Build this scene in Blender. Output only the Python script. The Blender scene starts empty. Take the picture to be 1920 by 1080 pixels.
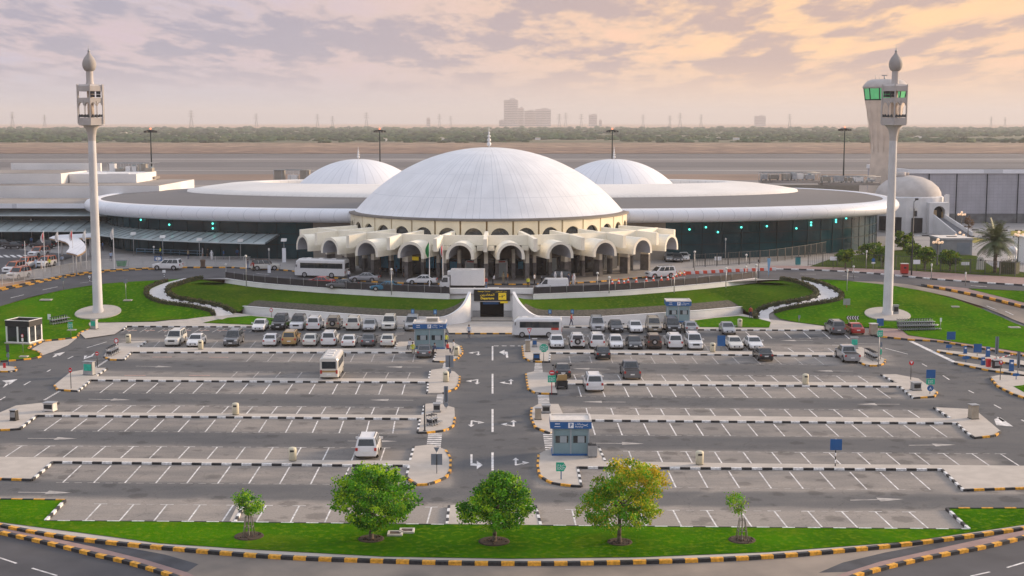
import bpy, bmesh, math, random
from mathutils import Vector, Matrix, noise as mnoise
R = random.Random(7)
rad = math.radians
sc = bpy.context.scene
COL = sc.collection

# ------------------------------------------------------------------ camera
F = 2600.0
CAM = Vector((0, 0, 28.7))
PITCH = math.atan((540 - 228) / F)
cp, sp = math.cos(PITCH), math.sin(PITCH)
cam_d = bpy.data.cameras.new('camera')
cam = bpy.data.objects.new('camera', cam_d)
COL.objects.link(cam)
cam.location = CAM
cam.rotation_euler = (math.pi / 2 - PITCH, 0, 0)
cam_d.sensor_width = 36
cam_d.lens = F / 1920 * 36
cam_d.clip_start = 1
cam_d.clip_end = 60000
sc.camera = cam

def ss(a, b, x):
    t = min(1, max(0, (x - a) / (b - a)))
    return t * t * (3 - 2 * t)

HT = 3.5                                   # level of the terminal forecourt above the car park
def T(x, y):
    """height of the ground"""
    k = ss(34, 47, abs(x + 2.8))
    a = 192 * k + 206 * (1 - k)
    b = 218 * k + 209 * (1 - k)
    return HT * ss(a, b, y)

def ray(px, py):
    dx, dy = (px - 960) / F, -(py - 540) / F
    return Vector((dx, cp + dy * sp, -sp + dy * cp))

def at(px, py, z):
    """where the line of sight through a pixel of the photo meets a level"""
    d = ray(px, py)
    t = (z - CAM.z) / d.z
    return CAM + d * t

def G(px, py):
    """where it meets the sloping ground"""
    d = ray(px, py)
    t0 = (0.0 - CAM.z) / d.z
    t1 = (HT - CAM.z) / d.z
    lo, hi = t1, t0
    for _ in range(40):
        m = (lo + hi) / 2
        p = CAM + d * m
        if p.z > T(p.x, p.y): lo = m
        else: hi = m
    return CAM + d * ((lo + hi) / 2)

def ppm(p):
    """photo pixels per metre at a point"""
    return F / (p.y * cp + (CAM.z - p.z) * sp)

# ------------------------------------------------------------------ materials
def srgb(r, g, b):
    f = lambda c: c / 12.92 if c <= .04045 else ((c + .055) / 1.055) ** 2.4
    return (f(r / 255), f(g / 255), f(b / 255))

MATS = {}
def mat(name, col, rough=.7, metal=0, var=.15, scale=1.0, col2=None, bump=0, bscale=None, emit=None, es=0, spec=.5, coat=0, coord='Object', detail=4):
    if name in MATS: return MATS[name]
    m = bpy.data.materials.new(name); m.use_nodes = True
    nt = m.node_tree; N = nt.nodes; L = nt.links
    b = N['Principled BSDF']
    b.inputs['Roughness'].default_value = rough
    b.inputs['Metallic'].default_value = metal
    b.inputs['Specular IOR Level'].default_value = spec
    b.inputs['Coat Weight'].default_value = coat
    b.inputs['Coat Roughness'].default_value = .08
    tc = N.new('ShaderNodeTexCoord')
    nz = N.new('ShaderNodeTexNoise'); nz.inputs['Scale'].default_value = scale; nz.inputs['Detail'].default_value = detail
    L.new(tc.outputs[coord], nz.inputs['Vector'])
    c1 = tuple(c * (1 - var) for c in col) if col2 is None else col
    c2 = tuple(min(1, c * (1 + var)) for c in col) if col2 is None else col2
    rp = N.new('ShaderNodeValToRGB')
    rp.color_ramp.elements[0].position = .36; rp.color_ramp.elements[1].position = .64
    rp.color_ramp.elements[0].color = (*c1, 1); rp.color_ramp.elements[1].color = (*c2, 1)
    L.new(nz.outputs['Fac'], rp.inputs['Fac'])
    L.new(rp.outputs['Color'], b.inputs['Base Color'])
    if bump:
        n2 = N.new('ShaderNodeTexNoise'); n2.inputs['Scale'].default_value = bscale or scale * 6; n2.inputs['Detail'].default_value = 3
        L.new(tc.outputs[coord], n2.inputs['Vector'])
        bp = N.new('ShaderNodeBump'); bp.inputs['Strength'].default_value = bump; bp.inputs['Distance'].default_value = .1
        L.new(n2.outputs['Fac'], bp.inputs['Height']); L.new(bp.outputs['Normal'], b.inputs['Normal'])
    if emit:
        b.inputs['Emission Color'].default_value = (*emit, 1); b.inputs['Emission Strength'].default_value = es
    MATS[name] = m
    return m

def seam_mat(name, col, seam, n_rad, width, rings=(), rough=.45, var=.05, scale=.25, metal=0, alt=None):
    """metal roof sheets: radial seams (every second one ending part way up) and ring seams, in object space"""
    m = mat(name, col, rough, metal, var, scale)
    nt = m.node_tree; N = nt.nodes; L = nt.links
    b = N['Principled BSDF']
    base = b.inputs['Base Color'].links[0].from_socket
    tc = N.new('ShaderNodeTexCoord'); sx = N.new('ShaderNodeSeparateXYZ'); L.new(tc.outputs['Object'], sx.inputs[0])
    def math_(op, a, bb=None, c=None):
        q = N.new('ShaderNodeMath'); q.operation = op
        for i, v in enumerate((a, bb, c)):
            if v is None: continue
            if isinstance(v, (int, float)): q.inputs[i].default_value = v
            else: L.new(v, q.inputs[i])
        return q.outputs[0]
    ang = math_('ARCTAN2', sx.outputs['Y'], sx.outputs['X'])
    r = math_('SQRT', math_('ADD', math_('MULTIPLY', sx.outputs['X'], sx.outputs['X']), math_('MULTIPLY', sx.outputs['Y'], sx.outputs['Y'])))
    def line(n):
        fr = math_('FRACT', math_('MULTIPLY', ang, n / (2 * math.pi)))
        d = math_('ABSOLUTE', math_('SUBTRACT', fr, .5))
        dist = math_('MULTIPLY', d, math_('MULTIPLY', r, 2 * math.pi / n))
        return math_('LESS_THAN', dist, width)
    tot = line(n_rad)
    if alt:
        n2, rmin = alt
        tot = math_('MAXIMUM', tot, math_('MULTIPLY', line(n2), math_('GREATER_THAN', r, rmin)))
    for rr in rings:
        tot = math_('MAXIMUM', tot, math_('LESS_THAN', math_('ABSOLUTE', math_('SUBTRACT', r, rr)), width * .8))
    mx = N.new('ShaderNodeMix'); mx.data_type = 'RGBA'
    L.new(tot, mx.inputs['Factor']); L.new(base, mx.inputs['A']); mx.inputs['B'].default_value = (*seam, 1)
    L.new(mx.outputs['Result'], b.inputs['Base Color'])
    return m

# ------------------------------------------------------------------ mesh building
class MB:
    def __init__(s): s.v = []; s.f = []; s.m = []; s.s = []
    def face(s, idx, m=0, sm=False): s.f.append(tuple(idx)); s.m.append(m); s.s.append(sm)
    def add(s, pts):
        i = len(s.v); s.v.extend([tuple(p) for p in pts]); return i
    def quad(s, a, b, c, d, m=0): i = s.add((a, b, c, d)); s.face((i, i + 1, i + 2, i + 3), m)
    def poly(s, pts, m=0): i = s.add(pts); s.face(range(i, i + len(pts)), m)
    def box(s, c, d, m=0, rot=0, top=None):
        """c = centre of the bottom, d = size; top = (sx, sy) of the upper face"""
        x, y, z = c; a, b, h = d[0] / 2, d[1] / 2, d[2]
        ta, tb = (top[0] / 2, top[1] / 2) if top else (a, b)
        cr, sr = math.cos(rot), math.sin(rot)
        P = []
        for (qa, qb, zz) in ((a, b, z), (ta, tb, z + h)):
            for (u, w) in ((-qa, -qb), (qa, -qb), (qa, qb), (-qa, qb)):
                P.append((x + u * cr - w * sr, y + u * sr + w * cr, zz))
        i = s.add(P)
        for q in ((0, 3, 2, 1), (4, 5, 6, 7), (0, 1, 5, 4), (1, 2, 6, 5), (2, 3, 7, 6), (3, 0, 4, 7)):
            s.face([i + k for k in q], m)
    def prism(s, poly, z0, z1, m=0, mt=None):
        n = len(poly)
        if sum(poly[k][0] * poly[(k + 1) % n][1] - poly[(k + 1) % n][0] * poly[k][1] for k in range(n)) < 0: poly = poly[::-1]
        f0 = (lambda p: z0) if not callable(z0) else (lambda p: z0(p[0], p[1]))
        f1 = (lambda p: z1) if not callable(z1) else (lambda p: z1(p[0], p[1]))
        i = s.add([(p[0], p[1], f0(p)) for p in poly] + [(p[0], p[1], f1(p)) for p in poly])
        for k in range(n): s.face((i + k, i + (k + 1) % n, i + n + (k + 1) % n, i + n + k), m)
        s.face(range(i + n, i + 2 * n), m if mt is None else mt)
        s.face(range(i + n - 1, i - 1, -1), m)
    def ext(s, poly, o, u, v, w, m=0):
        """outline poly in the plane (u, v) at o, pushed along the vector w"""
        o, u, v, w = Vector(o), Vector(u), Vector(v), Vector(w)
        n = len(poly)
        a = [o + u * p[0] + v * p[1] for p in poly]; b = [p + w for p in a]
        i = s.add(a + b)
        s.face(range(i + n - 1, i - 1, -1), m); s.face(range(i + n, i + 2 * n), m)
        for k in range(n): s.face((i + k, i + (k + 1) % n, i + n + (k + 1) % n, i + n + k), m)
    def tube(s, p0, p1, r0, r1=None, n=8, m=0, cap=True, sm=True):
        p0, p1 = Vector(p0), Vector(p1); r1 = r0 if r1 is None else r1
        d = (p1 - p0).normalized(); u = d.orthogonal().normalized(); w = d.cross(u)
        i = s.add([p0 + (u * math.cos(2 * math.pi * k / n) + w * math.sin(2 * math.pi * k / n)) * r0 for k in range(n)] +
                  [p1 + (u * math.cos(2 * math.pi * k / n) + w * math.sin(2 * math.pi * k / n)) * r1 for k in range(n)])
        for k in range(n): s.face((i + k, i + (k + 1) % n, i + n + (k + 1) % n, i + n + k), m, sm)
        if cap: s.face(range(i + n - 1, i - 1, -1), m); s.face(range(i + n, i + 2 * n), m)
    def lathe(s, prof, c=(0, 0, 0), n=24, m=0, a0=0, a1=2 * math.pi, sm=True, sx=1, sy=1, pw=None, ms=None):
        """prof = (radius, z) list; pw = exponent of a superellipse"""
        full = abs(a1 - a0 - 2 * math.pi) < 1e-6
        k_ = n if full else n + 1
        i = len(s.v)
        for (r, z) in prof:
            for k in range(k_):
                a = a0 + (a1 - a0) * k / n
                ca, sa = math.cos(a), math.sin(a)
                if pw:
                    e = (abs(ca) ** pw + abs(sa) ** pw) ** (-1 / pw); ca *= e; sa *= e
                rx, ry = (r, r) if not isinstance(r, tuple) else r
                s.v.append((c[0] + rx * sx * ca, c[1] + ry * sy * sa, c[2] + z))
        for j in range(len(prof) - 1):
            mm = m if ms is None else ms[j]
            for k in range(n):
                k2 = (k + 1) % k_ if full else k + 1
                s.face((i + j * k_ + k, i + j * k_ + k2, i + (j + 1) * k_ + k2, i + (j + 1) * k_ + k), mm, sm)
    def loft(s, rings, m=0, closed=True, cap=True, sm=False):
        n = len(rings[0]); i = len(s.v)
        for r in rings: s.add(r)
        for j in range(len(rings) - 1):
            for k in range(n if closed else n - 1):
                k2 = (k + 1) % n
                s.face((i + j * n + k, i + j * n + k2, i + (j + 1) * n + k2, i + (j + 1) * n + k), m, sm)
        if cap and closed: s.face(range(i + n - 1, i - 1, -1), m); s.face(range(i + (len(rings) - 1) * n, i + len(rings) * n), m)
    def ball(s, c, r, m=0, n=10, sq=1):
        s.lathe([(max(1e-4, r * math.sin(math.pi * j / 6)), -r * sq * math.cos(math.pi * j / 6)) for j in range(7)], c, n, m)
    def mesh(s, name, mats, off=(0, 0, 0)):
        me = bpy.data.meshes.new(name)
        o = off
        me.from_pydata([(a - o[0], b - o[1], c - o[2]) for a, b, c in s.v], [], s.f)
        for mm in (mats if isinstance(mats, (list, tuple)) else [mats]): me.materials.append(mm)
        me.polygons.foreach_set('material_index', s.m)
        me.polygons.foreach_set('use_smooth', s.s)
        me.update()
        return me
    def build(s, name, mats, parent=None, off=(0, 0, 0), loc=None):
        return link(name, s.mesh(name, mats, off), parent, loc)

def link(name, data, parent=None, loc=None, rot=None):
    o = bpy.data.objects.new(name, data); COL.objects.link(o)
    if parent is not None: o.parent = parent
    if loc is not None: o.location = loc
    if rot is not None: o.rotation_euler = (0, 0, rot)
    return o

def tag(o, label, cat=None, group=None, kind=None):
    o['label'] = label
    if cat: o['category'] = cat
    if group: o['group'] = group
    if kind: o['kind'] = kind
    return o

def root(name, label, cat, loc=(0, 0, 0), rot=0, group=None):
    o = bpy.data.objects.new(name, None); COL.objects.link(o)
    o.empty_display_size = .3
    o.location = loc; o.rotation_euler = (0, 0, rot)
    return tag(o, label, cat, group)

def kids(o): return [c for c in o.children]

def dup(src, loc, rot=None, label=None, scale=None):
    """a copy of a thing, its parts and their sub-parts"""
    def cp_(o, par):
        c = o.copy(); COL.objects.link(c)
        if par is not None: c.parent = par
        for ch in kids(o): cp_(ch, c)
        return c
    r = cp_(src, None); r.location = loc
    if rot is not None: r.rotation_euler = (0, 0, rot)
    if scale is not None: r.scale = (scale, scale, scale)
    if label: r['label'] = label
    return r

def text_mesh(name, s, size, m, parent, loc, align='CENTER', bold=0, ext=.01, rot=None, sx=1):
    """flat raised lettering that stands in the local x-z plane facing -y"""
    cu = bpy.data.curves.new(name, 'FONT'); cu.body = s; cu.size = size; cu.align_x = align; cu.align_y = 'CENTER'
    cu.extrude = ext; cu.offset = bold; cu.resolution_u = 3
    t = bpy.data.objects.new(name, cu); COL.objects.link(t)
    bpy.context.view_layer.update()
    me = bpy.data.meshes.new_from_object(t.evaluated_get(bpy.context.evaluated_depsgraph_get()))
    bpy.data.objects.remove(t); bpy.data.curves.remove(cu)
    me.transform(Matrix.Diagonal((sx, 1, 1, 1)))
    me.transform(Matrix.Rotation(math.pi / 2, 4, 'X'))
    me.materials.clear(); me.materials.append(m)
    me.name = name
    return link(name, me, parent, loc, rot)

# ------------------------------------------------------------------ draped sheets
def catmull(pts, n=6, closed=False):
    P = [Vector(p) for p in pts]; out = []
    m = len(P)
    for i in range(m if closed else m - 1):
        if closed: a, b, c, d = P[i - 1], P[i], P[(i + 1) % m], P[(i + 2) % m]
        else:
            a = P[max(0, i - 1)]; b = P[i]; c = P[i + 1]; d = P[min(m - 1, i + 2)]
        for k in range(n):
            t = k / n
            out.append(.5 * ((2 * b) + (c - a) * t + (2 * a - 5 * b + 4 * c - d) * t * t + (3 * b - a - 3 * c + d) * t ** 3))
    if not closed: out.append(P[-1])
    return out

def px(*pts): return [G(*p) for p in pts]

def drape(name, poly, off, m, label, lmax=3.0, kind='structure', zf=T, parent=None):
    bm = bmesh.new()
    vs = [bm.verts.new((p[0], p[1], 0)) for p in poly]
    f = bm.faces.new(vs)
    if f.calc_area() and f.normal.z < 0: f.normal_flip()
    bm.normal_update()
    if f.normal.z < 0: f.normal_flip()
    bmesh.ops.triangulate(bm, faces=bm.faces[:])
    for _ in range(8):
        long_ = [e for e in bm.edges if e.calc_length() > lmax]
        if not long_: break
        bmesh.ops.subdivide_edges(bm, edges=long_, cuts=1, use_grid_fill=False)
        bmesh.ops.triangulate(bm, faces=bm.faces[:])
    for v in bm.verts: v.co.z = zf(v.co.x, v.co.y) + off
    bmesh.ops.recalc_face_normals(bm, faces=bm.faces[:])
    if sum(f.normal.z for f in bm.faces) < 0: bmesh.ops.reverse_faces(bm, faces=bm.faces[:])
    me = bpy.data.meshes.new(name); bm.to_mesh(me); bm.free(); me.materials.append(m)
    o = link(name, me, parent)
    if parent is None: tag(o, label, kind=kind)
    return o

def ribbon(mb, pts, w, off, m=0, zf=T):
    """strip of width w along points"""
    P = [Vector((p[0], p[1], 0)) for p in pts]
    rows = []
    for i, p in enumerate(P):
        d = (P[min(i + 1, len(P) - 1)] - P[max(i - 1, 0)]).normalized(); nrm = Vector((-d.y, d.x, 0))
        a, b = p + nrm * w / 2, p - nrm * w / 2
        rows.append(((a.x, a.y, zf(a.x, a.y) + off), (b.x, b.y, zf(b.x, b.y) + off)))
    for i in range(len(rows) - 1): mb.quad(rows[i][1], rows[i + 1][1], rows[i + 1][0], rows[i][0], m)

def resample(pts, step):
    P = [Vector((p[0], p[1], 0)) for p in pts]
    out = [P[0].copy()]; carry = 0
    for i in range(len(P) - 1):
        d = P[i + 1] - P[i]; l = d.length
        if l < 1e-6: continue
        t = step - carry
        while t <= l + 1e-9:
            out.append(P[i] + d * (t / l)); t += step
        carry = (carry + l) % step if (carry + l) >= step else carry + l
    if (out[-1] - P[-1]).length > step * .3: out.append(P[-1])
    return out

M_KW = mat('kerb_white', (.72, .72, .71), .6, var=.24, scale=5)
M_KB = mat('kerb_black', (.022, .022, .024), .6, var=.5, scale=5)
M_KY = mat('kerb_yellow', (.74, .36, .03), .6, var=.26, scale=5)
def kerb(pts, scheme='w', seg=.85, w=.2, h=.17, zf=T, name='kerb', parent=None, label=None, gap=0):
    """painted kerb stones along a line of points on the ground"""
    mb = MB()
    S = resample(pts, seg)
    for i in range(len(S) - 1):
        a, b = S[i], S[i + 1]; d = (b - a)
        if d.length < 1e-3: continue
        n = Vector((-d.y, d.x, 0)).normalized() * w / 2
        hh = h + (.004 if i % 2 else 0) + R.uniform(-.006, .006)
        za, zb = zf(a.x, a.y), zf(b.x, b.y)
        q = [(a + n, za), (a - n, za), (b - n, zb), (b + n, zb)]
        k = mb.add([(p.x, p.y, z - .1) for p, z in q] + [(p.x, p.y, z + hh) for p, z in q])
        for fc in ((0, 3, 2, 1), (4, 5, 6, 7), (0, 1, 5, 4), (1, 2, 6, 5), (2, 3, 7, 6), (3, 0, 4, 7)): mb.face([k + t for t in fc], i % 2)
    o = mb.build(name, [M_KB, M_KW if scheme == 'w' else M_KY], parent)
    if parent is None: tag(o, label or 'black and %s painted kerb stones' % ('white' if scheme == 'w' else 'yellow'), kind='structure')
    return o
# ------------------------------------------------------------------ world, sun, haze
SUN_AZ, SUN_EL = rad(68), rad(13)           # azimuth clockwise from the line of sight
SUN_DIR = Vector((math.sin(SUN_AZ) * math.cos(SUN_EL), math.cos(SUN_AZ) * math.cos(SUN_EL), math.sin(SUN_EL)))
W = bpy.data.worlds.new('World'); sc.world = W; W.use_nodes = True
def build_world():
    nt = W.node_tree; N = nt.nodes; L = nt.links
    bg = N['Background']; bg.inputs['Strength'].default_value = .12
    sky = N.new('ShaderNodeTexSky'); sky.sky_type = 'NISHITA'; sky.sun_disc = False
    sky.sun_elevation = SUN_EL; sky.sun_rotation = SUN_AZ; sky.dust_density = 3; sky.ozone_density = 1.5
    tc = N.new('ShaderNodeTexCoord'); sx = N.new('ShaderNodeSeparateXYZ'); L.new(tc.outputs['Generated'], sx.inputs[0])
    def mt(op, a, b=None, c=None, cl=False):
        q = N.new('ShaderNodeMath'); q.operation = op; q.use_clamp = cl
        for i, v in enumerate((a, b, c)):
            if v is None: continue
            if isinstance(v, (int, float)): q.inputs[i].default_value = v
            else: L.new(v, q.inputs[i])
        return q.outputs[0]
    def mr(v, a, b, c=0, d=1, smooth=True):
        q = N.new('ShaderNodeMapRange'); q.interpolation_type = 'SMOOTHSTEP' if smooth else 'LINEAR'
        L.new(v, q.inputs['Value'])
        for k, x in (('From Min', a), ('From Max', b), ('To Min', c), ('To Max', d)): q.inputs[k].default_value = x
        return q.outputs['Result']
    def mix(f, a, b, mode='MIX'):
        q = N.new('ShaderNodeMix'); q.data_type = 'RGBA'; q.blend_type = mode; q.clamp_factor = True
        for k, v in (('Factor', f), ('A', a), ('B', b)):
            if isinstance(v, (int, float)): q.inputs[k].default_value = v
            elif isinstance(v, tuple): q.inputs[k].default_value = (*v, 1)
            else: L.new(v, q.inputs[k])
        return q.outputs['Result']
    z = mt('MAXIMUM', sx.outputs['Z'], 0)
    den = mt('ADD', z, .075)
    u = mt('DIVIDE', sx.outputs['X'], den); v = mt('MULTIPLY', mt('DIVIDE', sx.outputs['Y'], den), .36)
    cb = N.new('ShaderNodeCombineXYZ'); L.new(u, cb.inputs['X']); L.new(v, cb.inputs['Y'])
    def nz(scale, detail, rough, off, dist=0.0):
        mp = N.new('ShaderNodeMapping'); mp.inputs['Location'].default_value = off; L.new(cb.outputs[0], mp.inputs['Vector'])
        q = N.new('ShaderNodeTexNoise'); q.inputs['Scale'].default_value = scale; q.inputs['Detail'].default_value = detail
        q.inputs['Roughness'].default_value = rough; q.inputs['Distortion'].default_value = dist
        L.new(mp.outputs[0], q.inputs['Vector']); return q.outputs['Fac']
    n1 = nz(1.9, 8, .55, (4.6, 2.3, 0), 0)
    n2 = nz(5.2, 8, .66, (11.3, 2.2, 4))
    n3 = nz(.55, 3, .5, (5.3, 1.2, 9))
    dens = mt('ADD', mt('MULTIPLY', n1, .68), mt('MULTIPLY', n2, .32))
    fade = mr(sx.outputs['Z'], .010, .045)
    cloud = mt('MULTIPLY', mr(dens, .465, .545), fade)
    thin = mt('MULTIPLY', mr(dens, .40, .50), fade)
    # glow around the low sun behind the cloud on one side
    vm = N.new('ShaderNodeVectorMath'); vm.operation = 'DOT_PRODUCT'; L.new(tc.outputs['Generated'], vm.inputs[0]); vm.inputs[1].default_value = SUN_DIR
    warm = mr(vm.outputs['Value'], .15, .58)
    k = SKY_K
    c = lambda r, g, b, f=1.0: tuple(x * k * f for x in srgb(r, g, b))
    clear = mix(warm, c(200, 193, 211), c(255, 203, 154, 1.22))
    clear = mix(mt('MULTIPLY', mr(n3, .46, .62), .3), clear, c(246, 200, 190))
    low = mix(warm, c(203, 198, 208), c(240, 210, 188))
    base = mix(mr(sx.outputs['Z'], .008, .055), low, clear)
    cshade = mix(warm, c(168, 166, 184), c(196, 172, 170))
    cedge = mix(warm, c(214, 196, 198), c(246, 208, 172))
    s1 = mix(mt('MULTIPLY', thin, .75), base, cedge)
    s2 = mix(mt('MULTIPLY', cloud, .85), s1, cshade)
    # overhead the veil of cloud is thinner and brighter, the clear sky shows through it
    up = mr(sx.outputs['Z'], .09, .42)
    bright = mix(mt('MULTIPLY', cloud, .5), c(204, 206, 216, ZEN), c(194, 190, 196, ZEN * .8))
    s3 = mix(up, s2, bright)
    fin = mix(mt('MULTIPLY', mr(sx.outputs['Z'], .1, .5), .35), s3, sky.outputs['Color'])
    fin = mix(mr(sx.outputs['Z'], -.02, -.0005), c(170, 150, 135, .6), fin)
    L.new(fin, bg.inputs['Color'])
SKY_K = 4.9
ZEN = 1.85
build_world()
sl = bpy.data.lights.new('sun', 'SUN'); sl.energy = 3.1; sl.angle = rad(11); sl.color = (1.0, .74, .50)
so = link('sun', sl); so.rotation_euler = (-SUN_DIR).to_track_quat('-Z', 'Y').to_euler()
sc.view_settings.view_transform = 'Standard'; sc.view_settings.look = 'None'
sc.view_settings.gamma = 1; sc.view_settings.exposure = .78
sc.cycles.use_denoising = True
try: sc.cycles.denoiser = 'OPENIMAGEDENOISE'
except Exception: pass
sc.cycles.max_bounces = 6; sc.cycles.diffuse_bounces = 3; sc.cycles.glossy_bounces = 3; sc.cycles.transmission_bounces = 3
sc.cycles.volume_bounces = 0; sc.cycles.transparent_max_bounces = 8

FAR = 15000.0
hm = bpy.data.materials.new('haze_air'); hm.use_nodes = True
hn = hm.node_tree.nodes; hn.remove(hn['Principled BSDF'])
pv = hn.new('ShaderNodeVolumePrincipled'); pv.inputs['Color'].default_value = (.93, .91, .92, 1)
pv.inputs['Density'].default_value = .00012; pv.inputs['Anisotropy'].default_value = .1
hm.node_tree.links.new(pv.outputs[0], hn['Material Output'].inputs['Volume'])
mb = MB(); mb.box((0, FAR / 2 - 200, -3.0), (FAR * 2 + 400, FAR + 900, 158))
tag(mb.build('haze', hm), 'pale hazy air over the airfield', kind='stuff')

# ------------------------------------------------------------------ ground
M_sand = mat('desert_sand', srgb(176, 140, 112), .9, var=.2, scale=.02, detail=8, bump=.2, bscale=.3)
def build_ground():
    mb = MB()
    ys = [-150, 0, 40, 70, 100, 130, 160] + [180 + 2 * i for i in range(26)] + [240, 260, 300, 400, 600, 1000, 1600, 2500, 4000, 6000, 9000, FAR]
    xs = [-FAR, -4000, -2000, -1000, -500, -300, -200, -150, -120, -100, -80, -65] + [-56 + 2 * i for i in range(54)] + [60, 80, 100, 120, 150, 200, 300, 500, 1000, 2000, 4000, 8000, FAR]
    i0 = mb.add([(x, y, T(x, y) - .25 - (3 if abs(x + 2.8) < 54 and 199 < y < 223 else 0)) for y in ys for x in xs]); n = len(xs)
    for j in range(len(ys) - 1):
        for i in range(n - 1): mb.face((i0 + j * n + i, i0 + j * n + i + 1, i0 + (j + 1) * n + i + 1, i0 + (j + 1) * n + i), 0, True)
    tag(mb.build('ground', M_sand), 'flat sandy ground reaching the horizon', kind='structure')
build_ground()

# ---- asphalt of the car park: dusty in the bays, dark where tyres run
M_asph = bpy.data.materials.new('car_park_asphalt'); M_asph.use_nodes = True
def build_asph():
    nt = M_asph.node_tree; N = nt.nodes; L = nt.links; b = N['Principled BSDF']
    b.inputs['Roughness'].default_value = .85; b.inputs['Specular IOR Level'].default_value = .3
    at_ = N.new('ShaderNodeAttribute'); at_.attribute_name = 'wear'
    tc = N.new('ShaderNodeTexCoord')
    def nz(scale, detail, rough=.55, st=(1, 1, 1)):
        mp = N.new('ShaderNodeMapping'); mp.inputs['Scale'].default_value = st; L.new(tc.outputs['Object'], mp.inputs['Vector'])
        q = N.new('ShaderNodeTexNoise'); q.inputs['Scale'].default_value = scale; q.inputs['Detail'].default_value = detail; q.inputs['Roughness'].default_value = rough
        L.new(mp.outputs[0], q.inputs['Vector']); return q.outputs['Fac']
    def mt(op, a, bb, cl=False):
        q = N.new('ShaderNodeMath'); q.operation = op; q.use_clamp = cl
        for i, v in enumerate((a, bb)):
            if isinstance(v, (int, float)): q.inputs[i].default_value = v
            else: L.new(v, q.inputs[i])
        return q.outputs[0]
    big = nz(.09, 7, .6); mid = nz(.5, 6, .6, (.35, 1, 1)); fine = nz(6, 3)
    w = mt('ADD', at_.outputs['Fac'], mt('MULTIPLY', mt('SUBTRACT', big, .5), .7))
    w = mt('ADD', w, mt('MULTIPLY', mt('SUBTRACT', mid, .5), .75), True)
    rp = N.new('ShaderNodeValToRGB'); e = rp.color_ramp.elements
    e[0].position = 0; e[0].color = (.315, .282, .25, 1); e[1].position = 1; e[1].color = (.088, .091, .097, 1)
    q = e.new(.45); q.color = (.143, .139, .136, 1)
    L.new(w, rp.inputs['Fac'])
    mx = N.new('ShaderNodeMix'); mx.data_type = 'RGBA'; mx.blend_type = 'MULTIPLY'; mx.inputs['Factor'].default_value = 1
    sp_ = N.new('ShaderNodeMapRange'); L.new(fine, sp_.inputs['Value']); sp_.inputs['From Min'].default_value = .3; sp_.inputs['From Max'].default_value = .7; sp_.inputs['To Min'].default_value = .86; sp_.inputs['To Max'].default_value = 1.1
    L.new(rp.outputs['Color'], mx.inputs['A']); L.new(sp_.outputs['Result'], mx.inputs['B'])
    vo = N.new('ShaderNodeTexVoronoi'); vo.inputs['Scale'].default_value = .42; L.new(tc.outputs['Object'], vo.inputs['Vector'])
    sc_ = N.new('ShaderNodeSeparateColor'); L.new(vo.outputs['Color'], sc_.inputs[0])
    rd = mt('MULTIPLY', sc_.outputs[0], .3); f_ = mt('ADD', vo.outputs['Distance'], mt('MULTIPLY', mt('SUBTRACT', nz(2.2, 4), .5), .5))
    st_ = N.new('ShaderNodeMapRange'); st_.interpolation_type = 'SMOOTHSTEP'; L.new(mt('SUBTRACT', f_, rd), st_.inputs['Value']); st_.inputs['From Min'].default_value = -.02; st_.inputs['From Max'].default_value = .14; st_.inputs['To Min'].default_value = .68
    cr = N.new('ShaderNodeTexVoronoi'); cr.feature = 'DISTANCE_TO_EDGE'; cr.inputs['Scale'].default_value = .085
    dm = N.new('ShaderNodeVectorMath'); dm.operation = 'ADD'; L.new(tc.outputs['Object'], dm.inputs[0]); nn = N.new('ShaderNodeTexNoise'); nn.inputs['Scale'].default_value = .35; nn.inputs['Detail'].default_value = 5; L.new(tc.outputs['Object'], nn.inputs['Vector'])
    vs = N.new('ShaderNodeVectorMath'); vs.operation = 'SCALE'; vs.inputs['Scale'].default_value = 7; L.new(nn.outputs['Color'], vs.inputs[0]); L.new(vs.outputs[0], dm.inputs[1]); L.new(dm.outputs[0], cr.inputs['Vector'])
    ck = N.new('ShaderNodeMapRange'); L.new(cr.outputs['Distance'], ck.inputs['Value']); ck.inputs['From Max'].default_value = .008; ck.inputs['To Min'].default_value = .74
    m2 = N.new('ShaderNodeMix'); m2.data_type = 'RGBA'; m2.blend_type = 'MULTIPLY'; m2.inputs['Factor'].default_value = 1
    L.new(mx.outputs['Result'], m2.inputs['A']); L.new(mt('MULTIPLY', st_.outputs[0], ck.outputs[0]), m2.inputs['B']); L.new(m2.outputs['Result'], b.inputs['Base Color'])
    MATS['car_park_asphalt'] = M_asph
build_asph()

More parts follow.
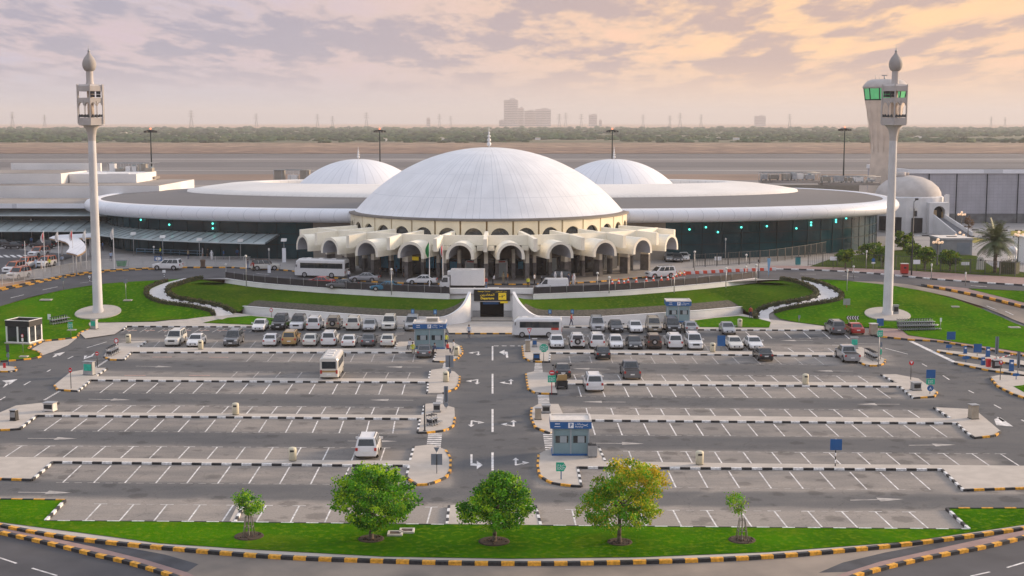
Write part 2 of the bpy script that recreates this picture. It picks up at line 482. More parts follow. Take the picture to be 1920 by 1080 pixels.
def proj(x, y, z):
    d = Vector((x, y, z)) - CAM
    zc = d.y * cp - d.z * sp; yc = d.y * sp + d.z * cp
    return 960 + F * d.x / zc, 540 - F * yc / zc
def band(v, a, b, s): return ss(a - s, a + s, v) * (1 - ss(b - s, b + s, v))
def wear_at(x, y):
    u, v = proj(x, y, 0)
    dv = .017 * (u - 460) if u < 923 else .013 * (u - 1400)
    w = v - dv
    if u < 900: A = [(617, 636, 3), (679, 698, 4), (739, 759, 4), (812, 836, 5), (909, 936, 6)]
    else: A = [(626, 643, 3), (684, 701, 4), (746, 764, 4), (820, 844, 5), (924, 950, 6)]
    k = max(band(w, a, b, s) for a, b, s in A)
    lx = ss(180 - (v - 640) * 1.15, 250 - (v - 640) * 1.15, u)      # lanes round the bays are dark too
    rx = 1 - ss(1620 + (v - 640) * 1.0, 1690 + (v - 640) * 1.0, u)
    c = band(u, 852, 1000, 16) if v < 925 else 0
    k = max(k, 1 - min(lx, rx) if v < 930 else 0, c)
    k = .22 + .62 * k
    k -= .34 * ss(870, 975, v) * (1 - abs(u - 960) / 1500)
    for (cx, cy, rr) in ARCS:                                        # turning tyre tracks
        d = abs(math.hypot(x - cx, y - cy) - rr); k -= .22 * max(0, 1 - d / .35)
    return k
ARCS = []
for (a, b) in (((560, 960), 9), ((700, 1000), 11), ((1040, 985), 8), ((1560, 990), 12), ((1650, 1000), 9), ((620, 985), 10)):
    p = at(a[0], a[1], 0); ARCS.append((p.x, p.y, b))
def build_lot():
    mb = MB(); x0, x1, y0, y1, st = -124, 128, 62, 203, 1.0
    nx, ny = int((x1 - x0) / st) + 1, int((y1 - y0) / st) + 1
    mb.add([(x0 + i * st, y0 + j * st, T(x0 + i * st, y0 + j * st)) for j in range(ny) for i in range(nx)])
    for j in range(ny - 1):
        for i in range(nx - 1): mb.face((j * nx + i, j * nx + i + 1, (j + 1) * nx + i + 1, (j + 1) * nx + i))
    me = mb.mesh('car_park', M_asph)
    a = me.attributes.new('wear', 'FLOAT', 'POINT')
    a.data.foreach_set('value', [wear_at(v[0], v[1]) for v in mb.v])
    tag(link('car_park', me), 'grey dusty asphalt of the car park in front of the terminal', kind='structure')
build_lot()

# ---- islands between the rows of bays
M_pave = mat('concrete_paving', (.47, .425, .375), .85, var=.07, scale=.8, detail=6)
def island(poly, kerbs, label, h=.15):
    mb = MB(); P = [at(a, b, 0) for a, b in poly]
    mb.prism([(p.x, p.y) for p in P], -.1, h)
    o = mb.build('traffic_island', M_pave)
    tag(o, label, kind='structure')
    for scheme, pts in kerbs: kerb([at(a, b, 0) for a, b in pts], scheme, parent=o, zf=lambda x, y: 0, h=h + .02)
    return o
ISL = [
 # left side, from the far row to the near one
 ([(246,662),(232,676),(207,676),(194,670),(205,655),(222,646),(245,642),(276,641),(258,653),(500,655),(748,656),(740,654),(746,643),(800,641),(852,645),(864,651),(868,662),(857,675),(835,680),(812,679),(818,662.5),(768,662),(500,661.5)],
  [('w',[(250,662),(768,662.5),(818,662.5)]),('w',[(246,662),(232,676)]),('y',[(232,676),(207,676),(194,670)]),('w',[(276,641),(258,653)]),('w',[(812,679),(818,664)]),('y',[(812,679),(835,680),(857,675),(868,662),(864,651)]),('w',[(746,643),(740,655)])]),
 ([(170,714.5),(146,735),(107,732),(102,724),(132,700),(175,692),(201,692),(181,706),(180,708),(500,711),(804,712.5),(807,696),(830,693),(852,699),(862,708),(860,720),(855,730),(830,739),(801,739),(803,718.5),(500,717)],
  [('w',[(170,714.5),(500,717),(803,718.5)]),('w',[(170,714.5),(146,735)]),('y',[(146,735),(107,732),(102,724)]),('w',[(201,692),(181,706)]),('w',[(801,739),(803,719)]),('y',[(830,739),(855,730),(861,720),(862,708)]),('w',[(807,696),(804,712)])]),
 ([(69,781),(37,806),(10,808),(-30,808),(-30,790),(0,776),(30,763),(95,756),(110,757),(82,775),(500,778.5),(792,781),(796,760),(820,758),(852,767),(853,785),(850,800),(838,808),(800,813),(783,812),(788,787.5),(500,784.5)],
  [('w',[(69,781),(500,784.5),(788,787.5)]),('w',[(69,781),(37,806)]),('y',[(37,806),(10,808),(-30,808)]),('w',[(110,757),(82,775)]),('w',[(783,812),(788,788)]),('y',[(783,813),(800,813),(838,808),(850,800),(853,785)]),('w',[(796,760),(792,780)])]),
 ([(99,868.5),(60,902),(0,900),(-60,898),(-60,860),(0,859.5),(500,865),(769,867),(776,840),(810,836),(835,846),(845,862),(844,886),(835,898),(805,910),(780,911),(762,896),(767,875.5),(500,873)],
  [('w',[(99,868.5),(500,873),(767,875.5)]),('w',[(99,868.5),(60,902)]),('y',[(60,902),(0,900),(-60,898)]),('w',[(762,896),(767,876)]),('w',[(776,840),(769,866)]),('y',[(762,897),(780,911),(805,910),(835,898),(844,886),(845,862),(835,846)])]),
 # right side
 ([(1032,663),(1030,680),(995,679),(982,672),(979,650),(997,641),(1027,648),(1032,657),(1300,660),(1570,663),(1590,660),(1577,652),(1615,653),(1660,676),(1658,683),(1647,687),(1625,687),(1612,681),(1583,669),(1300,666)],
  [('w',[(1030,663),(1300,666),(1583,669)]),('w',[(1030,680),(1032,664)]),('y',[(1030,680),(995,679),(982,672),(979,650)]),('y',[(1612,681),(1625,687),(1647,687),(1658,683),(1660,676)]),('w',[(1583,669),(1612,681)])]),
 ([(1062,721.5),(1040,722),(1045,740),(1005,739),(990,731),(986,702),(1000,699),(1030,701),(1038,714),(1300,717),(1683,720),(1675,717),(1652,704),(1680,704),(1722,712),(1757,737),(1752,745),(1712,748),(1687,726.5),(1300,723.5)],
  [('w',[(1050,721.5),(1300,723.5),(1687,726.5)]),('y',[(1045,740),(1005,739),(990,731),(986,702)]),('w',[(1687,726.5),(1712,748)]),('w',[(1652,704),(1675,717)]),('y',[(1712,748),(1752,745),(1757,737)])]),
 ([(1055,790),(1056,802),(1030,814),(1003,803),(995,784),(997,767),(1010,760),(1047,760),(1056,779),(1300,782),(1788,787),(1782,786),(1751,766),(1827,770),(1850,789),(1876,811),(1865,819),(1827,823),(1810,811),(1794,795.5),(1400,792.5)],
  [('w',[(1100,790),(1400,792.5),(1794,795.5)]),('y',[(1030,814),(1003,803),(995,784),(997,767)]),('w',[(1794,795.5),(1810,811),(1827,823)]),('w',[(1751,766),(1782,786)]),('y',[(1827,823),(1865,819),(1876,811)])]),
 ([(1083,878.5),(1090,914),(1060,912),(1032,907),(1012,895),(1008,875),(1010,854),(1030,844),(1070,838),(1122,840),(1135,868),(1400,872),(1766,875),(1990,877),(1990,915),(1806,921),(1766,882.5),(1400,880.5)],
  [('w',[(1083,878.5),(1400,880.5),(1766,882.5)]),('w',[(1083,878.5),(1090,914)]),('y',[(1090,914),(1060,912),(1032,907),(1012,895),(1008,875),(1010,854)]),('w',[(1766,882.5),(1806,921)]),('y',[(1806,921),(1990,915)]),('w',[(1122,840),(1135,868)])]),
]
for i, (poly, ks) in enumerate(ISL):
    island(poly, ks, ('pale paved island %s' % ['beside the kiosk at the far left row','between the second and third bay rows on the left','between the third and fourth bay rows on the left','at the near left bay row','at the far right bay row','between the second and third bay rows on the right','between the third and fourth bay rows on the right','carrying the nearest blue kiosk'][i]))
# small islands by the entrances
island([(-40,688),(10,688),(28,690),(32,696),(20,698),(-40,698)], [('y',[(-40,698),(20,698),(32,696),(28,690)])], 'small paved island at the left entrance lane')
island([(842,951),(890,948),(960,948),(1004,951),(1014,988),(838,986)], [('w',[(842,951),(838,986)]),('w',[(1004,951),(1014,988)])], 'paved island behind the middle tree')
island([(447,948),(458,948),(441,981),(430,981)], [('w',[(458,948),(441,981)])], 'narrow paved island beside the left sapling')

# ---- painted lines
M_paint = mat('road_paint', (.66, .64, .62), .7, var=.3, scale=1.5, detail=6)
M_paint_old = mat('worn_road_paint', (.40, .375, .35), .75, var=.25, scale=1.5, detail=6)
M_paint_red = mat('faded_red_paint', (.42, .27, .22), .75, var=.2, scale=1.5)
def stripe(mb, a, b, w=.11, z=.006, m=0):
    a = Vector((a[0], a[1], 0)); b = Vector((b[0], b[1], 0)); d = (b - a).normalized(); n = Vector((-d.y, d.x, 0)) * w / 2
    mb.quad(*[(p.x, p.y, T(p.x, p.y) + z) for p in (a - n, b - n, b + n, a + n)], m)
ROWS = [ # tops: x0, dx, y_at_first, y_at_last ; bottoms ; count ; which end is the open one
 (41,52.35,836,840, 7.5,54.3,858.5,864.5, 14,'t'), (152,55.85,872.5,877, 117.5,58.1,905,909, 11,'b'),
 (115,48.1,785,790, 82.5,50.3,808,813, 14,'b'), (155,45.6,760,764, 131,47,776,780, 14,'t'),
 (212,42.1,718,721, 187,43.6,737,740, 14,'b'), (445,40.5,697,699, 432,41.4,709.5,711.5, 9,'t'), (476,37.7,663.5,664.5, 462,39.0,678,679, 9,'b'),
 (189,62.0,945,951, 159,64.1,977,984, 11,'t'),
 (1179,53.6,846,851, 1188,55.8,870,875, 14,'t'), (1139,56.85,882,886, 1148,59.7,913,919, 11,'b'),
 (1099,46.4,765,769, 1104,48.0,782.5,786, 14,'t'), (1109,48.8,793,797, 1116,50.8,816,820, 14,'b'),
 (1076,41.0,702.5,705, 1082,42.2,716,719, 14,'t'), (1084,43.0,725,728, 1090,44.6,744,747, 14,'b'), (1067,38.3,667.5,670, 1070,39.6,680.5,684, 13,'b'),
 (1072.5,63.2,955.5,960, 1080.5,66.2,988,992.5, 11,'t'),
 (1398,36.0,622,623, 1411,36.4,634,635.5, 6,'b'), (1440,37.5,652.5,653, 1453,37.8,661.5,662.5, 4,'t'),
 (300,36.0,639,640, 287,36.3,652,653, 14,'t'), (1065,36.5,643,646, 1068,37.2,655,658, 11,'t'),
]
def build_lines():
    mb = MB()
    for (x0, dx, ya, yb, x1, dx1, yc, yd, n, op) in ROWS:
        for k in range(n):
            t = k / max(1, n - 1)
            a = at(x0 + dx * k, ya + (yb - ya) * t, 0); b = at(x1 + dx1 * k, yc + (yd - yc) * t, 0)
            faint = (ya in (667.5, 663.5, 697, 639, 643))
            stripe(mb, a, b, .12, .006, 1 if faint else 0)
            e = a if op == 't' else b
            hz = Vector((1, .0, 0)); w = .5
            stripe(mb, e - hz * w, e + hz * w, .1, .012, 1 if (faint or op == 'b') else 0)
            if k < n - 1:
                t2 = (k + .5) / max(1, n - 1)
                q = at(x0 + dx * (k + .5), ya + (yb - ya) * t2, 0) if op == 't' else at(x1 + dx1 * (k + .5), yc + (yd - yc) * t2, 0)
                stripe(mb, q - hz * .3, q + hz * .3, .09, .006, 1)
    tag(mb.build('parking_lines', [M_paint, M_paint_old]), 'white painted bay lines of the car park', kind='structure')
    # disabled bays: red bars and hatching along the far left row
    m2 = MB()
    for k in range(8):
        a = at(240 + k * 34, 623, 0); b = at(252 + k * 34, 616, 0); stripe(m2, a, b, .14); stripe(m2, at(228 + k * 34, 623, 0), at(241 + k * 34, 616, 0), .14)
    for k in range(7): 
        c = at(247 + k * 34, 619.5, 0); stripe(m2, c - Vector((.7, 0, 0)), c + Vector((.7, 0, 0)), .5, .006, 1)
    for (cx, cy) in ((304, 669.5), (410, 670), (253, 704), (374, 704)):
        c = at(cx, cy, 0); stripe(m2, c - Vector((1.2, 0, 0)), c + Vector((1.2, 0, 0)), .35, .006, 1)
    for (x_, w_) in ((748, 18), (1100, 20)):
        c0, c1 = at(x_, 627, 0), at(x_ + 8, 615, 0)
        for k in range(9):
            p = c0.lerp(c1, k / 8); stripe(m2, p - Vector((.65, 0, 0)), p + Vector((.65, 0, 0)), .16)
    tag(m2.build('disabled_bay_markings', [M_paint_old, M_paint_red]), 'faded white and red markings of the disabled bays', kind='structure')
    # centre road
    m3 = MB()
    for (ya, yb) in ((649, 676), (701, 738), (767, 810), (848, 882)): stripe(m3, at(923.5, ya, 0), at(923.5, yb, 0), .2)
    for k in range(4): stripe(m3, at(926 + k * 15, 648.5, 0), at(935 + k * 15, 648.7, 0), .3)
    for (pts) in (((20,743,0,752),(45,716,57,722)[::-1]), ):
        pass
    for (a, b, c, d) in ((45,722,57,715),(88,697,95,693),(127,673,137,668),(163,652,200,641),(0,750,10,744),(1729,682,1738,687),(1768,704,1780,712),(1816,732,1826,737),(1864,759,1877,766),(1660,653,1702,664),(1915,787,1935,797),(1560,647,1600,648)):
        stripe(m3, at(a, b, 0), at(c, d, 0), .16, .006, 0)
    for (a, b, c, d, n) in ((112,733,82,751,9),(203,674,175,692,9)):
        for k in range(n):
            t = k / n; t2 = (k + .6) / n
            stripe(m3, at(a + (c - a) * t, b + (d - b) * t, 0), at(a + (c - a) * t2, b + (d - b) * t2, 0), .3)
    stripe(m3, at(1708, 640, 0), at(1790, 679, 0), .6, .006, 0)
    # give-way line of the left exit, long white stripes
    for (a, b, c, d) in ((205, 636, 300, 637), (1565, 643, 1650, 645), (1010, 653, 1080, 655)): stripe(m3, at(a, b, 0), at(c, d, 0), .14, .006, 1)
    tag(m3.build('lane_lines', [M_paint, M_paint_old]), 'white dashed lane lines of the car park roads', kind='structure')
    # zebra crossings
    def zebra(a0, a1, b0, b1, n, label):
        z = MB()
        A0, A1, B0, B1 = (at(*a0, 0), at(*a1, 0), at(*b0, 0), at(*b1, 0))
        for k in range(n):
            t = (k + .3) / n; stripe(z, A0.lerp(B0, t), A1.lerp(B1, t), .42)
        tag(z.build('zebra_crossing', M_paint), label, kind='structure')
    zebra((832, 681), (846, 681), (829, 693), (843, 693), 6, 'white zebra crossing beside the far left islands')
    zebra((820, 740), (832, 740), (816, 760), (830, 760), 8, 'white zebra crossing between the left islands')
    zebra((803, 813), (829, 813), (799, 841), (826, 841), 8, 'white zebra crossing beside the near left island')
    zebra((1003, 681), (1016, 681), (1001, 699), (1018, 699), 7, 'white zebra crossing beside the far right islands')
    zebra((1008, 741), (1029, 741), (1010, 762), (1031, 762), 8, 'white zebra crossing between the right islands')
    zebra((1018, 814), (1037, 814), (1023, 846), (1037, 846), 8, 'white zebra crossing beside the nearest kiosk')
build_lines()

# ---- arrows on the road
def arrow(ptsets, label, m=None):
    z = MB()
    for poly in ptsets: z.poly([(p.x, p.y, .010) for p in poly])
    tag(z.build('road_arrow', m or M_paint), label, kind='structure')
def straight(x0, y0, x1, y1, hw=.55, hl=2.0, w=.09):
    a, b = at(x0, y0, 0), at(x1, y1, 0); d = (b - a).normalized(); n = Vector((-d.y, d.x, 0))
    h = b - d * hl
    return [[a + n * w, a - n * w, h - n * w, h + n * w][::-1], [h + n * hw, h - n * hw, b][::-1] if True else None]
for (q, lb) in (((775,750.5,692,750),'long white arrow pointing left in the third aisle on the left'),((792,688.5,722,688),'long white arrow pointing left in the second aisle on the left'),
        ((742,631,664,631.5),'long white arrow pointing left between the parked cars'),((52,822,145,822.5),'long white arrow pointing right in the near left aisle'),((34,923,135,924),'white arrow pointing right by the near left lawn'),
        ((166,748.5,245,750),'white arrow pointing right in the third left aisle'),((255,686.5,324,688),'white arrow pointing right in the second left aisle'),
        ((1110,831,1208,832),'white arrow pointing right beside the nearest kiosk'),((1704,835,1792,834),'white arrow pointing right in the near right aisle'),((1594,938,1695,936),'white arrow pointing right in the nearest right aisle'),
        ((1687,758,1606,758),'white arrow pointing left in the third right aisle'),((1600,696,1528,695.5),'white arrow pointing left in the second right aisle'),((1524,638.5,1463,638.5),'white arrow pointing left in the far right aisle'),
        ((1173,754,1092,753.5),'white arrow pointing left behind the white four by four'),((1143,692.5,1073,691),'white arrow pointing left behind the black saloon'),((652,827,745,827.5),'white arrow pointing right behind the near white four by four')):
    arrow(straight(*q), lb, M_paint_old)
def px_arrow(polys, label): arrow([[at(a, b, 0) for a, b in P][::-1] for P in polys], label)
def two_way(cx, cy, s, label, side, down):
    s *= .8
    """double arrow: a stem with one head ahead and one to the side"""
    c = at(cx, cy, 0); k = s
    def A(pts): return [Vector((c.x + side * a * k, c.y + (-b if down else b) * k, 0)) for a, b in pts]
    P = [[(-.12, -1.5), (.12, -1.5), (.12, 1.2), (-.12, 1.2)], [(-.42, 1.1), (.42, 1.1), (0, 2.4)], [(.12, -1.5), (1.0, -.7), (1.0, -.2), (.12, -1.0)], [(.85, -1.2), (1.7, -.15), (.85, .6)]]
    out = []
    for p in P:
        q = A(p)
        if sum(q[i].x * q[(i + 1) % len(q)].y - q[(i + 1) % len(q)].x * q[i].y for i in range(len(q))) < 0: q = q[::-1]
        out.append(q)
    arrow(out, label)
two_way(897, 662, .95, 'white double arrow at the far end of the centre road, left lane', -1, True)
two_way(895, 715, .95, 'white double arrow in the left lane beside the second island', -1, True)
two_way(884, 793, .92, 'white double arrow in the left lane beside the third island', 1, True)
two_way(958, 717, .95, 'white double arrow in the right lane beside the second island', -1, False)
two_way(963, 795, .92, 'white double arrow in the right lane beside the third island', -1, False)
two_way(967, 867, .85, 'worn white double arrow in the right lane near the kiosk', 1, False)
px_arrow([[(882,852),(886,852),(886,868),(882,868)],[(882,868),(895,870),(895,874),(882,873)],[(894,864),(905,872),(894,880)]], 'white right turn arrow near the front trees')
px_arrow([[(945,659),(952,660),(953,671),(949,671),(948,664),(945,663)],[(936,660.5),(946,656),(946,666)]], 'white left turn arrow at the head of the right lane')
px_arrow([[(98,670),(104,665),(108,664),(106,668)],[(100,664),(122,660),(112,667)]], 'white turning arrow in the left exit lane beside the black kiosk')
px_arrow([[(5,727),(12,718),(17,716),(14,722)],[(4,714),(33,711),(18,721)]], 'white turning arrow in the left lane beside the islands')
px_arrow([[(156,674),(166,668),(170,667),(178,661),(174,668)],[(158,667),(164,667),(157,674)]], 'small white arrow in the inner left lane')
px_arrow([[(1864,786),(1876,783),(1900,800),(1868,797)],[(1868,782),(1872,782),(1885,790),(1880,791)]], 'white turning arrow in the lane at the far right edge')
# ------------------------------------------------------------------ lawns, paths, roads
def grass_mat(name, dark, mid, tip):
    m = mat(name, dark, .95, var=.2, scale=.12, col2=mid, bump=.5, bscale=5, spec=0, detail=7)
    nt = m.node_tree; N = nt.nodes; L = nt.links; b = N['Principled BSDF']
    base = b.inputs['Base Color'].links[0].from_socket
    tc = N.new('ShaderNodeTexCoord'); q = N.new('ShaderNodeTexNoise'); q.inputs['Scale'].default_value = 2.2; q.inputs['Detail'].default_value = 5
    L.new(tc.outputs['Object'], q.inputs['Vector'])
    r = N.new('ShaderNodeMapRange'); r.inputs['From Min'].default_value = .5; r.inputs['From Max'].default_value = .72; L.new(q.outputs['Fac'], r.inputs['Value'])
    x = N.new('ShaderNodeMix'); x.data_type = 'RGBA'; L.new(r.outputs[0], x.inputs['Factor']); L.new(base, x.inputs['A']); x.inputs['B'].default_value = (*tip, 1)
    q2 = N.new('ShaderNodeTexNoise'); q2.inputs['Scale'].default_value = .09; q2.inputs['Detail'].default_value = 6; q2.inputs['Roughness'].default_value = .65; L.new(tc.outputs['Object'], q2.inputs['Vector'])
    r2 = N.new('ShaderNodeMapRange'); r2.inputs['From Min'].default_value = .54; r2.inputs['From Max'].default_value = .74; r2.inputs['To Max'].default_value = .75; L.new(q2.outputs['Fac'], r2.inputs['Value'])
    y = N.new('ShaderNodeMix'); y.data_type = 'RGBA'; L.new(r2.outputs[0], y.inputs['Factor']); L.new(x.outputs['Result'], y.inputs['A']); y.inputs['B'].default_value = (.13, .165, .012, 1)
    L.new(y.outputs['Result'], b.inputs['Base Color'])
    return m
M_grass = grass_mat('lawn_grass', (.032, .108, .003), (.060, .180, .003), (.13, .21, .008))
M_bank = grass_mat('bank_grass', (.036, .085, .005), (.062, .130, .006), (.11, .14, .015))
M_road = mat('road_asphalt', (.085, .083, .088), .85, var=.16, scale=.25, detail=8, spec=.3)
M_road2 = mat('dusty_road_asphalt', (.17, .15, .132), .88, scale=.14, col2=(.33, .275, .225), detail=9, spec=.3)
M_patch = mat('fresh_asphalt', (.07, .072, .08), .85, var=.2, scale=.6, spec=.3)
M_pink = mat('pink_paving', (.30, .20, .18), .85, var=.1, scale=1.2, detail=6)
M_fpave = mat('forecourt_paving', (.30, .285, .275), .8, var=.1, scale=.3, detail=6)
M_path = mat('pale_path', (.60, .58, .57), .8, var=.06, scale=1)
M_white = mat('white_render', (.82, .81, .80), .7, var=.05, scale=.5, detail=6)
M_soil = mat('planting_soil', (.085, .075, .055), .95, var=.35, scale=3)

drape('lawn', px((-40,938),(0,940),(122,940.5),(85,979),(430,981.5),(838,986.5),(1014,988),(1400,991.5),(1817,995),(1775,956),(1960,956),(1960,981),(1920,987),(1700,1019),(1440,1038.5),(1200,1048),(960,1051),(720,1047),(480,1034),(300,1022),(160,1003),(0,982),(-40,976)), .14, M_grass, 'bright green lawn along the near edge of the car park')
drape('pavement', px((-40,975),(0,981),(160,1002),(300,1021),(480,1033),(720,1046),(960,1050),(1200,1047),(1440,1037.5),(1700,1018),(1920,986),(1960,980),(1960,985),(1920,993),(1700,1023),(1440,1046),(1200,1056),(960,1059),(720,1055),(480,1044),(200,1019),(75,1002),(0,988),(-40,981)), .10, M_pave, 'narrow paved strip between the front lawn and its yellow kerb')
drape('front_road', px((-60,975),(0,988),(75,1002),(200,1019),(480,1044),(720,1055),(960,1059),(1200,1056),(1440,1046),(1700,1023),(1920,993),(1980,984),(1980,1110),(960,1130),(-60,1110)), .004, M_road2, 'dusty service road below the front lawn')
drape('asphalt_patch', px((85,1005),(160,1015),(240,1027),(310,1040),(372,1058),(352,1072),(312,1074),(300,1060),(240,1046),(170,1027)), .008, M_patch, 'dark patch of fresh asphalt at the left of the service road')
drape('asphalt_patch', px((1925,996),(1850,1003),(1760,1017),(1660,1036),(1580,1055),(1535,1074),(1600,1072),(1680,1049),(1770,1030),(1850,1010),(1925,1000)), .008, M_patch, 'dark strip of fresh asphalt at the right of the service road')
kerb(catmull(px((-60,977),(0,988.5),(75,1003),(200,1020),(480,1045),(720,1055.5),(960,1060),(1200,1057),(1440,1047),(1700,1023.5),(1920,994),(1980,984)), 8), 'y', .86, .32, .24, label='black and yellow kerb curving along the front lawn')
drape('pavement', px((-40,984),(0,992),(95,1011),(175,1028),(275,1053),(350,1076),(385,1092),(350,1092),(292,1073),(235,1056),(185,1045),(125,1030),(75,1018),(0,1002),(-40,994)), .11, M_pink, 'pink block paving strip at the lower left corner')
kerb(catmull(px((-40,993),(2,1002),(75,1018),(125,1030),(185,1045),(235,1056),(292,1073),(340,1089),(370,1100)), 8), 'y', .80, .32, .24, label='black and yellow kerb beside the dark road at the lower left')
drape('road', px((-60,995),(2,1003),(75,1019),(185,1046),(292,1074),(370,1101),(380,1125),(-60,1125)), .02, M_road, 'dark main road at the lower left corner')
drape('pavement', px((1960,987),(1920,997),(1860,1009),(1760,1031),(1650,1056),(1580,1078),(1550,1092),(1590,1092),(1615,1079),(1690,1059),(1765,1043),(1840,1029),(1920,1010),(1960,1001)), .11, M_pink, 'pink block paving strip at the lower right corner')
kerb(catmull(px((1590,1090),(1615,1080),(1690,1060),(1765,1044),(1840,1030),(1920,1011),(1960,1002)), 8), 'y', .80, .32, .24, label='black and yellow kerb beside the dark road at the lower right')
drape('road', px((1590,1092),(1615,1081),(1690,1061),(1765,1045),(1840,1031),(1920,1012),(1980,1000),(1980,1125),(1570,1125)), .02, M_road, 'dark main road at the lower right corner')
mb = MB()
for q in (((-2,1046),(31,1057)),((60,1066),(107,1080)),((1888,1065),(1921,1055)),((1820,1081),(1856,1073))):
    a, b = px(*q); stripe(mb, a, b, .16, .03)
tag(mb.build('road_dashes', M_paint), 'white lane dashes on the main road corners', kind='structure')
# kerbs of the front lawn against the bays
kerb(px((85,979.5),(430,982),(838,987)), 'w', .9, .12, .16, label='black and white kerb along the near left bays')
kerb(px((1014,988.5),(1400,992),(1817,995.5)), 'w', .9, .12, .16, label='black and white kerb along the near right bays')
kerb(px((122,941),(85,979.5)), 'w', .9, .2, .2, label='black and white kerb at the end of the near left bays')
kerb(px((1775,956.5),(1817,995.5)), 'w', .9, .2, .2, label='black and white kerb at the end of the near right bays')
kerb(px((-40,938.5),(122,941)), 'y', .86, .16, .2, label='black and yellow kerb on top of the near left lawn')
kerb(px((1775,956.5),(1960,956.5)), 'y', .86, .16, .2, label='black and yellow kerb on top of the near right lawn')

# left lawn with its minaret
LAWN_L = px((-60,602),(-60,592),(0,576),(60,559),(120,545),(200,533),(300,526.5),(345,524),(318,530),(290,540),(277,550),(278,559),(292,567),(330,574),(378,581),(398,588),(400,594),(350,599.5),(287,604),(190,606),(168,606),(165,611),(172,616),(150,624),(142,633),(80,640),(52,653),(70,660),(76,668),(57,673.5),(0,678),(-60,682))
drape('lawn', LAWN_L, .13, M_grass, 'bright green lawn around the left minaret')
kerb(catmull(px((172,617),(150,625),(142,634),(107,638),(80,641),(53,654),(71,661),(77,669),(57,674),(0,679),(-60,683)), 5), 'y', .9, .22, .18, label='black and yellow kerb around the lawn by the black kiosk')
drape('pavement', px((145,634),(110,639),(82,642),(60,655),(77,668),(100,660),(128,648)), .05, M_pave, 'paved apron beside the left lawn')
drape('pavement', px((165,606),(190,606.5),(290,605),(350,600),(400,593),(420,586),(458,590),(530,595.5),(600,601.5),(700,608),(836,612),(880,604),(966,604),(1000,611),(1120,611),(1235,604),(1320,598),(1392,590),(1440,600),(1500,607),(1552,614),(1552,620),(1310,619),(1060,613.5),(966,615),(962,626),(842,626),(838,617),(740,615.5),(480,613.5),(237,613),(215,628),(160,636),(150,626),(172,617)), .11, M_pave, 'pale pavement between the car park and the white retaining walls')
kerb(px((230,620),(237,613),(480,614),(740,616),(838,617.5)), 'w', .85, .2, .17, label='black and white kerb behind the far left cars')
kerb(px((842,626.5),(962,626.5)), 'y', .85, .2, .17, label='black and yellow kerb in front of the underpass')
kerb(px((966,615),(1060,614),(1310,619.5),(1552,620.5)), 'w', .85, .2, .17, label='black and white kerb behind the far right cars')
drape('lawn', px((380,607),(420,598),(470,594),(530,600),(590,606),(600,611),(480,611)), .16, M_grass, 'small wedge of lawn at the left wall')
drape('lawn', px((1302,603),(1340,598),(1385,594),(1425,600),(1445,606),(1442,616),(1312,615)), .16, M_grass, 'small wedge of lawn beside the far right kiosk')
# right lawn
LAWN_R = px((1500,526),(1560,526),(1620,531),(1680,538),(1740,549),(1790,562),(1840,580),(1880,597),(1925,615),(1980,634),(1980,672),(1920,662),(1860,653),(1780,641),(1704,630),(1688,618),(1655,616),(1552,613),(1497,606),(1462,599),(1450,590),(1500,579),(1548,570),(1578,560),(1568,548),(1545,538))
drape('lawn', LAWN_R, .13, M_grass, 'bright green lawn around the right minaret')
drape('lawn', px((1815,543),(1870,545.5),(1980,549),(1980,584),(1920,569),(1860,554)), .15, M_grass, 'triangle of lawn between the two roads at the right edge')
drape('pavement', px((1645,616),(1688,618),(1702,630),(1780,641),(1860,653),(1980,673),(1980,680),(1920,668),(1830,653),(1760,641),(1704,638),(1640,630)), .09, M_pink, 'pink pavement along the lower edge of the right lawn')
kerb(catmull(px((1640,631),(1704,638),(1760,641.5),(1830,653),(1880,661.5),(1920,668.5),(1980,680)), 4), 'y', .95, .22, .2, label='black and yellow kerb along the exit lanes, upper line')
for (pl, kb, lb) in (
  (((1757,657),(1850,667),(1920,679),(1980,690),(1980,696),(1920,687),(1840,674),(1757,660)), ((1980,697),(1920,687.5),(1840,674.5),(1757,660.5)), 'narrow island between the upper exit lanes'),
  (((1790,679),(1850,688),(1925,700),(1980,709),(1980,716),(1925,706),(1850,695),(1790,682)), ((1980,716.5),(1925,706.5),(1850,695.5),(1790,682.5)), 'narrow island between the lower exit lanes'),
  (((1857,709),(1875,705),(1980,712),(1980,764),(1925,749),(1900,741),(1870,726)), ((1980,764),(1925,749),(1900,741),(1870,726),(1857,710)), 'paved corner island at the right edge')):
    o = tag((lambda m_: m_.build('traffic_island', M_pave))((lambda m_: (m_.prism([(q.x, q.y) for q in px(*pl)], lambda x, y: T(x, y) - .2, lambda x, y: T(x, y) + .15), m_)[1])(MB())), lb, kind='structure')
    kerb(px(*kb), 'y', .95, .22, .19, parent=o)
drape('lawn', px((1900,727),(1940,722),(1980,722),(1980,756),(1925,741)), .17, M_grass, 'small patch of lawn on the corner island')

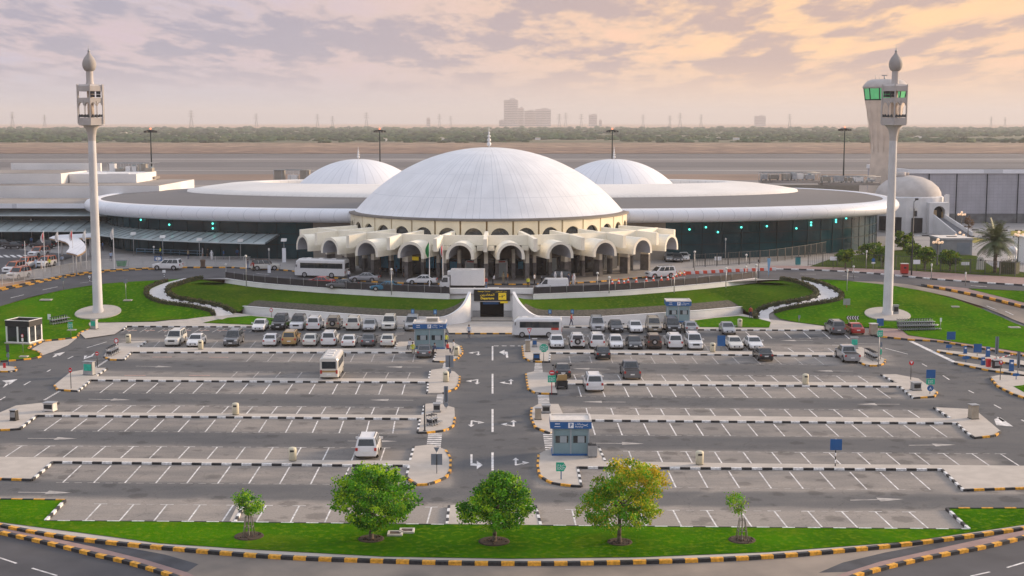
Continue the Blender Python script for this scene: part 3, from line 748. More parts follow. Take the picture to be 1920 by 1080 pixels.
# terminal level: paving, road loop
def zf2(x, y): return HT if abs(x + 2.8) < 36 and y > 199 else T(x, y)
WALL_L = px((423,531.5),(480,539.5),(560,545.5),(640,550.5),(740,555.5),(843,560)); WALL_R = px((1000,560.5),(1060,557.5),(1140,553.5),(1220,548.5),(1300,542.5),(1360,537),(1418,531))
WALL_L = [at(a, b, 2.75) for a, b in ((423,531.5),(480,539.5),(560,546.5),(640,552),(740,557.5),(843,562))]
WALL_R = [at(a, b, 2.75) for a, b in ((1000,562.5),(1060,560),(1140,556.5),(1220,551),(1300,544),(1360,538),(1418,531))]
def build_levels():
    drape('forecourt', [Vector((x, y, 0)) for x, y in ((-260, 222), (-75, 222), (-47, 222), (-30, 213), (24, 213), (41, 221), (75, 224), (260, 222), (260, 420), (-260, 420))], .0, M_fpave, 'pale paved apron around the terminal', lmax=12, zf=lambda x, y: HT)
    drape('forecourt', px((-60,570),(0,545),(60,534),(130,519),(200,508),(290,501),(460,501),(460,515),(300,520),(200,526),(120,538),(60,550),(0,566),(-60,586)), .03, M_fpave, 'pale pavement under the left roadside fence')
    drape('forecourt', px((1440,498),(1600,500),(1720,506),(1850,516),(1980,524),(1980,560),(1900,545),(1800,533),(1700,524),(1600,515),(1440,510)), .03, M_pink, 'pink paved pavement beside the right road')
    far = ((440,503.5),(520,507),(560,511),(600,517),(640,524),(700,530),(800,533.5),(920,534.5),(1000,534.5),(1080,532),(1150,527),(1220,520),(1285,513),(1360,508),(1440,505.5))
    f3 = [at(a, b, HT) for a, b in far]
    near = WALL_L + [at(870, 546, 4), at(980, 546, 4)] + WALL_R
    drape('forecourt_road', [at(436, 515, HT)] + [Vector((p.x, p.y + .1, 0)) for p in near] + [at(1440, 522, HT)] + f3[::-1], .05, M_road, 'dark asphalt drop off road in front of the portico', zf=lambda x, y: HT)
    kerb(catmull(f3, 4), 'y', 1.1, .3, .2, zf=lambda x, y: HT + .03, label='black and yellow kerb along the portico pavement')
    drape('loop_road', px((-60,560),(0,543),(60,531.5),(130,517.5),(200,509),(290,504.5),(340,503.5),(440,503.5),(455,518),(415,521.5),(345,524),(300,526),(200,532),(120,544),(60,557),(0,575),(-60,592)), .07, M_road, 'dark loop road curving past the left lawn')
    kerb(catmull(px((-60,560),(0,542.5),(60,531),(130,517),(200,508.5),(290,504),(340,503),(440,503)), 5), 'y', 1.1, .45, .26, label='black and yellow kerb along the left loop road')
    kerb(catmull(px((-56,562.5),(4,545),(64,533.2),(134,519),(204,510.2),(290,505.5)), 5), 'y', 1.1, .45, .2, label='lower black and yellow kerb along the left loop road')
    drape('loop_road', px((1425,505.5),(1440,505.5),(1520,507.5),(1600,511.5),(1680,518.5),(1760,526),(1850,532.5),(1980,541),(1980,549),(1820,541.5),(1740,538),(1680,533),(1620,528.5),(1560,525),(1500,523.5),(1425,523)), .07, M_road, 'dark loop road running off to the right')
    kerb(catmull(px((1440,505.5),(1520,507.5),(1600,511.5),(1680,518),(1760,525.5),(1850,532),(1980,540)), 5), 'w', 1.3, .4, .25, label='black and white kerb along the right loop road')
    drape('branch_road', px((1590,528),(1640,529),(1700,534),(1740,541),(1790,550),(1850,563.5),(1920,581),(1980,598),(1980,632),(1920,608),(1880,591),(1840,575),(1780,557),(1720,544),(1660,535.5)), .09, M_road2, 'grey branch road curving down past the right lawn')
    kerb(catmull(px((1728,535),(1790,546),(1850,558.5),(1920,576),(1980,593)), 5), 'y', 1.0, .35, .22, label='black and yellow kerb beside the branch road')
    drape('pavement', px((1728,534),(1815,542),(1860,553),(1920,568),(1980,583),(1980,592),(1920,575),(1850,557.5),(1790,545)), .12, M_pink, 'pink pavement beside the branch road')
    m_ = MB()
    for q in (((20,560),(45,554)),((80,545),(108,539)),((150,532),(175,529)),((1500,515),(1530,515.5)),((1580,518),(1610,521)),((1820,537),(1850,539)),((480,514),(505,516)),((1185,532),(1225,528)),((1250,525),(1285,521)),((1310,520),(1340,517)),((1850,575),(1868,582)),((1885,585),(1900,592))):
        a, b = px(*q); stripe(m_, a, b, .16, .12)
    tag(m_.build('road_dashes', M_paint), 'white lane dashes on the terminal loop road', kind='structure')
    drape('taxi_road', [Vector((x, y, 0)) for x, y in ((-250, 226), (-93, 226), (-82, 232), (-82, 262), (-100, 275), (-250, 275))], .03, M_road, 'dark taxi road behind the left fence', lmax=10, zf=lambda x, y: HT)
    z = MB()
    for k in range(9):
        a, b = at(-20 + k * 12.5, 478.5, HT), at(-12 + k * 12.5, 483, HT); z.quad(*[(p.x, p.y, HT + .05) for p in (a, a + Vector((.7, 0, 0)), b + Vector((.7, 0, 0)), b)])
    tag(z.build('zebra_crossing', M_paint), 'white zebra crossing on the taxi road', kind='structure')
build_levels()

# curving white paths and hedges
def path_strip(name, outer, inner, m, off, label):
    A, B = catmull(px(*outer), 6), catmull(px(*inner), 6)
    mb = MB(); 
    for i in range(len(A) - 1):
        mb.quad(*[(p.x, p.y, T(p.x, p.y) + off) for p in (A[i], A[i + 1], B[i + 1], B[i])])
    return tag(mb.build(name, m), label, kind='structure')
PLO = ((345,523.5),(318,530),(292,539),(281,546),(283,557),(301,566),(328,571),(376,578),(402,586),(406,595)); PLI = ((372,524),(342,531),(318,538),(308,544),(311,554),(325,563),(362,570),(400,576.5),(424,584),(436,592))
PRO = ((1500,526),(1530,533),(1550,541),(1566,550),(1573,557),(1562,564),(1503,574),(1449,586),(1442,596),(1446,605)); PRI = ((1470,525.5),(1502,532),(1522,539),(1535,547),(1538,555),(1528,562),(1496,570),(1440,580.5),(1424,589),(1424,600))
path_strip('path', PLO, PLI, M_path, .15, 'pale curving path beside the left lawn')
path_strip('path', PRO, PRI, M_path, .15, 'pale curving path beside the right lawn')
kerb(catmull(px(*PLI[2:]), 6), 'w', .9, .16, .25, label='black and white kerb along the left curving path')
kerb(catmull(px(*PRO[1:7]), 6), 'w', .9, .16, .25, label='black and white kerb on the outside of the right curving path')
kerb(catmull(px(*PRI[3:]), 6), 'w', .9, .16, .25, label='black and white kerb on the inside of the right curving path')
M_hedge = [mat('hedge_leaf', (.075, .085, .018), .8, var=.3, scale=1), mat('hedge_leaf_brown', (.16, .105, .045), .85, var=.3, scale=1), mat('hedge_leaf_dark', (.035, .042, .012), .85, var=.3, scale=1)]
def hedge(pts, w, h, label, cat='hedge'):
    P = resample(catmull(pts, 5), .12)
    mb = MB()
    mb.loft([[(p.x + n.x * a, p.y + n.y * a, T(p.x, p.y) + zz) for a, zz in ((-w * .42, 0), (-w * .42, h * .85), (w * .42, h * .85), (w * .42, 0))] for p, n in
             [(P[i], (lambda d: Vector((-d.y, d.x, 0)).normalized())(P[min(i + 1, len(P) - 1)] - P[max(0, i - 1)])) for i in range(0, len(P), 4)]], 2)
    for i, p in enumerate(P):
        d = (P[min(i + 1, len(P) - 1)] - P[max(0, i - 1)]).normalized(); n = Vector((-d.y, d.x, 0))
        for _ in range(7):
            u = R.uniform(-.5, .5) * w; zz = h * R.uniform(.75, 1.05) if R.random() < .6 else h * R.uniform(.1, 1)
            if zz < h * .7: u = math.copysign(w * R.uniform(.42, .52), u)
            c = p + n * u + d * R.uniform(-.1, .1); z = T(c.x, c.y) + zz; s = R.uniform(.06, .13)
            v1 = Vector((R.uniform(-1, 1), R.uniform(-1, 1), R.uniform(-.6, .6))).normalized() * s; v2 = v1.cross(Vector((R.uniform(-1, 1), R.uniform(-1, 1), R.uniform(-1, 1)))).normalized() * s
            c = Vector((c.x, c.y, z)); mb.quad(c - v1, c - v2, c + v1, c + v2, R.choice((0, 0, 1, 2)))
    return tag(mb.build('hedge', M_hedge), label, cat)
def offs(pts, d):
    P = px(*pts); out = []
    for i, p in enumerate(P):
        t = (P[min(i + 1, len(P) - 1)] - P[max(0, i - 1)]); t.z = 0; t.normalize(); out.append(p + Vector((-t.y, t.x, 0)) * d)
    return out
hedge(offs(PLO[1:], -.5), .65, .6, 'clipped brownish hedge on the outer side of the left curving path')
hedge(offs(PLI[:], .55), .7, .65, 'clipped brownish hedge between the left curving path and the bank')
hedge(offs(PRO[:8], .5), .65, .6, 'clipped brownish hedge on the outer side of the right curving path')
hedge(offs(PRI[:], -.55), .7, .65, 'clipped brownish hedge between the right curving path and the bank')

# retaining walls, bank, upper walls with fence
def wall_strip(name, base, heights, th, label, m, z0=0.0, n=6, cope=.06):
    B = catmull([(p[0], p[1], h) for p, h in zip(base, heights)], n)
    mb = MB(); rings = []
    for i, p in enumerate(B):
        d = B[min(i + 1, len(B) - 1)] - B[max(0, i - 1)]; nn = Vector((-d.y, d.x, 0)).normalized() * th / 2
        rings.append([(p.x - nn.x, p.y - nn.y, z0 - .4), (p.x + nn.x, p.y + nn.y, z0 - .4), (p.x + nn.x, p.y + nn.y, z0 + p.z), (p.x - nn.x, p.y - nn.y, z0 + p.z)])
    mb.loft(rings, 0)
    c2 = MB(); rings = []
    for i, p in enumerate(B):
        d = B[min(i + 1, len(B) - 1)] - B[max(0, i - 1)]; nn = Vector((-d.y, d.x, 0)).normalized() * (th / 2 + .05)
        rings.append([(p.x - nn.x, p.y - nn.y, z0 + p.z + .004), (p.x + nn.x, p.y + nn.y, z0 + p.z + .004), (p.x + nn.x, p.y + nn.y, z0 + p.z + cope), (p.x - nn.x, p.y - nn.y, z0 + p.z + cope)])
    c2.loft(rings, 0)
    o = mb.build(name, m); tag(o, label, 'wall'); c2.build('coping', m, o)
    return B
W0 = [at(a, b, 0) for a, b in ((456,589),(530,595),(600,600.5),(700,607),(800,610),(836,610),(866,607),(881,601.5))]; H0 = [1.2,1.2,1.2,1.15,1.15,1.3,2.5,4.2]
W1 = [at(a, b, 0) for a, b in ((963,601.5),(976,606),(1000,609.5),(1030,610),(1120,609),(1235,602),(1320,596),(1392,588.5))]; H1 = [4.2,2.8,1.5,1.25,1.15,1.15,1.15,1.1]
BL = wall_strip('retaining_wall', W0, H0, .3, 'low white retaining wall curving up to the underpass from the left', M_white)
BR = wall_strip('retaining_wall', W1, H1, .3, 'low white retaining wall curving up to the underpass from the right', M_white)
def resN(pts, n):
    P = [Vector(p) for p in pts]; ls = [0]
    for i in range(len(P) - 1): ls.append(ls[-1] + (P[i + 1] - P[i]).length)
    out = []
    for k in range(n):
        t = ls[-1] * k / (n - 1); i = 0
        while i < len(P) - 2 and ls[i + 1] < t: i += 1
        out.append(P[i].lerp(P[i + 1], (t - ls[i]) / max(1e-6, ls[i + 1] - ls[i])))
    return out
def bank(lower, upper, label, soil_from):
    n = 60; A, B = resN(lower, n), resN(upper, n); mb = MB(); K = 10
    rows = []
    for a, b in zip(A, B):
        row = []
        for k in range(K + 1):
            x, y, zz = a.x + (b.x - a.x) * k / K, a.y + (b.y - a.y) * k / K, a.z + (b.z - a.z) * (k / K) ** .8 + .12 * math.sin(math.pi * k / K)
            row.append((x, y, zz))
        rows.append(row)
    for i in range(n - 1):
        for k in range(K):
            mb.face([mb.add([rows[i][k], rows[i + 1][k], rows[i + 1][k + 1], rows[i][k + 1]]) + t for t in range(4)], 1 if (k < 3 and soil_from[0] <= i <= soil_from[1]) else 0, False)
    tag(mb.build('grass_bank', [M_bank, M_soil]), label, kind='structure')
lowL = [Vector((p.x, p.y, T(p.x, p.y) + .15)) for p in px((372,524),(345,531),(322,538),(312,545),(316,554),(330,562),(366,568),(404,575),(428,582),(448,588))] + [Vector((p.x, p.y + .15, p.z - .12)) for p in BL]
lowR = [Vector((p.x, p.y + .15, p.z - .12)) for p in BR] + [Vector((p.x, p.y, T(p.x, p.y) + .15)) for p in px((1402,588),(1424,585),(1440,579),(1494,568.5),(1524,561),(1533,555),(1530,547),(1518,539.5),(1498,532.5),(1470,526))]
upL = [Vector((p.x, p.y, 3.25)) for p in px((378,524),(400,524.5),(418,527))] + [Vector((p.x, p.y, 2.85)) for p in WALL_L] + [Vector((W0[-1].x - .3, W0[-1].y + 1.5, 3.0))]
upR = [Vector((W1[0].x + .3, W1[0].y + 1.5, 3.0))] + [Vector((p.x, p.y, 2.85)) for p in WALL_R] + [Vector((p.x, p.y, 3.25)) for p in px((1424,527),(1440,525),(1464,525.5))]
bank(lowL, upL, 'sloping grass bank left of the underpass', (24, 56)); bank(lowR, upR, 'sloping grass bank right of the underpass', (3, 36))
M_fence = mat('dark_fence_mesh', (.035, .03, .035), .7, var=.2, scale=1)
M_post = mat('grey_post', (.22, .22, .22), .5, var=.1, scale=2)
def fence_wall(pts, label):
    B = wall_strip('parapet_wall', pts, [.8] * len(pts), .3, 'white parapet wall on top of the ' + label, M_white, 2.75)
    r = root('roadside_fence', 'dark mesh fence standing on the ' + label + ' parapet', 'fence', (B[0].x, B[0].y, 3.55)); o = (B[0].x, B[0].y, 3.55)
    mb = MB(); S = resample(B, 2.6)
    for i in range(len(S) - 1):
        a, b = S[i], S[i + 1]; d = (b - a); L_ = d.length; d.normalize()
        c = (a + b) / 2; mb.box((c.x, c.y, 3.68), (L_ - .1, .03, .95), 0, math.atan2(d.y, d.x))
    mb.build('mesh_panel', M_fence, r, o)
    for i, s in enumerate(S):
        m2 = MB(); m2.tube((s.x, s.y, 3.6), (s.x, s.y, 4.85), .05, n=6); m2.build('post', M_post, r, o)
fence_wall(WALL_L, 'left bank'); fence_wall(WALL_R, 'right bank')

# underpass portal with the departure sign
M_dark = mat('dark_interior', (.012, .013, .017), .8, var=.2)
M_signb = mat('sign_black', (.012, .014, .016), .35, var=.1)
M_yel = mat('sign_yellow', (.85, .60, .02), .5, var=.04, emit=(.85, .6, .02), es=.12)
M_blue = mat('sign_blue', (.010, .10, .30), .45, var=.08)
M_wtxt = mat('white_lettering', (.8, .82, .85), .5, var=.03)
def build_portal():
    p0, p1 = W0[-1], W1[0]; Yp = 202.4; x0, x1 = at(843, 560, 3).x, at(1000, 560, 3).x
    r = root('underpass_portal', 'white concrete underpass portal below the departure sign', 'underpass', ((p0.x + p1.x) / 2, Yp, 0)); off = (r.location.x, Yp, 0)
    ox0, ox1 = at(899.5, 590, 0).x, at(944, 590, 0).x
    ox0 = (899.5 - 960) / F * Yp * 1.0; ox1 = (944.5 - 960) / F * Yp
    mb = MB()
    mb.box(((p0.x - .6 + ox0) / 2, Yp + .3, -.2), (ox0 - p0.x + .6, .6, 4.55)); mb.box(((p1.x + .6 + ox1) / 2, Yp + .3, -.2), (p1.x + .6 - ox1, .6, 4.55))
    mb.box(((ox0 + ox1) / 2, Yp + .3, 2.35), (ox1 - ox0, .6, 2.0))
    mb.box(((x0 + p0.x - .6) / 2, Yp + .3, 2.2), (p0.x - .6 - x0, .6, 2.15)); mb.box(((x1 + p1.x + .6) / 2, Yp + .3, 2.2), (x1 - p1.x - .6, .6, 2.15))
    mb.build('portal_wall', M_white, r, off)
    mb = MB()
    mb.box(((p0.x + p1.x) / 2, (p0.y + Yp) / 2, -.05), (p1.x - p0.x - .3, Yp - p0.y + .02, .165)); mb.build('threshold', M_pave, r, off)
    mb = MB(); t = 3.0
    mb.box((ox0 - .1, Yp + .62 + t / 2, 0), (.1, t, 2.5)); mb.box((ox1 + .1, Yp + .62 + t / 2, 0), (.1, t, 2.5)); mb.box(((ox0 + ox1) / 2, Yp + .62 + t, 0), (ox1 - ox0 + .3, .1, 2.5)); mb.box(((ox0 + ox1) / 2, Yp + .62 + t / 2, 2.4), (ox1 - ox0 + .3, t, .1)); mb.box(((ox0 + ox1) / 2, Yp + .62 + t / 2, .0), (ox1 - ox0 + .1, t, .05))
    mb.build('tunnel_lining', M_dark, r, off)  # shade inside the short tunnel is put into the near-black wall colour
    mb = MB()
    for s, bx in ((-1, ox0), (1, ox1)):
        e = p0.x + .3 if s < 0 else p1.x - .3
        for k in range(7):
            x = bx + (e - bx) * (k + .5) / 7; mb.tube((x, Yp - .12, 0), (x, Yp - .12, 1.0), .03, n=5)
        mb.box(((bx + e) / 2, Yp - .12, 1.0), (abs(e - bx), .05, .06))
    mb.build('railing', M_post, r, off)
    mb = MB(); mb.box(((ox0 * .55 + ox1 * .45), Yp + .4, 1.95), (2.3, .1, .36)); mb.build('poster', M_blue, r, off)
    # sign
    z0, z1 = 2.52, 4.18; sx0, sx1 = (888 - 960) / F * Yp, (956.5 - 960) / F * Yp; w = sx1 - sx0; cx = (sx0 + sx1) / 2
    s = root('departure_sign', 'black and yellow departure sign with aeroplane symbol above the underpass', 'sign', (cx, Yp - .16, z0))
    m2 = MB(); m2.box((0, 0, 0), (w, .2, z1 - z0)); m2.build('panel', M_signb, s)
    h = z1 - z0; fy = -.112
    def tm(nm, tx, size, x, z, al='CENTER', sx=1, bold=0): text_mesh(nm, tx, size, M_yel, s, (x, fy, z), al, bold, .008, sx=sx)
    tm('lettering', 'Passenger Terminal', .25, -w * .22, h * .855, sx=.92)
    tm('arabic_lettering', '\ufee6\ufef3\ufeae\ufed3\ufe8e\ufeb4\ufee4\ufedf\ufe8d  \ufef0\ufee8\ufe92\ufee3', .25, w * .25, h * .855)
    tm('arabic_lettering', '\ufee6\ufef3\ufead\ufea9\ufe8e\ufed0\ufee4\ufedf\ufe8d', .42, -w * .13, h * .56, sx=1.35, bold=.006)
    tm('lettering', 'Departure', .47, -w * .13, h * .24, sx=.98, bold=.012)
    m3 = MB(); m3.box((w * .285, fy - .005, h * .1), (w * .215, .03, h * .62)); m3.build('symbol_panel', M_yel, s)
    m4 = MB(); c = Vector((w * .285, fy - .024, h * .42)); u = Vector((.96, 0, .28)); v = Vector((-.28, 0, .96)); wv = Vector((0, -.015, 0)); k = .42
    m4.ext([(-1 * k, -.05 * k), (.9 * k, -.08 * k), (1.05 * k, .02 * k), (.9 * k, .12 * k), (-.75 * k, .1 * k), (-1.0 * k, .38 * k), (-1.12 * k, .38 * k)], c, u, v, wv)
    m4.ext([(-.1 * k, -.04 * k), (.3 * k, -.04 * k), (-.25 * k, -.5 * k), (-.42 * k, -.5 * k)], c + Vector((0, -.002, 0)), u, v, wv); m4.ext([(-.05 * k, .1 * k), (.3 * k, .1 * k), (-.1 * k, .42 * k), (-.25 * k, .42 * k)], c + Vector((0, -.002, 0)), u, v, wv)
    m4.box((w * .285, fy - .03, h * .17), (w * .16, .015, .03)); m4.build('aeroplane_symbol', M_signb, s)
    m5 = MB(); m5.box((w * .33, .1, -.34), (1.1, .12, .3)); m5.build('small_panel', M_yel, s)
build_portal()
# ------------------------------------------------------------------ the terminal
XC, YC = -4.15, 252.0
M_dome = seam_mat('dome_white_sheet', (.76, .765, .78), (.50, .52, .55), 32, .03, rings=(8.5, 16.0, 21.0), alt=(64, 8.5), var=.045, scale=.35)
M_sdome = seam_mat('small_dome_sheet', (.78, .79, .82), (.52, .54, .57), 40, .04, var=.04, scale=.15)
M_cream = mat('cream_render', (.77, .69, .51), .75, var=.06, scale=.35, detail=7)
M_creaml = mat('pale_cream_render', (.86, .81, .68), .75, var=.06, scale=.4, detail=7)
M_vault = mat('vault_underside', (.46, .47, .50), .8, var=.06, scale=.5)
M_marble = mat('grey_marble', (.17, .16, .155), .4, var=.25, scale=1.5, detail=8)
M_roofg = seam_mat('grey_roof_sheet', (.125, .112, .104), (.09, .082, .077), 300, .06, var=.10, scale=.05, rough=.55)
M_rim = seam_mat('white_rim_sheet', (.74, .76, .80), (.56, .58, .62), 150, .05, var=.04, scale=.2, rough=.35)
M_raise = seam_mat('white_roof_sheet', (.80, .76, .71), (.66, .63, .60), 220, .05, var=.05, scale=.1, rough=.5)
M_gl = mat('teal_glazing', (.004, .026, .038), .14, var=.4, scale=.1, col2=(.008, .062, .078), spec=.4)
M_mull = mat('glazing_bar', (.008, .018, .022), .7, var=.1, spec=.2)
M_awn = mat('glass_awning', (.50, .58, .59), .25, var=.12, scale=.4)
M_awnr = mat('awning_rib', (.22, .27, .28), .5, var=.1)
M_wallp = mat('grey_beige_panel', (.30, .27, .23), .7, var=.1, scale=.4)
M_glass = mat('window_glass', (.015, .02, .028), .1, var=.3, scale=.5, spec=.7)
M_teal = mat('teal_lamp', (.1, .6, .5), .5, emit=(.12, .95, .75), es=1.2)
M_wfin = mat('finial_metal', (.72, .72, .72), .4, var=.05)
M_poster = mat('poster_blue', (.02, .22, .36), .5, var=.3, scale=1.5)
M_red = mat('red_paint', (.50, .04, .025), .5, var=.1)
M_steel = mat('galvanised_steel', (.36, .37, .38), .45, metal=.5, var=.12, scale=2)

TERM = root('airport_terminal', 'large white domed airport terminal with cream arched portico and sweeping disc roof', 'terminal building', (XC, YC, HT))
def L3(x, y, z): return (x - XC, y - YC, z - HT)
def cap(r, h, n, m, name, loc, a=14, fin=None):
    Rs = (r * r + h * h) / (2 * h); th = math.asin(min(1, r / Rs)); mb = MB()
    prof = [(max(.02, Rs * math.sin(th * k / a)), h - Rs + Rs * math.cos(th * k / a)) for k in range(a, -1, -1)]
    mb.lathe([(r + .25, -.25), (r + .25, -.02)] + prof, (0, 0, 0), n, 0)
    return mb.build(name, m, TERM, loc=loc)
def finial(parent, z, h, r):
    mb = MB(); mb.tube((0, 0, z - .3), (0, 0, z + h), r * .22, r * .1, 8)
    for t, k in ((.16, 1.0), (.36, .85), (.55, .7), (.72, .5)): mb.ball((0, 0, z + h * t), r * k, n=10)
    mb.build('finial', M_wfin, parent)
d = cap(24.2, 11.35, 96, M_dome, 'main_dome', L3(XC, YC, 12.75), 18); finial(d, 11.35, 3.6, .42)
for pxx in (674, 1150):
    q = cap(13.3, 5.9, 64, M_sdome, 'side_dome', L3((pxx - 960) / F * 301, 300, 14.8), 12); finial(q, 5.9, 2.6, .3)
# drum with arched windows
NB = 36
def build_drum():
    mb = MB(); r = 25.0; z0, z1 = 3.5 - HT, 12.55 - HT
    wi = MB(); gp = MB()
    for k in range(NB):
        ac = -math.pi / 2 + (k + .5) * 2 * math.pi / NB
        if math.sin(ac) > .35: continue
        c = Vector((math.cos(ac), math.sin(ac), 0)) * r; u = Vector((-math.sin(ac), math.cos(ac), 0)); n = Vector((math.cos(ac), math.sin(ac), 0))
        hw = r * math.tan(math.pi / NB); g = .16; aw = 1.6; zs = 9.75 - HT  # yellow and amber leaves paint the low sun's light on the upper right
        # panel with arched opening, outline split in two halves
        arc = [(aw * math.cos(math.pi * t / 10), zs + aw * math.sin(math.pi * t / 10)) for t in range(11)]
        right = [(hw - g, z0), (hw - g, z1), (0, z1)] + arc[5::-1] + [(aw, z0)]
        left = [(-(hw - g), z0), (-aw, z0)] + arc[:4:-1] + [(0, z1), (-(hw - g), z1)]
        for P in (right, left): mb.ext(P, c, u, Vector((0, 0, 1)), -n * .55)
        wi.ext([(-aw, z0)] + [(aw, z0)] + arc, c - n * .45, u, Vector((0, 0, 1)), -n * .06)
        e = c + u * hw
        gp.ext([(-g, z0), (g, z0), (g, z1), (-g, z1)], e - n * .4, u, Vector((0, 0, 1)), -n * .2)
    mb.build('drum_wall', M_cream, TERM); wi.build('drum_windows', M_glass, TERM); gp.build('drum_joints', mat('drum_joint', (.33, .22, .10), .8), TERM)
    m2 = MB(); m2.lathe([(25.35, z1 - .1), (25.35, z1 + .12), (24.3, z1 + .3)], (0, 0, 0), 72, 0); m2.build('drum_cornice', mat('dark_gutter', (.16, .14, .12), .7), TERM)
build_drum()
# portico
DA = rad(11.95); NV = 10
def build_portico():
    z = lambda v: v - HT
    for k in range(NV):
        a = -math.pi / 2 + (k - (NV - 1) / 2) * DA
        n = Vector((math.cos(a), math.sin(a), 0)); u = Vector((-math.sin(a), math.cos(a), 0)); r0, r1 = 27.5, 38.0
        ro, ri, zc = 2.2, 1.75, 7.9
        st = .45
        out_ = [(-ro, zc - st)] + [(-ro * math.cos(math.pi * t / 14), zc + ro * math.sin(math.pi * t / 14)) for t in range(15)] + [(ro, zc - st)]
        in_ = [(-ri, zc - st)] + [(-ri * math.cos(math.pi * t / 14), zc + ri * math.sin(math.pi * t / 14)) for t in range(15)] + [(ri, zc - st)]
        mb = MB(); kk = len(out_)
        P = lambda p, r: n * r + u * p[0] + Vector((0, 0, z(p[1])))
        for i in range(kk - 1):
            mb.face([mb.add([P(out_[i], r0), P(out_[i + 1], r0), P(out_[i + 1], r1), P(out_[i], r1)]) + t for t in range(4)], 0, False)
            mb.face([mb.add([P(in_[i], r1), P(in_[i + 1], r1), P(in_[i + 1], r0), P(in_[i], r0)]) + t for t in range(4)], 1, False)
            mb.face([mb.add([P(out_[i], r1), P(out_[i + 1], r1), P(in_[i + 1], r1), P(in_[i], r1)]) + t for t in range(4)], 0, False)
        for s, (o_, i_) in ((0, (out_[0], in_[0])), (1, (out_[-1], in_[-1]))):
            mb.quad(P(o_, r0), P(i_, r0), P(i_, r1), P(o_, r1), 0)
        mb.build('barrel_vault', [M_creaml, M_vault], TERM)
        # lintel slab between the radial beams and parapet behind
        m2 = MB(); hw = 33.5 * math.tan(DA / 2) - .3
        m2.ext([(-hw, z(9.25)), (hw, z(9.25)), (hw, z(10.85)), (-hw, z(10.85))], n * 33.5, u, Vector((0, 0, 1)), -n * .5)
        m2.ext([(-hw, z(8.5)), (-ro - .004, z(8.5)), (-ro - .004, z(9.2)), (-hw, z(9.2))], n * 34.4, u, Vector((0, 0, 1)), -n * 1.4)
        m2.ext([(ro + .004, z(8.5)), (hw, z(8.5)), (hw, z(9.2)), (ro + .004, z(9.2))], n * 34.4, u, Vector((0, 0, 1)), -n * 1.4)
        m2.build('parapet', M_creaml, TERM)
    rf = MB()
    a0 = -math.pi / 2 - NV / 2 * DA; a1 = -math.pi / 2 + NV / 2 * DA
    rf.lathe([(25.1, z(10.1)), (33.2, z(10.1)), (33.2, z(9.6)), (25.1, z(9.6))], (0, 0, 0), 40, 0, a0, a1, False)
    rf.build('portico_roof', M_creaml, TERM)
    for k in range(NV + 1):
        a = -math.pi / 2 + (k - NV / 2) * DA; n = Vector((math.cos(a), math.sin(a), 0)); u = Vector((-math.sin(a), math.cos(a), 0))
        mb = MB(); end = k in (0, NV)
        L_ = (26.2, 37.8) if not end else (26.2, 36.6)
        mb.ext([(L_[0], z(9.4)), (L_[0], z(10.95)), (L_[1] - 3, z(10.75)), (L_[1], z(10.6)), (L_[1], z(8.6)), (L_[1] - 1.2, z(8.6)), (L_[1] - 3.2, z(9.0))], u * -.3, n, Vector((0, 0, 1)), u * .6)
        mb.build('radial_beam', M_creaml, TERM)
        for (rr, wd, dp) in ((31.2, .6, 1.5),):
            cb = MB(); c = n * rr
            cb.box((c.x, c.y, z(6.2)), (dp, wd, 2.9), 0, a); cb.box((c.x, c.y, 0), (dp + .08, wd + .08, z(6.2)), 1, a)
            cb.build('pier', [M_creaml, M_marble], TERM)
    for k in range(NV):
        a = -math.pi / 2 + (k - (NV - 1) / 2) * DA; n = Vector((math.cos(a), math.sin(a), 0))
        for s in (-1, 1):
            aa = a + s * rad(2.6); c = Vector((math.cos(aa), math.sin(aa), 0)) * 29.3
            cb = MB(); cb.box((c.x, c.y, z(6.0)), (.7, .5, 2.2), 0, aa); cb.box((c.x, c.y, 0), (.76, .56, z(6.0)), 1, aa); cb.build('column', [M_creaml, M_marble], TERM)
    # ground floor wall behind: dark glazing, doors, posters
    gf = MB(); gf.lathe([(25.9, 0), (25.9, z(6.6))], (0, 0, 0), 60, 0, a0, a1, False); gf.build('entrance_glazing', M_glass, TERM)
    g2 = MB(); g2.lathe([(26.0, z(6.4)), (26.0, z(9.5))], (0, 0, 0), 60, 0, a0, a1, False); g2.build('entrance_fascia', mat('brown_fascia', (.16, .13, .10), .8, var=.1), TERM)
    for (aa, w, h, z_, m) in ((-17, 1.6, 1.5, 1.3, M_poster), (-21, 1.6, 2.0, 1.2, M_poster), (-36, 2.2, 2.4, .8, M_poster), (-41, 1.6, 2.4, .8, M_poster), (13, 1.6, 1.2, 1.2, M_poster), (24, 1.8, 2.2, .6, M_awn), (-27, 1.4, .6, 2.4, M_yel), (-12, 1.2, 1.6, .8, M_poster)):
        a = -math.pi / 2 + rad(aa); c = Vector((math.cos(a), math.sin(a), 0)) * 26.3
        pb = MB(); pb.box((c.x, c.y, z_), (.1, w, h), 0, a); pb.build('poster', m, TERM)
    for aa in (-5.4, 5.2):
        a = -math.pi / 2 + rad(aa); c = Vector((math.cos(a), math.sin(a), 0)) * 27.2
        db = MB(); u = Vector((-math.sin(a), math.cos(a), 0)); n = Vector((math.cos(a), math.sin(a), 0))
        db.ext([(-1.0, 0), (1.0, 0), (1.0, 2.4), (.85, 2.7), (-.85, 2.7), (-1.0, 2.4)], c, u, Vector((0, 0, 1)), n * -.5, 0)
        db.ext([(-.75, .1), (.75, .1), (.75, 2.3), (-.75, 2.3)], c + n * .012, u, Vector((0, 0, 1)), n * -.01, 1)
        db.ext([(-.6, 2.42), (.6, 2.42), (.6, 2.62), (-.6, 2.62)], c + n * .012, u, Vector((0, 0, 1)), n * -.01, 2)
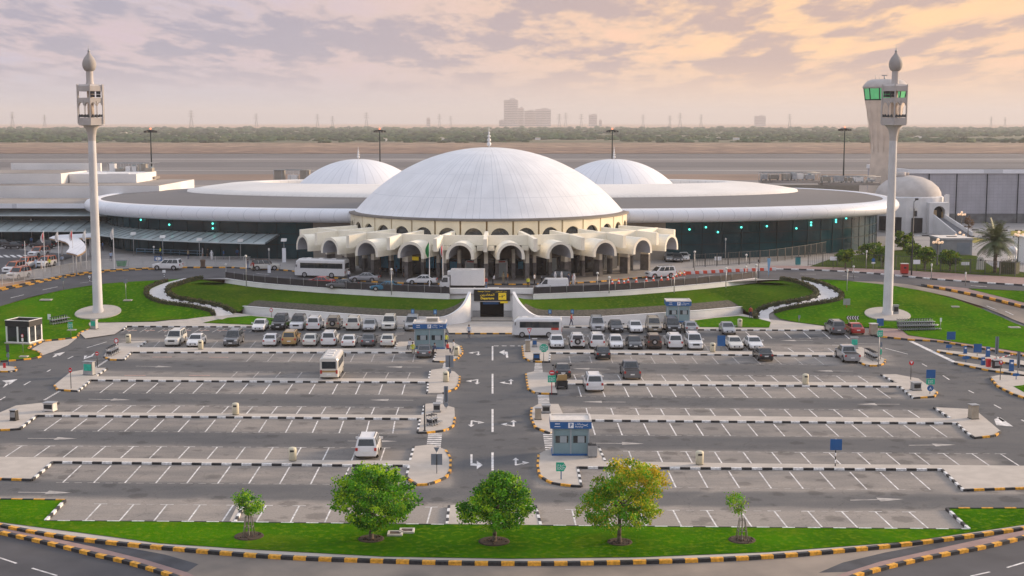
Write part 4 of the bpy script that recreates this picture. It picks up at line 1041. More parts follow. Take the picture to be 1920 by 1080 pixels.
        db.build('entrance_door', [M_white, M_awn, M_red], TERM)
build_portico()

# disc roof
RX, RY, RYC, PW = 85.2, 52.0, 300.0 - YC, 2.5
def build_roof():
    z = lambda v: v - HT
    E = lambda d, dz: ((RX + d, RY + d), z(dz))
    mb = MB()
    mb.lathe([E(-4.2, 10.9), E(-1.2, 10.5), E(-.35, 10.75), E(0, 11.2), E(.12, 11.7), E(0, 12.2), E(-.4, 12.7), E(-1.1, 12.98), E(-1.9, 13.05), E(-3.0, 13.0), E(-3.2, 12.9)], (0, 0, 0), 180, 0, pw=PW)
    mb.build('roof_rim', M_rim, TERM, loc=(0, RYC, 0))
    mb = MB(); mb.lathe([E(-3.0, 12.93), ((65.2, 31), z(14.0)), ((49, 14), z(14.4)), ((.5, .5), z(14.5))], (0, 0, 0), 180, 0, pw=PW, sm=False); mb.build('grey_roof', M_roofg, TERM, loc=(0, RYC, 0))
    mb = MB(); mb.lathe([((65.5, 31.3), z(13.9)), ((65.3, 31), z(14.35)), ((62, 28), z(14.9)), ((57, 22.5), z(15.55)), ((53, 18), z(15.85)), ((50.6, 15.6), z(15.9)), ((50, 15), z(15.7)), ((50, 15), z(14.3))], (0, 0, 0), 180, 0, pw=2.2); mb.build('raised_roof', M_raise, TERM, loc=(0, RYC, 0))
    g0, g1 = -math.pi - .35, .35
    mb = MB(); mb.lathe([((81, 47.8), 0), ((81, 47.8), z(11.0))], (0, RYC, 0), 200, 0, g0, g1, pw=PW, sm=False)
    for k in range(80):
        a = g0 + (g1 - g0) * k / 80; ca, sa = math.cos(a), math.sin(a); e = (abs(ca) ** PW + abs(sa) ** PW) ** (-1 / PW)
        mb.box((81.05 * ca * e, RYC + 47.85 * sa * e, 0), (.07, .05, z(10.9)), 1, a)
    for zz in (2.6, 4.6): mb.lathe([((81.1, 47.9), zz), ((81.1, 47.9), zz + .12)], (0, RYC, 0), 160, 1, g0, g1, pw=PW, sm=False)
    mb.build('glazed_wall', [M_gl, M_mull], TERM)
    for s in (-1, 1):
        mb = MB(); A0, A1 = (-math.pi / 2 + s * rad(10), -math.pi / 2 + s * rad(22.5)); A0, A1 = min(A0, A1), max(A0, A1)
        mb.lathe([((81.4, 48.2), 0), ((81.4, 48.2), z(11.0))], (0, RYC, 0), 20, 0, A0, A1, pw=PW, sm=False); mb.build('wall_panel', M_wallp, TERM)
    # glass awning on the arrivals side
    A0, A1 = rad(-178), rad(-117); aw = MB()
    aw.lathe([((81.2, 48.0), z(8.1)), ((85.6, 52.4), z(6.75)), ((85.6, 52.4), z(6.55)), ((81.2, 48.0), z(7.9))], (0, RYC, 0), 80, 0, A0, A1, pw=PW, sm=False)
    awning = aw.build('awning', M_awn, TERM); rb = MB()
    for k in range(41):
        a = A0 + (A1 - A0) * k / 40; ca, sa = math.cos(a), math.sin(a); e = (abs(ca) ** PW + abs(sa) ** PW) ** (-1 / PW)
        rb.tube((81.2 * ca * e, RYC + 48 * sa * e, z(8.2)), (85.5 * ca * e, RYC + 52.3 * sa * e, z(6.85)), .07, n=4)
    rb.build('awning_ribs', M_awnr, awning)
    for (pxx, pyy) in ((265,411),(315,420),(400,427),(402,418),(1293,429),(1344,434),(1327,425),(1393,425),(1440,423),(1494,427),(1519,421),(1521,416),(1568,415),(1569,411),(1585,408)):
        best = None
        for k in range(400):
            a = g0 + (g1 - g0) * k / 399; ca, sa = math.cos(a), math.sin(a); e = (abs(ca) ** PW + abs(sa) ** PW) ** (-1 / PW)
            x, y = 81.3 * ca * e, RYC + 48.1 * sa * e
            if y > RYC: continue
            u = proj(x + XC, y + YC, 10)[0]
            if best is None or abs(u - pxx) < best[0]: best = (abs(u - pxx), x, y)
        _, x, y = best; zz = CAM.z - (pyy - 228) / F * (y + YC) - HT
        lb = MB(); lb.ball((x, y - .15, zz), .2, 0, 8); lb.tube((x, y - .15, zz + .15), (x, y, zz + .7), .05, n=5, m=1); lb.build('wall_lamp', [M_teal, M_mull], TERM)
build_roof()

# left annex and the flat roofed blocks behind it
M_blk = mat('white_block_wall', (.74, .725, .71), .75, var=.05, scale=.15, detail=6)
M_roofdirt = mat('dusty_flat_roof', (.27, .24, .215), .85, var=.15, scale=.08, detail=7)
def build_annex():
    r = root('arrivals_annex', 'long low glazed annex with white eaves at the left of the terminal', 'building', (-140, 288, HT)); off = (-140, 288, HT)
    mb = MB(); mb.box((-149, 296, HT), (142, 14, 7.4)); mb.build('glazed_wall', M_gl, r, off)
    m2 = MB()
    for k in range(70): m2.box((-219 + k * 2.05, 288.9, HT), (.1, .1, 7.3))
    m2.build('glazing_bars', M_mull, r, off)
    mb = MB(); mb.box((-149, 294, 11.05), (142, 20, .95)); mb.build('eaves', M_rim, r, off)
    mb = MB(); mb.box((-149, 294.4, 12.003), (141.4, 19.4, .06)); mb.build('roof', M_roofdirt, r, off)
    mb = MB()
    mb.loft([[(x, 284.3, 9.6), (x, 288.9, 10.8), (x, 288.9, 10.62), (x, 284.3, 9.42)] for x in (-219, -80)]); mb.build('upper_awning', M_awn, r, off)
    mb = MB(); mb.loft([[(x, 281.5, 6.6), (x, 288.9, 8.3), (x, 288.9, 8.1), (x, 281.5, 6.4)] for x in (-219, -79)]); a = mb.build('lower_awning', M_awn, r, off)
    mb = MB()
    for k in range(60): mb.tube((-218 + k * 2.35, 281.6, 6.7), (-218 + k * 2.35 + .9, 288.8, 8.4), .06, n=4)
    mb.build('awning_ribs', M_awnr, a, off)
    r = root('flat_roofed_hall', 'white windowless hall stepping up behind the left annex', 'building', (-130, 306, HT)); off = (-130, 306, HT)
    mb = MB(); mb.box((-140, 324, HT), (124, 34, 11.1)); mb.build('lower_wall', M_blk, r, off)
    mb = MB(); mb.box((-140, 324, 14.603), (123.4, 33.4, .06)); mb.build('lower_roof', M_roofdirt, r, off)
    mb = MB(); mb.box((-150, 328, 14.67), (95, 24, 2.3)); mb.build('upper_wall', M_blk, r, off); mb = MB(); mb.box((-150, 328, 16.973), (94.4, 23.4, .05)); mb.build('upper_roof', M_roofdirt, r, off)
    mb = MB(); mb.box((-94.5, 330, 14.67), (15.5, 18, 2.0)); mb.box((-91, 321.6, 15.9), (5, .8, .9)); mb.build('plant_screen', M_blk, r, off)
    mb = MB(); mb.box((-112, 342, 14.67), (22, 1, 3.9)); mb.build('parapet', M_blk, r, off)
build_annex()
def plant(cx, y, zb, w, h, label, seed):
    rr = random.Random(seed); r = root('rooftop_plant', label, 'rooftop plant', (cx, y, zb)); mb = MB(); mb.box((0, 0, -.6), (w, 5, .6)); mb.build('plinth', M_roofdirt, r)
    x = -w / 2
    while x < w / 2 - 1:
        ww = rr.uniform(1.2, 2.8); hh = h * rr.uniform(.45, 1); mb = MB(); mb.box((x + ww / 2, rr.uniform(-1.5, 1), .3), (ww * .9, rr.uniform(1.4, 2.6), hh - .3), 0)
        for s in (-.35, .35): mb.box((x + ww / 2 + s * ww, 0, 0), (.12, 1.2, .3), 1)
        if rr.random() < .6: mb.lathe([(.5, 0), (.5, .25), (.05, .25)], (x + ww / 2, 0, hh), 10, 1)
        mb.build('cooling_unit', [rr.choice((M_steel, M_blk, M_wallp)), M_awnr], r); x += ww + rr.uniform(.1, .5)
    mb = MB()
    for s in (-1, 1):
        mb.tube((-w / 2, s * 2.2, h * .95), (w / 2, s * 2.2, h * .95), .08, n=5)
        for k in range(int(w / 2) + 1): mb.tube((-w / 2 + k * 2, s * 2.2, 0), (-w / 2 + k * 2, s * 2.2, h * .95), .06, n=4)
    mb.build('pipe_frame', M_steel, r)
plant(-92, 338, 15.5, 11.5, 3.4, 'rooftop cooling units and pipes behind the left annex', 1)
plant(-53, 336, 14.0, 8.5, 3.3, 'rooftop cooling units left of the small left dome', 2)
plant(67, 336, 14.6, 14, 2.0, 'row of pale rooftop units behind the right end of the disc roof', 3)
plant(82, 338, 14.0, 14, 1.6, 'low grey rooftop units beside the foot of the control tower', 6)
mb = MB(); mb.box((60, 352, HT), (52, 16, 9.6)); mb.box((60, 352, 13.103), (51.5, 15.5, .05), 1)
tag(mb.build('rear_hall', [M_wallp, M_roofdirt]), 'low beige hall behind the right part of the terminal', 'building')
mb = MB(); mb.box((-62, 348, HT), (46, 16, 9.0)); mb.box((-62, 348, 12.503), (45.5, 15.5, .05), 1)
tag(mb.build('rear_hall', [M_blk, M_roofdirt]), 'low white hall behind the left part of the terminal', 'building')

# ------------------------------------------------------------------ control tower, minarets, mosque, hangar
M_conc = mat('warm_concrete', (.62, .52, .43), .8, var=.1, scale=.4, detail=7)
M_conc2 = mat('pale_concrete', (.46, .43, .41), .8, var=.08, scale=.6, detail=7)
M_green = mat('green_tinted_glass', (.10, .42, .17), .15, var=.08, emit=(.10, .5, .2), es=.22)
def build_tower():
    Y = 362.0; X = (1653 - 960) / F * Y; s = F / Y
    z = lambda y: CAM.z - (y - 228) / s
    r = root('control_tower', 'flared concrete control tower with green tinted cab windows', 'control tower', (X, Y, HT)); off = (0, 0, HT)
    mb = MB(); P = [(4.3, HT), (3.6, z(345)), (3.1, z(290)), (3.3, z(260)), (3.9, z(230)), (4.6, z(205)), (5.1, z(189))]
    mb.lathe(P, (0, 0, 0), 28, 0)
    for k in range(14):
        a = 2 * math.pi * k / 14; mb.tube((3.1 * math.cos(a), 3.1 * math.sin(a), z(285)), (4.75 * math.cos(a), 4.75 * math.sin(a), z(200)), .05, n=5)
    mb.build('shaft', M_conc, r, off)
    mb = MB(); mb.lathe([(5.05, z(188)), (5.5, z(167))], (0, 0, 0), 12, 0, sm=False); mb.build('cab_window', M_green, r, off)
    mb = MB()
    for k in range(12):
        a = 2 * math.pi * k / 12; mb.tube((5.1 * math.cos(a), 5.1 * math.sin(a), z(188.5)), (5.55 * math.cos(a), 5.55 * math.sin(a), z(166.5)), .14, n=5)
    mb.lathe([(5.15, z(189)), (5.25, z(187))], (0, 0, 0), 12, 0, sm=False); mb.build('cab_frame', M_mull, r, off)
    mb = MB(); mb.lathe([(5.3, z(167.5)), (5.75, z(166)), (5.7, z(163)), (5.2, z(158)), (4.4, z(152.5)), (3.4, z(150.3)), (.05, z(149.5))], (0, 0, 0), 28, 0); mb.build('cab_roof', M_conc2, r, off)
    mb = MB()
    for (x, h) in ((-2.6, 9), (-1.6, 5), (2.2, 8), (3.4, 5)): mb.tube((x, 0, z(151)), (x, 0, z(151 - h)), .06, n=5)
    mb.tube((-.3, 0, z(150)), (-.3, 0, z(144)), .18, n=6); mb.box((-.3, 0, z(144)), (1.4, .2, .25)); mb.build('antenna', M_steel, r, off)
build_tower()
M_spk = mat('loudspeaker_dark', (.03, .03, .035), .6, var=.1)
def minaret(bx, by, label, rot, sk):
    p = G(bx, by); s = ppm(p); r = root('minaret', label, 'minaret', p, rot)
    z = lambda y: (by - y) / s / cp
    W = lambda w: w / s / 2
    mb = MB(); mb.prism([(p.x + W(84) * math.cos(t * math.pi / 20), p.y + W(84) * math.sin(t * math.pi / 20)) for t in range(40)], lambda x, y: T(x, y) - .3, lambda x, y: T(x, y) + .26); mb.v = [((x - p.x) * math.cos(rot) + (y - p.y) * math.sin(rot), -(x - p.x) * math.sin(rot) + (y - p.y) * math.cos(rot), q - p.z) for x, y, q in mb.v]; mb.build('base_disc', M_pave, r)
    mb = MB(); mb.lathe([(W(20.5), 0), (W(20.5), .7), (W(18), .8), (W(16), z(450)), (W(14), z(268))], (0, 0, 0), 20); mb.build('shaft', mat('minaret_shaft', (.56, .555, .56), .7, var=.07, scale=.5, detail=7), r)
    mb = MB(); mb.lathe([(W(14), z(268)), (W(14.5), z(260)), (W(19), z(248)), (W(28), z(242)), (W(29), z(240))], (0, 0, 0), 20); mb.build('corbel', M_conc2, r)
    n = 6; Rg = W(51)
    mb = MB(); mb.lathe([(W(29), z(241)), (Rg, z(239.5)), (Rg, z(226)), (Rg * .93, z(226)), (Rg * .93, z(238)), (.1, z(238))], (0, 0, 0), n, sm=False); mb.build('lower_gallery', M_conc2, r)
    mb = MB(); mb.tube((0, 0, z(240)), (0, 0, z(160)), W(12), n=12); mb.build('core', M_conc, r)
    mb = MB(); mb.lathe([(Rg, z(178)), (Rg, z(169)), (Rg * .86, z(166)), (.1, z(165)), ], (0, 0, 0), n, sm=False); mb.lathe([(Rg * .9, z(177.5)), (.1, z(177.5))], (0, 0, 0), n, sm=False); mb.build('upper_gallery', M_conc2, r)
    mb = MB(); mb.lathe([(Rg, z(196)), (Rg, z(190)), (Rg * .9, z(190)), (Rg * .9, z(196)), (Rg, z(196))], (0, 0, 0), n, sm=False); mb.build('ring_beam', M_conc2, r)
    for k in range(n):
        a = 2 * math.pi * k / n; a2 = 2 * math.pi * (k + 1) / n
        c = Vector((math.cos(a), math.sin(a), 0)) * Rg; c2 = Vector((math.cos(a2), math.sin(a2), 0)) * Rg
        mb = MB(); mb.box((c.x, c.y, z(237)), (.16, .16, z(166) - z(237)), 0, a); mb.build('gallery_post', M_conc2, r)
        u = (c2 - c); w = u.length; u.normalize(); ar = MB(); m_ = (c + c2) / 2
        hw = w / 4 - .04; rr = hw * .84; nn = Vector((math.cos((a + a2) / 2), math.sin((a + a2) / 2), 0)); mm_ = m_
        arc = [(rr * math.cos(math.pi * t / 8), z(204) + rr * 1.15 * math.sin(math.pi * t / 8)) for t in range(9)]
        for P, m_ in ((P_, mm_ + u * q_ * w / 4) for q_ in (-1, 1) for P_ in ([(hw, z(204)), (hw, z(196)), (0, z(196))] + arc[4::-1], [(-hw, z(196)), (-hw, z(204))] + arc[:3:-1] + [(0, z(196))])):
            ar.ext(P, m_ - nn * .02, u, Vector((0, 0, 1)), -nn * .16)
        m_ = mm_; ar.box((m_.x - nn.x * .1, m_.y - nn.y * .1, z(226)), (.07, .07, z(204) - z(226)), 0, a)
        ar.build('arch', M_conc2, r)
        sp_ = MB(); q = m_ * .9; 
        for q_ in (-.5, 0, .5): sp_.lathe([(.28, 0), (.12, .35), (.05, .4)], (q.x + u.x * q_, q.y + u.y * q_, z(225)), 8)
        if k == sk:
            for q_ in (-.45, .45):
                for zz in (185, 179.5): sp_.box((q.x + u.x * q_, q.y + u.y * q_, z(zz + 4)), (.55, .6, .38), 0, a)
        sp_.build('loudspeaker', M_spk, r)
    mb = MB(); mb.lathe([(W(15), z(166)), (W(13), z(160)), (W(12.5), z(142))], (0, 0, 0), 16); mb.build('neck', M_conc2, r)
    mb = MB(); mb.lathe([(W(12.5), z(142)), (W(18.5), z(140)), (W(23.5), z(135)), (W(25), z(129.5)), (W(23), z(123.5)), (W(17), z(117.5)), (W(9), z(112.5)), (W(4.5), z(109)), (W(3), z(106.5))], (0, 0, 0), 20); mb.build('onion_dome', mat('onion_stone', (.33, .31, .295), .8, var=.1, scale=.8), r)
    mb = MB(); mb.tube((0, 0, z(107)), (0, 0, z(95)), .07, .015, 6); mb.ball((0, 0, z(105.5)), W(5), n=8); mb.build('finial', M_steel, r)
minaret(184, 588, 'tall pale minaret with open gallery standing on the left lawn', rad(-16), 5)
minaret(1664, 592, 'tall grey minaret with open gallery in front of the control tower', rad(16), 3)

def build_mosque():
    Y = 322.0; s = F / Y; X = (1702 - 960) / s; r = root('domed_pavilion', 'white domed pavilion with arched porch and a stair ramp', 'pavilion', (X, Y, HT), rad(4))
    wl = mat('pavilion_white', (.62, .62, .63), .75, var=.06, scale=.5, detail=6)
    mb = MB(); mb.lathe([(7.9, 0), (7.9, 8.0), (7.5, 8.25)], (0, 0, 0), 16, sm=False); mb.build('wall', wl, r)
    mb = MB(); mb.lathe([(7.45, 8.1), (7.35, 9.0), (6.7, 10.2), (5.2, 11.5), (3.2, 12.4), (1.2, 12.8), (.05, 12.85)], (0, 0, 0), 32); mb.tube((-1.8, 0, 12.5), (-1.8, 0, 13.6), 1.1, n=12); d = mb.build('dome', M_conc2, r)
    mb = MB(); mb.tube((-.2, 0, 12.9), (-.2, 0, 13.5), .3, n=8); mb.build('dome_cap', M_conc, d)
    for (x, y, w, h, z0) in ((-4.6, -6.6, 3.0, 3.4, .2), (-.6, -8.0, 2.4, 3.3, .2), (-7.2, -4, 1.6, 3.3, .4)):
        b = MB(); b.box((x, y + .05, z0), (w, .5, h), 0, 0); b.build('opening', M_dark, r)
    b = MB(); b.ext([(-.32, 3.9), (.32, 3.9), (.32, 5.4), (.2, 5.7), (0, 5.85), (-.2, 5.7), (-.32, 5.4)], (-1.0, -7.98, 0), (1, 0, 0), (0, 0, 1), (0, .3, 0)); b.build('lancet_window', M_glass, r)
    # porch
    arc = [(1.35 * math.cos(math.pi * t / 10), 4.9 + 1.35 * math.sin(math.pi * t / 10)) for t in range(11)]
    b = MB(); o = Vector((4.0, -9.3, 0)); u = Vector((1, 0, 0)); v = Vector((0, 0, 1))
    b.ext([(2.3, 0), (2.3, 7.0), (0, 7.0)] + arc[5::-1] + [(1.35, 0)], o, u, v, (0, 3, 0)); b.ext([(-2.3, 0), (-1.35, 0)] + arc[:4:-1] + [(0, 7.0), (-2.3, 7.0)], o, u, v, (0, 3, 0)); b.build('porch', wl, r)
    b = MB(); b.ext([(-1.3, .1), (1.3, .1)] + [(.96 * a, c) for a, c in arc], o + Vector((0, 1.6, 0)), u, v, (0, .1, 0)); b.build('porch_door', M_dark, r)
    b = MB(); b.box((5.0, -8.4, 3.4), (.3, .3, 1.5)); b.box((3.2, -8.6, 2.9), (.9, .1, 2.4)); b.build('porch_screen', mat('tan_screen', (.42, .30, .18), .8), r)
    b = MB(); b.loft([[(3.0, -9.2, 0), (5.0, -9.2, 0), (5.0, -9.2, 3.6), (3.0, -9.2, 3.6)], [(5.4, -16.5, -.3), (8.6, -16.5, -.3), (8.6, -16.5, .12), (5.4, -16.5, .12)]]); b.build('stair_ramp', mat('dark_steps', (.13, .135, .15), .7, var=.15, scale=2), r)
    for (a, c, nm) in (((2.7, -9.2), (5.1, -16.5), 'left'), ((5.3, -9.2), (8.9, -16.5), 'right')):
        b = MB(); b.loft([[(a[0] - .15, a[1], -.1), (a[0] + .15, a[1], -.1), (a[0] + .15, a[1], 4.4), (a[0] - .15, a[1], 4.4)], [(c[0] - .15, c[1], -.3), (c[0] + .15, c[1], -.3), (c[0] + .15, c[1], .9), (c[0] - .15, c[1], .9)]]); b.build('stair_wall', wl, r)
    for x in (2.0, 6.6, 7.6): 
        b = MB(); b.box((x, -6.3 if x < 7 else -4.5, 0), (.7, .7, 8.6)); b.build('buttress', wl, r)
build_mosque()
def build_hangar():
    Y = 346; X0 = (1702 - 960) / F * Y; r = root('maintenance_hangar', 'big grey metal clad hangar with a white eaves band at the right', 'hangar', (X0 + 40, Y, HT)); off = (X0 + 40, Y, HT)
    wl = mat('grey_cladding', (.36, .36, .40), .55, var=.08, scale=.3, detail=5)
    nt = wl.node_tree; b = nt.nodes['Principled BSDF']; tc = nt.nodes.new('ShaderNodeTexCoord'); wv = nt.nodes.new('ShaderNodeTexBrick'); base = b.inputs['Base Color'].links[0].from_socket
    mp = nt.nodes.new('ShaderNodeMapping'); mp.inputs['Rotation'].default_value = (math.pi / 2, 0, 0); nt.links.new(tc.outputs['Object'], mp.inputs['Vector']); nt.links.new(mp.outputs[0], wv.inputs['Vector'])
    wv.inputs['Scale'].default_value = 1; wv.inputs['Brick Width'].default_value = 1.1; wv.inputs['Row Height'].default_value = .8; wv.offset = 0; wv.inputs['Mortar Size'].default_value = .03
    wv.inputs['Mortar'].default_value = (.27, .275, .31, 1); nt.links.new(base, wv.inputs['Color1']); nt.links.new(base, wv.inputs['Color2']); nt.links.new(wv.outputs['Color'], b.inputs['Base Color'])
    mb = MB(); mb.box((X0 + 50, Y + 20, HT), (100, 40, 12.4)); mb.build('wall', wl, r, off)
    mb = MB(); mb.box((X0 + 50, Y + 19.9, 15.9), (100.6, 40.6, 1.0)); mb.build('eaves', M_rim, r, off)
    mb = MB(); mb.box((X0 + 50, Y + 20, 16.903), (99, 39, .1)); mb.build('roof', M_roofg, r, off)
    for pxx in (1740, 1792, 1849, 1907):
        mb = MB(); x = (pxx - 960) / F * Y; mb.box((x, Y - .15, HT), (.13, .3, 12.3)); mb.build('downpipe', M_mull, r, off)
    mb = MB(); mb.box((X0 + 50, Y - .1, HT), (99, .2, 2.4)); mb.build('dark_base', mat('dark_cladding', (.13, .135, .14), .7, var=.25, scale=.6), r, off)
build_hangar()

# ------------------------------------------------------------------ airfield and the far country
M_apron = mat('apron_asphalt', (.17, .155, .15), .85, var=.12, scale=.01, detail=8)
M_apron2 = mat('runway_asphalt', (.115, .108, .11), .85, var=.12, scale=.01, detail=8)
M_strip = mat('pale_taxi_line', (.27, .255, .245), .85, var=.12, scale=.02)
M_brown = mat('brown_earth', (.22, .15, .11), .9, var=.25, scale=.01, detail=9)
def Dz(y): return (CAM.z - HT) * F / (y - 228) * 1.0
def strip(name, yA, yB, m, off, label, xm=1.1, x0=None, x1=None):
    a, b = Dz(yA), Dz(yB); mb = MB(); n = 24
    for i in range(n):
        u0, u1 = -1 + 2 * i / n, -1 + 2 * (i + 1) / n
        mb.quad((u0 * b * .45 * xm, b, HT + off), (u1 * b * .45 * xm, b, HT + off), (u1 * a * .45 * xm, a, HT + off), (u0 * a * .45 * xm, a, HT + off))
    tag(mb.build(name, m), label, kind='structure')
strip('apron', 287.5, 372, M_apron, .02, 'grey aircraft apron behind the terminal')
strip('runway', 287.8, 296.5, M_apron2, .05, 'dark runway asphalt at the far side of the apron')
strip('taxiway_line', 297.0, 298.6, M_strip, .05, 'pale shoulder line along the runway')
strip('runway', 303, 313, M_apron2, .05, 'dark band of asphalt across the apron')
strip('taxiway_line', 318, 319.6, M_strip, .05, 'pale line across the apron')
strip('earth_strip', 326, 337, M_brown, .05, 'brown earth strip behind the terminal roofs')
strip('earth_strip', 276, 287, mat('red_earth', (.085, .045, .032), .9, scale=.06, col2=(.27, .165, .105), detail=9), .05, 'reddish sandy strip beyond the runway')
strip('sand_bank', 267.5, 276, mat('pale_sand', (.10, .065, .04), .9, scale=.05, col2=(.36, .235, .15), detail=9), .05, 'pale sand beyond the runway')
M_scr = [mat('far_scrub_green', (.035, .078, .022), .9, var=.3, scale=.01), mat('far_scrub_dark', (.016, .042, .014), .9, var=.3, scale=.01), mat('far_scrub_olive', (.06, .085, .025), .9, var=.3, scale=.01)]
def build_scrub():
    mb = MB(); rr = random.Random(5)
    for i in range(6500):
        t = rr.random(); yv = 266.5 - 25.5 * t ** .9
        D = Dz(yv) * rr.uniform(.97, 1.03); X = rr.uniform(-.42, .42) * D
        if yv > 262 and mnoise.noise((X * .006, D * .004, 3)) > .15: continue
        if mnoise.noise((X * .002, D * .0016, 8)) > .42: continue
        s = rr.uniform(2.2, 5.2) * (1 + .25 * t) * (D / 1700) ** .35; h = s * rr.uniform(.7, 1.2); n = 6; m = rr.choice((0, 0, 1, 1, 2))
        ph = rr.uniform(0, 6.28); k = len(mb.v)
        pr = ((.75, 0), (1.0, .35), (.8, .7), (.35, .95))
        for (q, zz) in pr:
            for j in range(n):
                a = ph + 2 * math.pi * j / n; w = q * s * rr.uniform(.75, 1.25); mb.v.append((X + w * math.cos(a) * 1.4, D + w * math.sin(a), HT - .3 + zz * h * rr.uniform(.85, 1.15)))
        for l in range(3):
            for j in range(n): mb.face((k + l * n + j, k + l * n + (j + 1) % n, k + (l + 1) * n + (j + 1) % n, k + (l + 1) * n + j), m)
        mb.face(range(k + 3 * n, k + 4 * n), m)
    tag(mb.build('scrub_woodland', M_scr), 'green belt of scrub trees beyond the airfield', kind='stuff')
    strip('scrub_ground', 240.5, 267.2, mat('scrub_earth', (.05, .07, .025), .9, scale=.004, col2=(.15, .13, .075), detail=9), .06, 'olive scrub ground beyond the sand')
build_scrub()
def build_sheds():
    rr = random.Random(9); k = 0
    for (u, v) in ((930,256),(1008,262),(1282,262),(1322,261.5),(1345,261.5),(1378,262),(1408,262),(1570,259),(1717,259),(1895,244.5),(240,251),(412,260),(720,264),(828,262),(870,246),(640,243),(395,246),(60,246),(1150,245),(1500,247)):
        D = Dz(v); X = (u - 960) / F * D; w = rr.uniform(5, 12); mb = MB(); mb.box((0, 0, 0), (w, 6, 3)); mb.ext([(-w / 2 - .3, 3.0), (w / 2 + .3, 3.0), (0, 4.2)], (0, -3.3, .003), (1, 0, 0), (0, 0, 1), (0, 6.6, 0), 1)
        o = mb.build('farm_shed', [M_blk, M_conc], loc=(X, D, HT)); k += 1
        side = 'far left' if u < 350 else 'left of the main dome' if u < 900 else 'above the main dome' if u < 1100 else 'beyond the right small dome' if u < 1450 else 'behind the control tower side'
        tag(o, 'tiny pale shed among the scrub %s' % side, 'shed', 'pale sheds among the far scrub')
build_sheds()
M_pyl = mat('pylon_steel', (.16, .16, .17), .6, var=.05)
def build_pylons():
    mb = MB(); h = 46.0
    for sx, sy in ((-1, -1), (1, -1), (1, 1), (-1, 1)): mb.tube((sx * 5, sy * 5, 0), (sx * 1.2, sy * 1.2, h * .62), .55, n=4); mb.tube((sx * 1.2, sy * 1.2, h * .62), (0, 0, h), .45, n=4)
    for zz, w in ((.62, 9), (.76, 7.5), (.9, 6)): mb.tube((-w, 0, h * zz), (w, 0, h * zz), .5, n=4); mb.tube((-w, 0, h * zz), (0, 0, h * (zz + .06)), .35, n=4); mb.tube((w, 0, h * zz), (0, 0, h * (zz + .06)), .35, n=4)
    for k in range(5):
        t0, t1 = k / 5, (k + 1) / 5; q = lambda t: 5 + (1.2 - 5) * t
        for s in (-1, 1): mb.tube((s * q(t0), -q(t0), h * .62 * t0), (-s * q(t1), -q(t1), h * .62 * t1), .3, n=4)
    me = mb.mesh('lattice_pylon', M_pyl)
    for i, (u, top, bot, near) in enumerate(((30,203,232,'far left edge'),(90,212,236,'between the left edge and the left minaret'),(363,206,238,'between the left minaret and the left floodlight mast'),(484,207,233,'left of the small left dome'),(598,208,233,'just left of the small left dome finial'),(626,217,240,'beside the small left dome finial'),(689,208,236,'just left of the second floodlight mast'),(825,207,232,'left of the main dome finial'),(846,217,238,'nearest the main dome finial on its left'),(1048,213,240,'right of the far tower blocks'),(1060,211,238,'second pylon right of the far tower blocks'),(1089,208,233,'left of the lone far tower block'),(1204,208,232,'right of the third floodlight mast'),(1254,216,240,'second pylon right of the third floodlight mast'),(1273,211,238,'third pylon right of the third floodlight mast'),(1312,208,232,'farthest pylon toward the control tower'),(1477,212,237,'left of the fourth floodlight mast'),(1852,216,236,'right of the right minaret'),(1878,217,236,'near the right edge'))):
        D = 25.2 * F / (bot - 228) if bot > 235 else 6500
        D = min(D, 6500); o = link('lattice_pylon', me, None, ((u - 960) / F * D, D, HT)); k = (bot - top) / F * D / 46; o.scale = (k, k, k)
        tag(o, 'hazy lattice power pylon, %s' % near, 'pylon', 'power pylons on the horizon')
build_pylons()
M_tow = mat('far_tower_block', (.56, .50, .49), .8, var=.06, scale=.02)
for (u0, u1, top, bot, D, lb) in ((945, 971, 183, 231, 5600, 'tallest hazy tower block on the horizon'), (971.5, 982, 198, 231, 5650, 'slim hazy block beside the tallest tower'), (983, 1003, 203, 231, 5700, 'hazy block in the middle of the tower cluster'), (1003.5, 1032, 200, 231, 5620, 'broad hazy block at the right of the tower cluster'), (1103, 1118, 210, 231, 5700, 'lone narrow hazy block right of the tower cluster'), (1412, 1431, 213, 231, 6000, 'faint hazy block toward the control tower'), (801, 808, 216, 232, 5600, 'small faint hazy block left of the main dome finial'), (936, 945, 220, 231, 5600, 'low hazy block left of the tallest tower'), (1122, 1127, 220, 231, 5700, 'tiny hazy block right of the lone block')):
    D *= 1.3; w = (u1 - u0) / F * D; h = (232 - top) / F * D; mb = MB(); mb.box((0, 0, 0), (w, w * .7, h)); mb.box((w * .1, 0, h), (w * .4, w * .3, h * .06))
    for k in range(int(h / 9)): mb.box((0, -.3, k * 9 + 4), (w * 1.002, w * .7 + .3, 2.2), 1)
    tag(mb.build('tower_block', [M_tow, M_glass], loc=(((u0 + u1) / 2 - 960) / F * D, D, HT)), lb, 'tower block', 'far tower blocks')
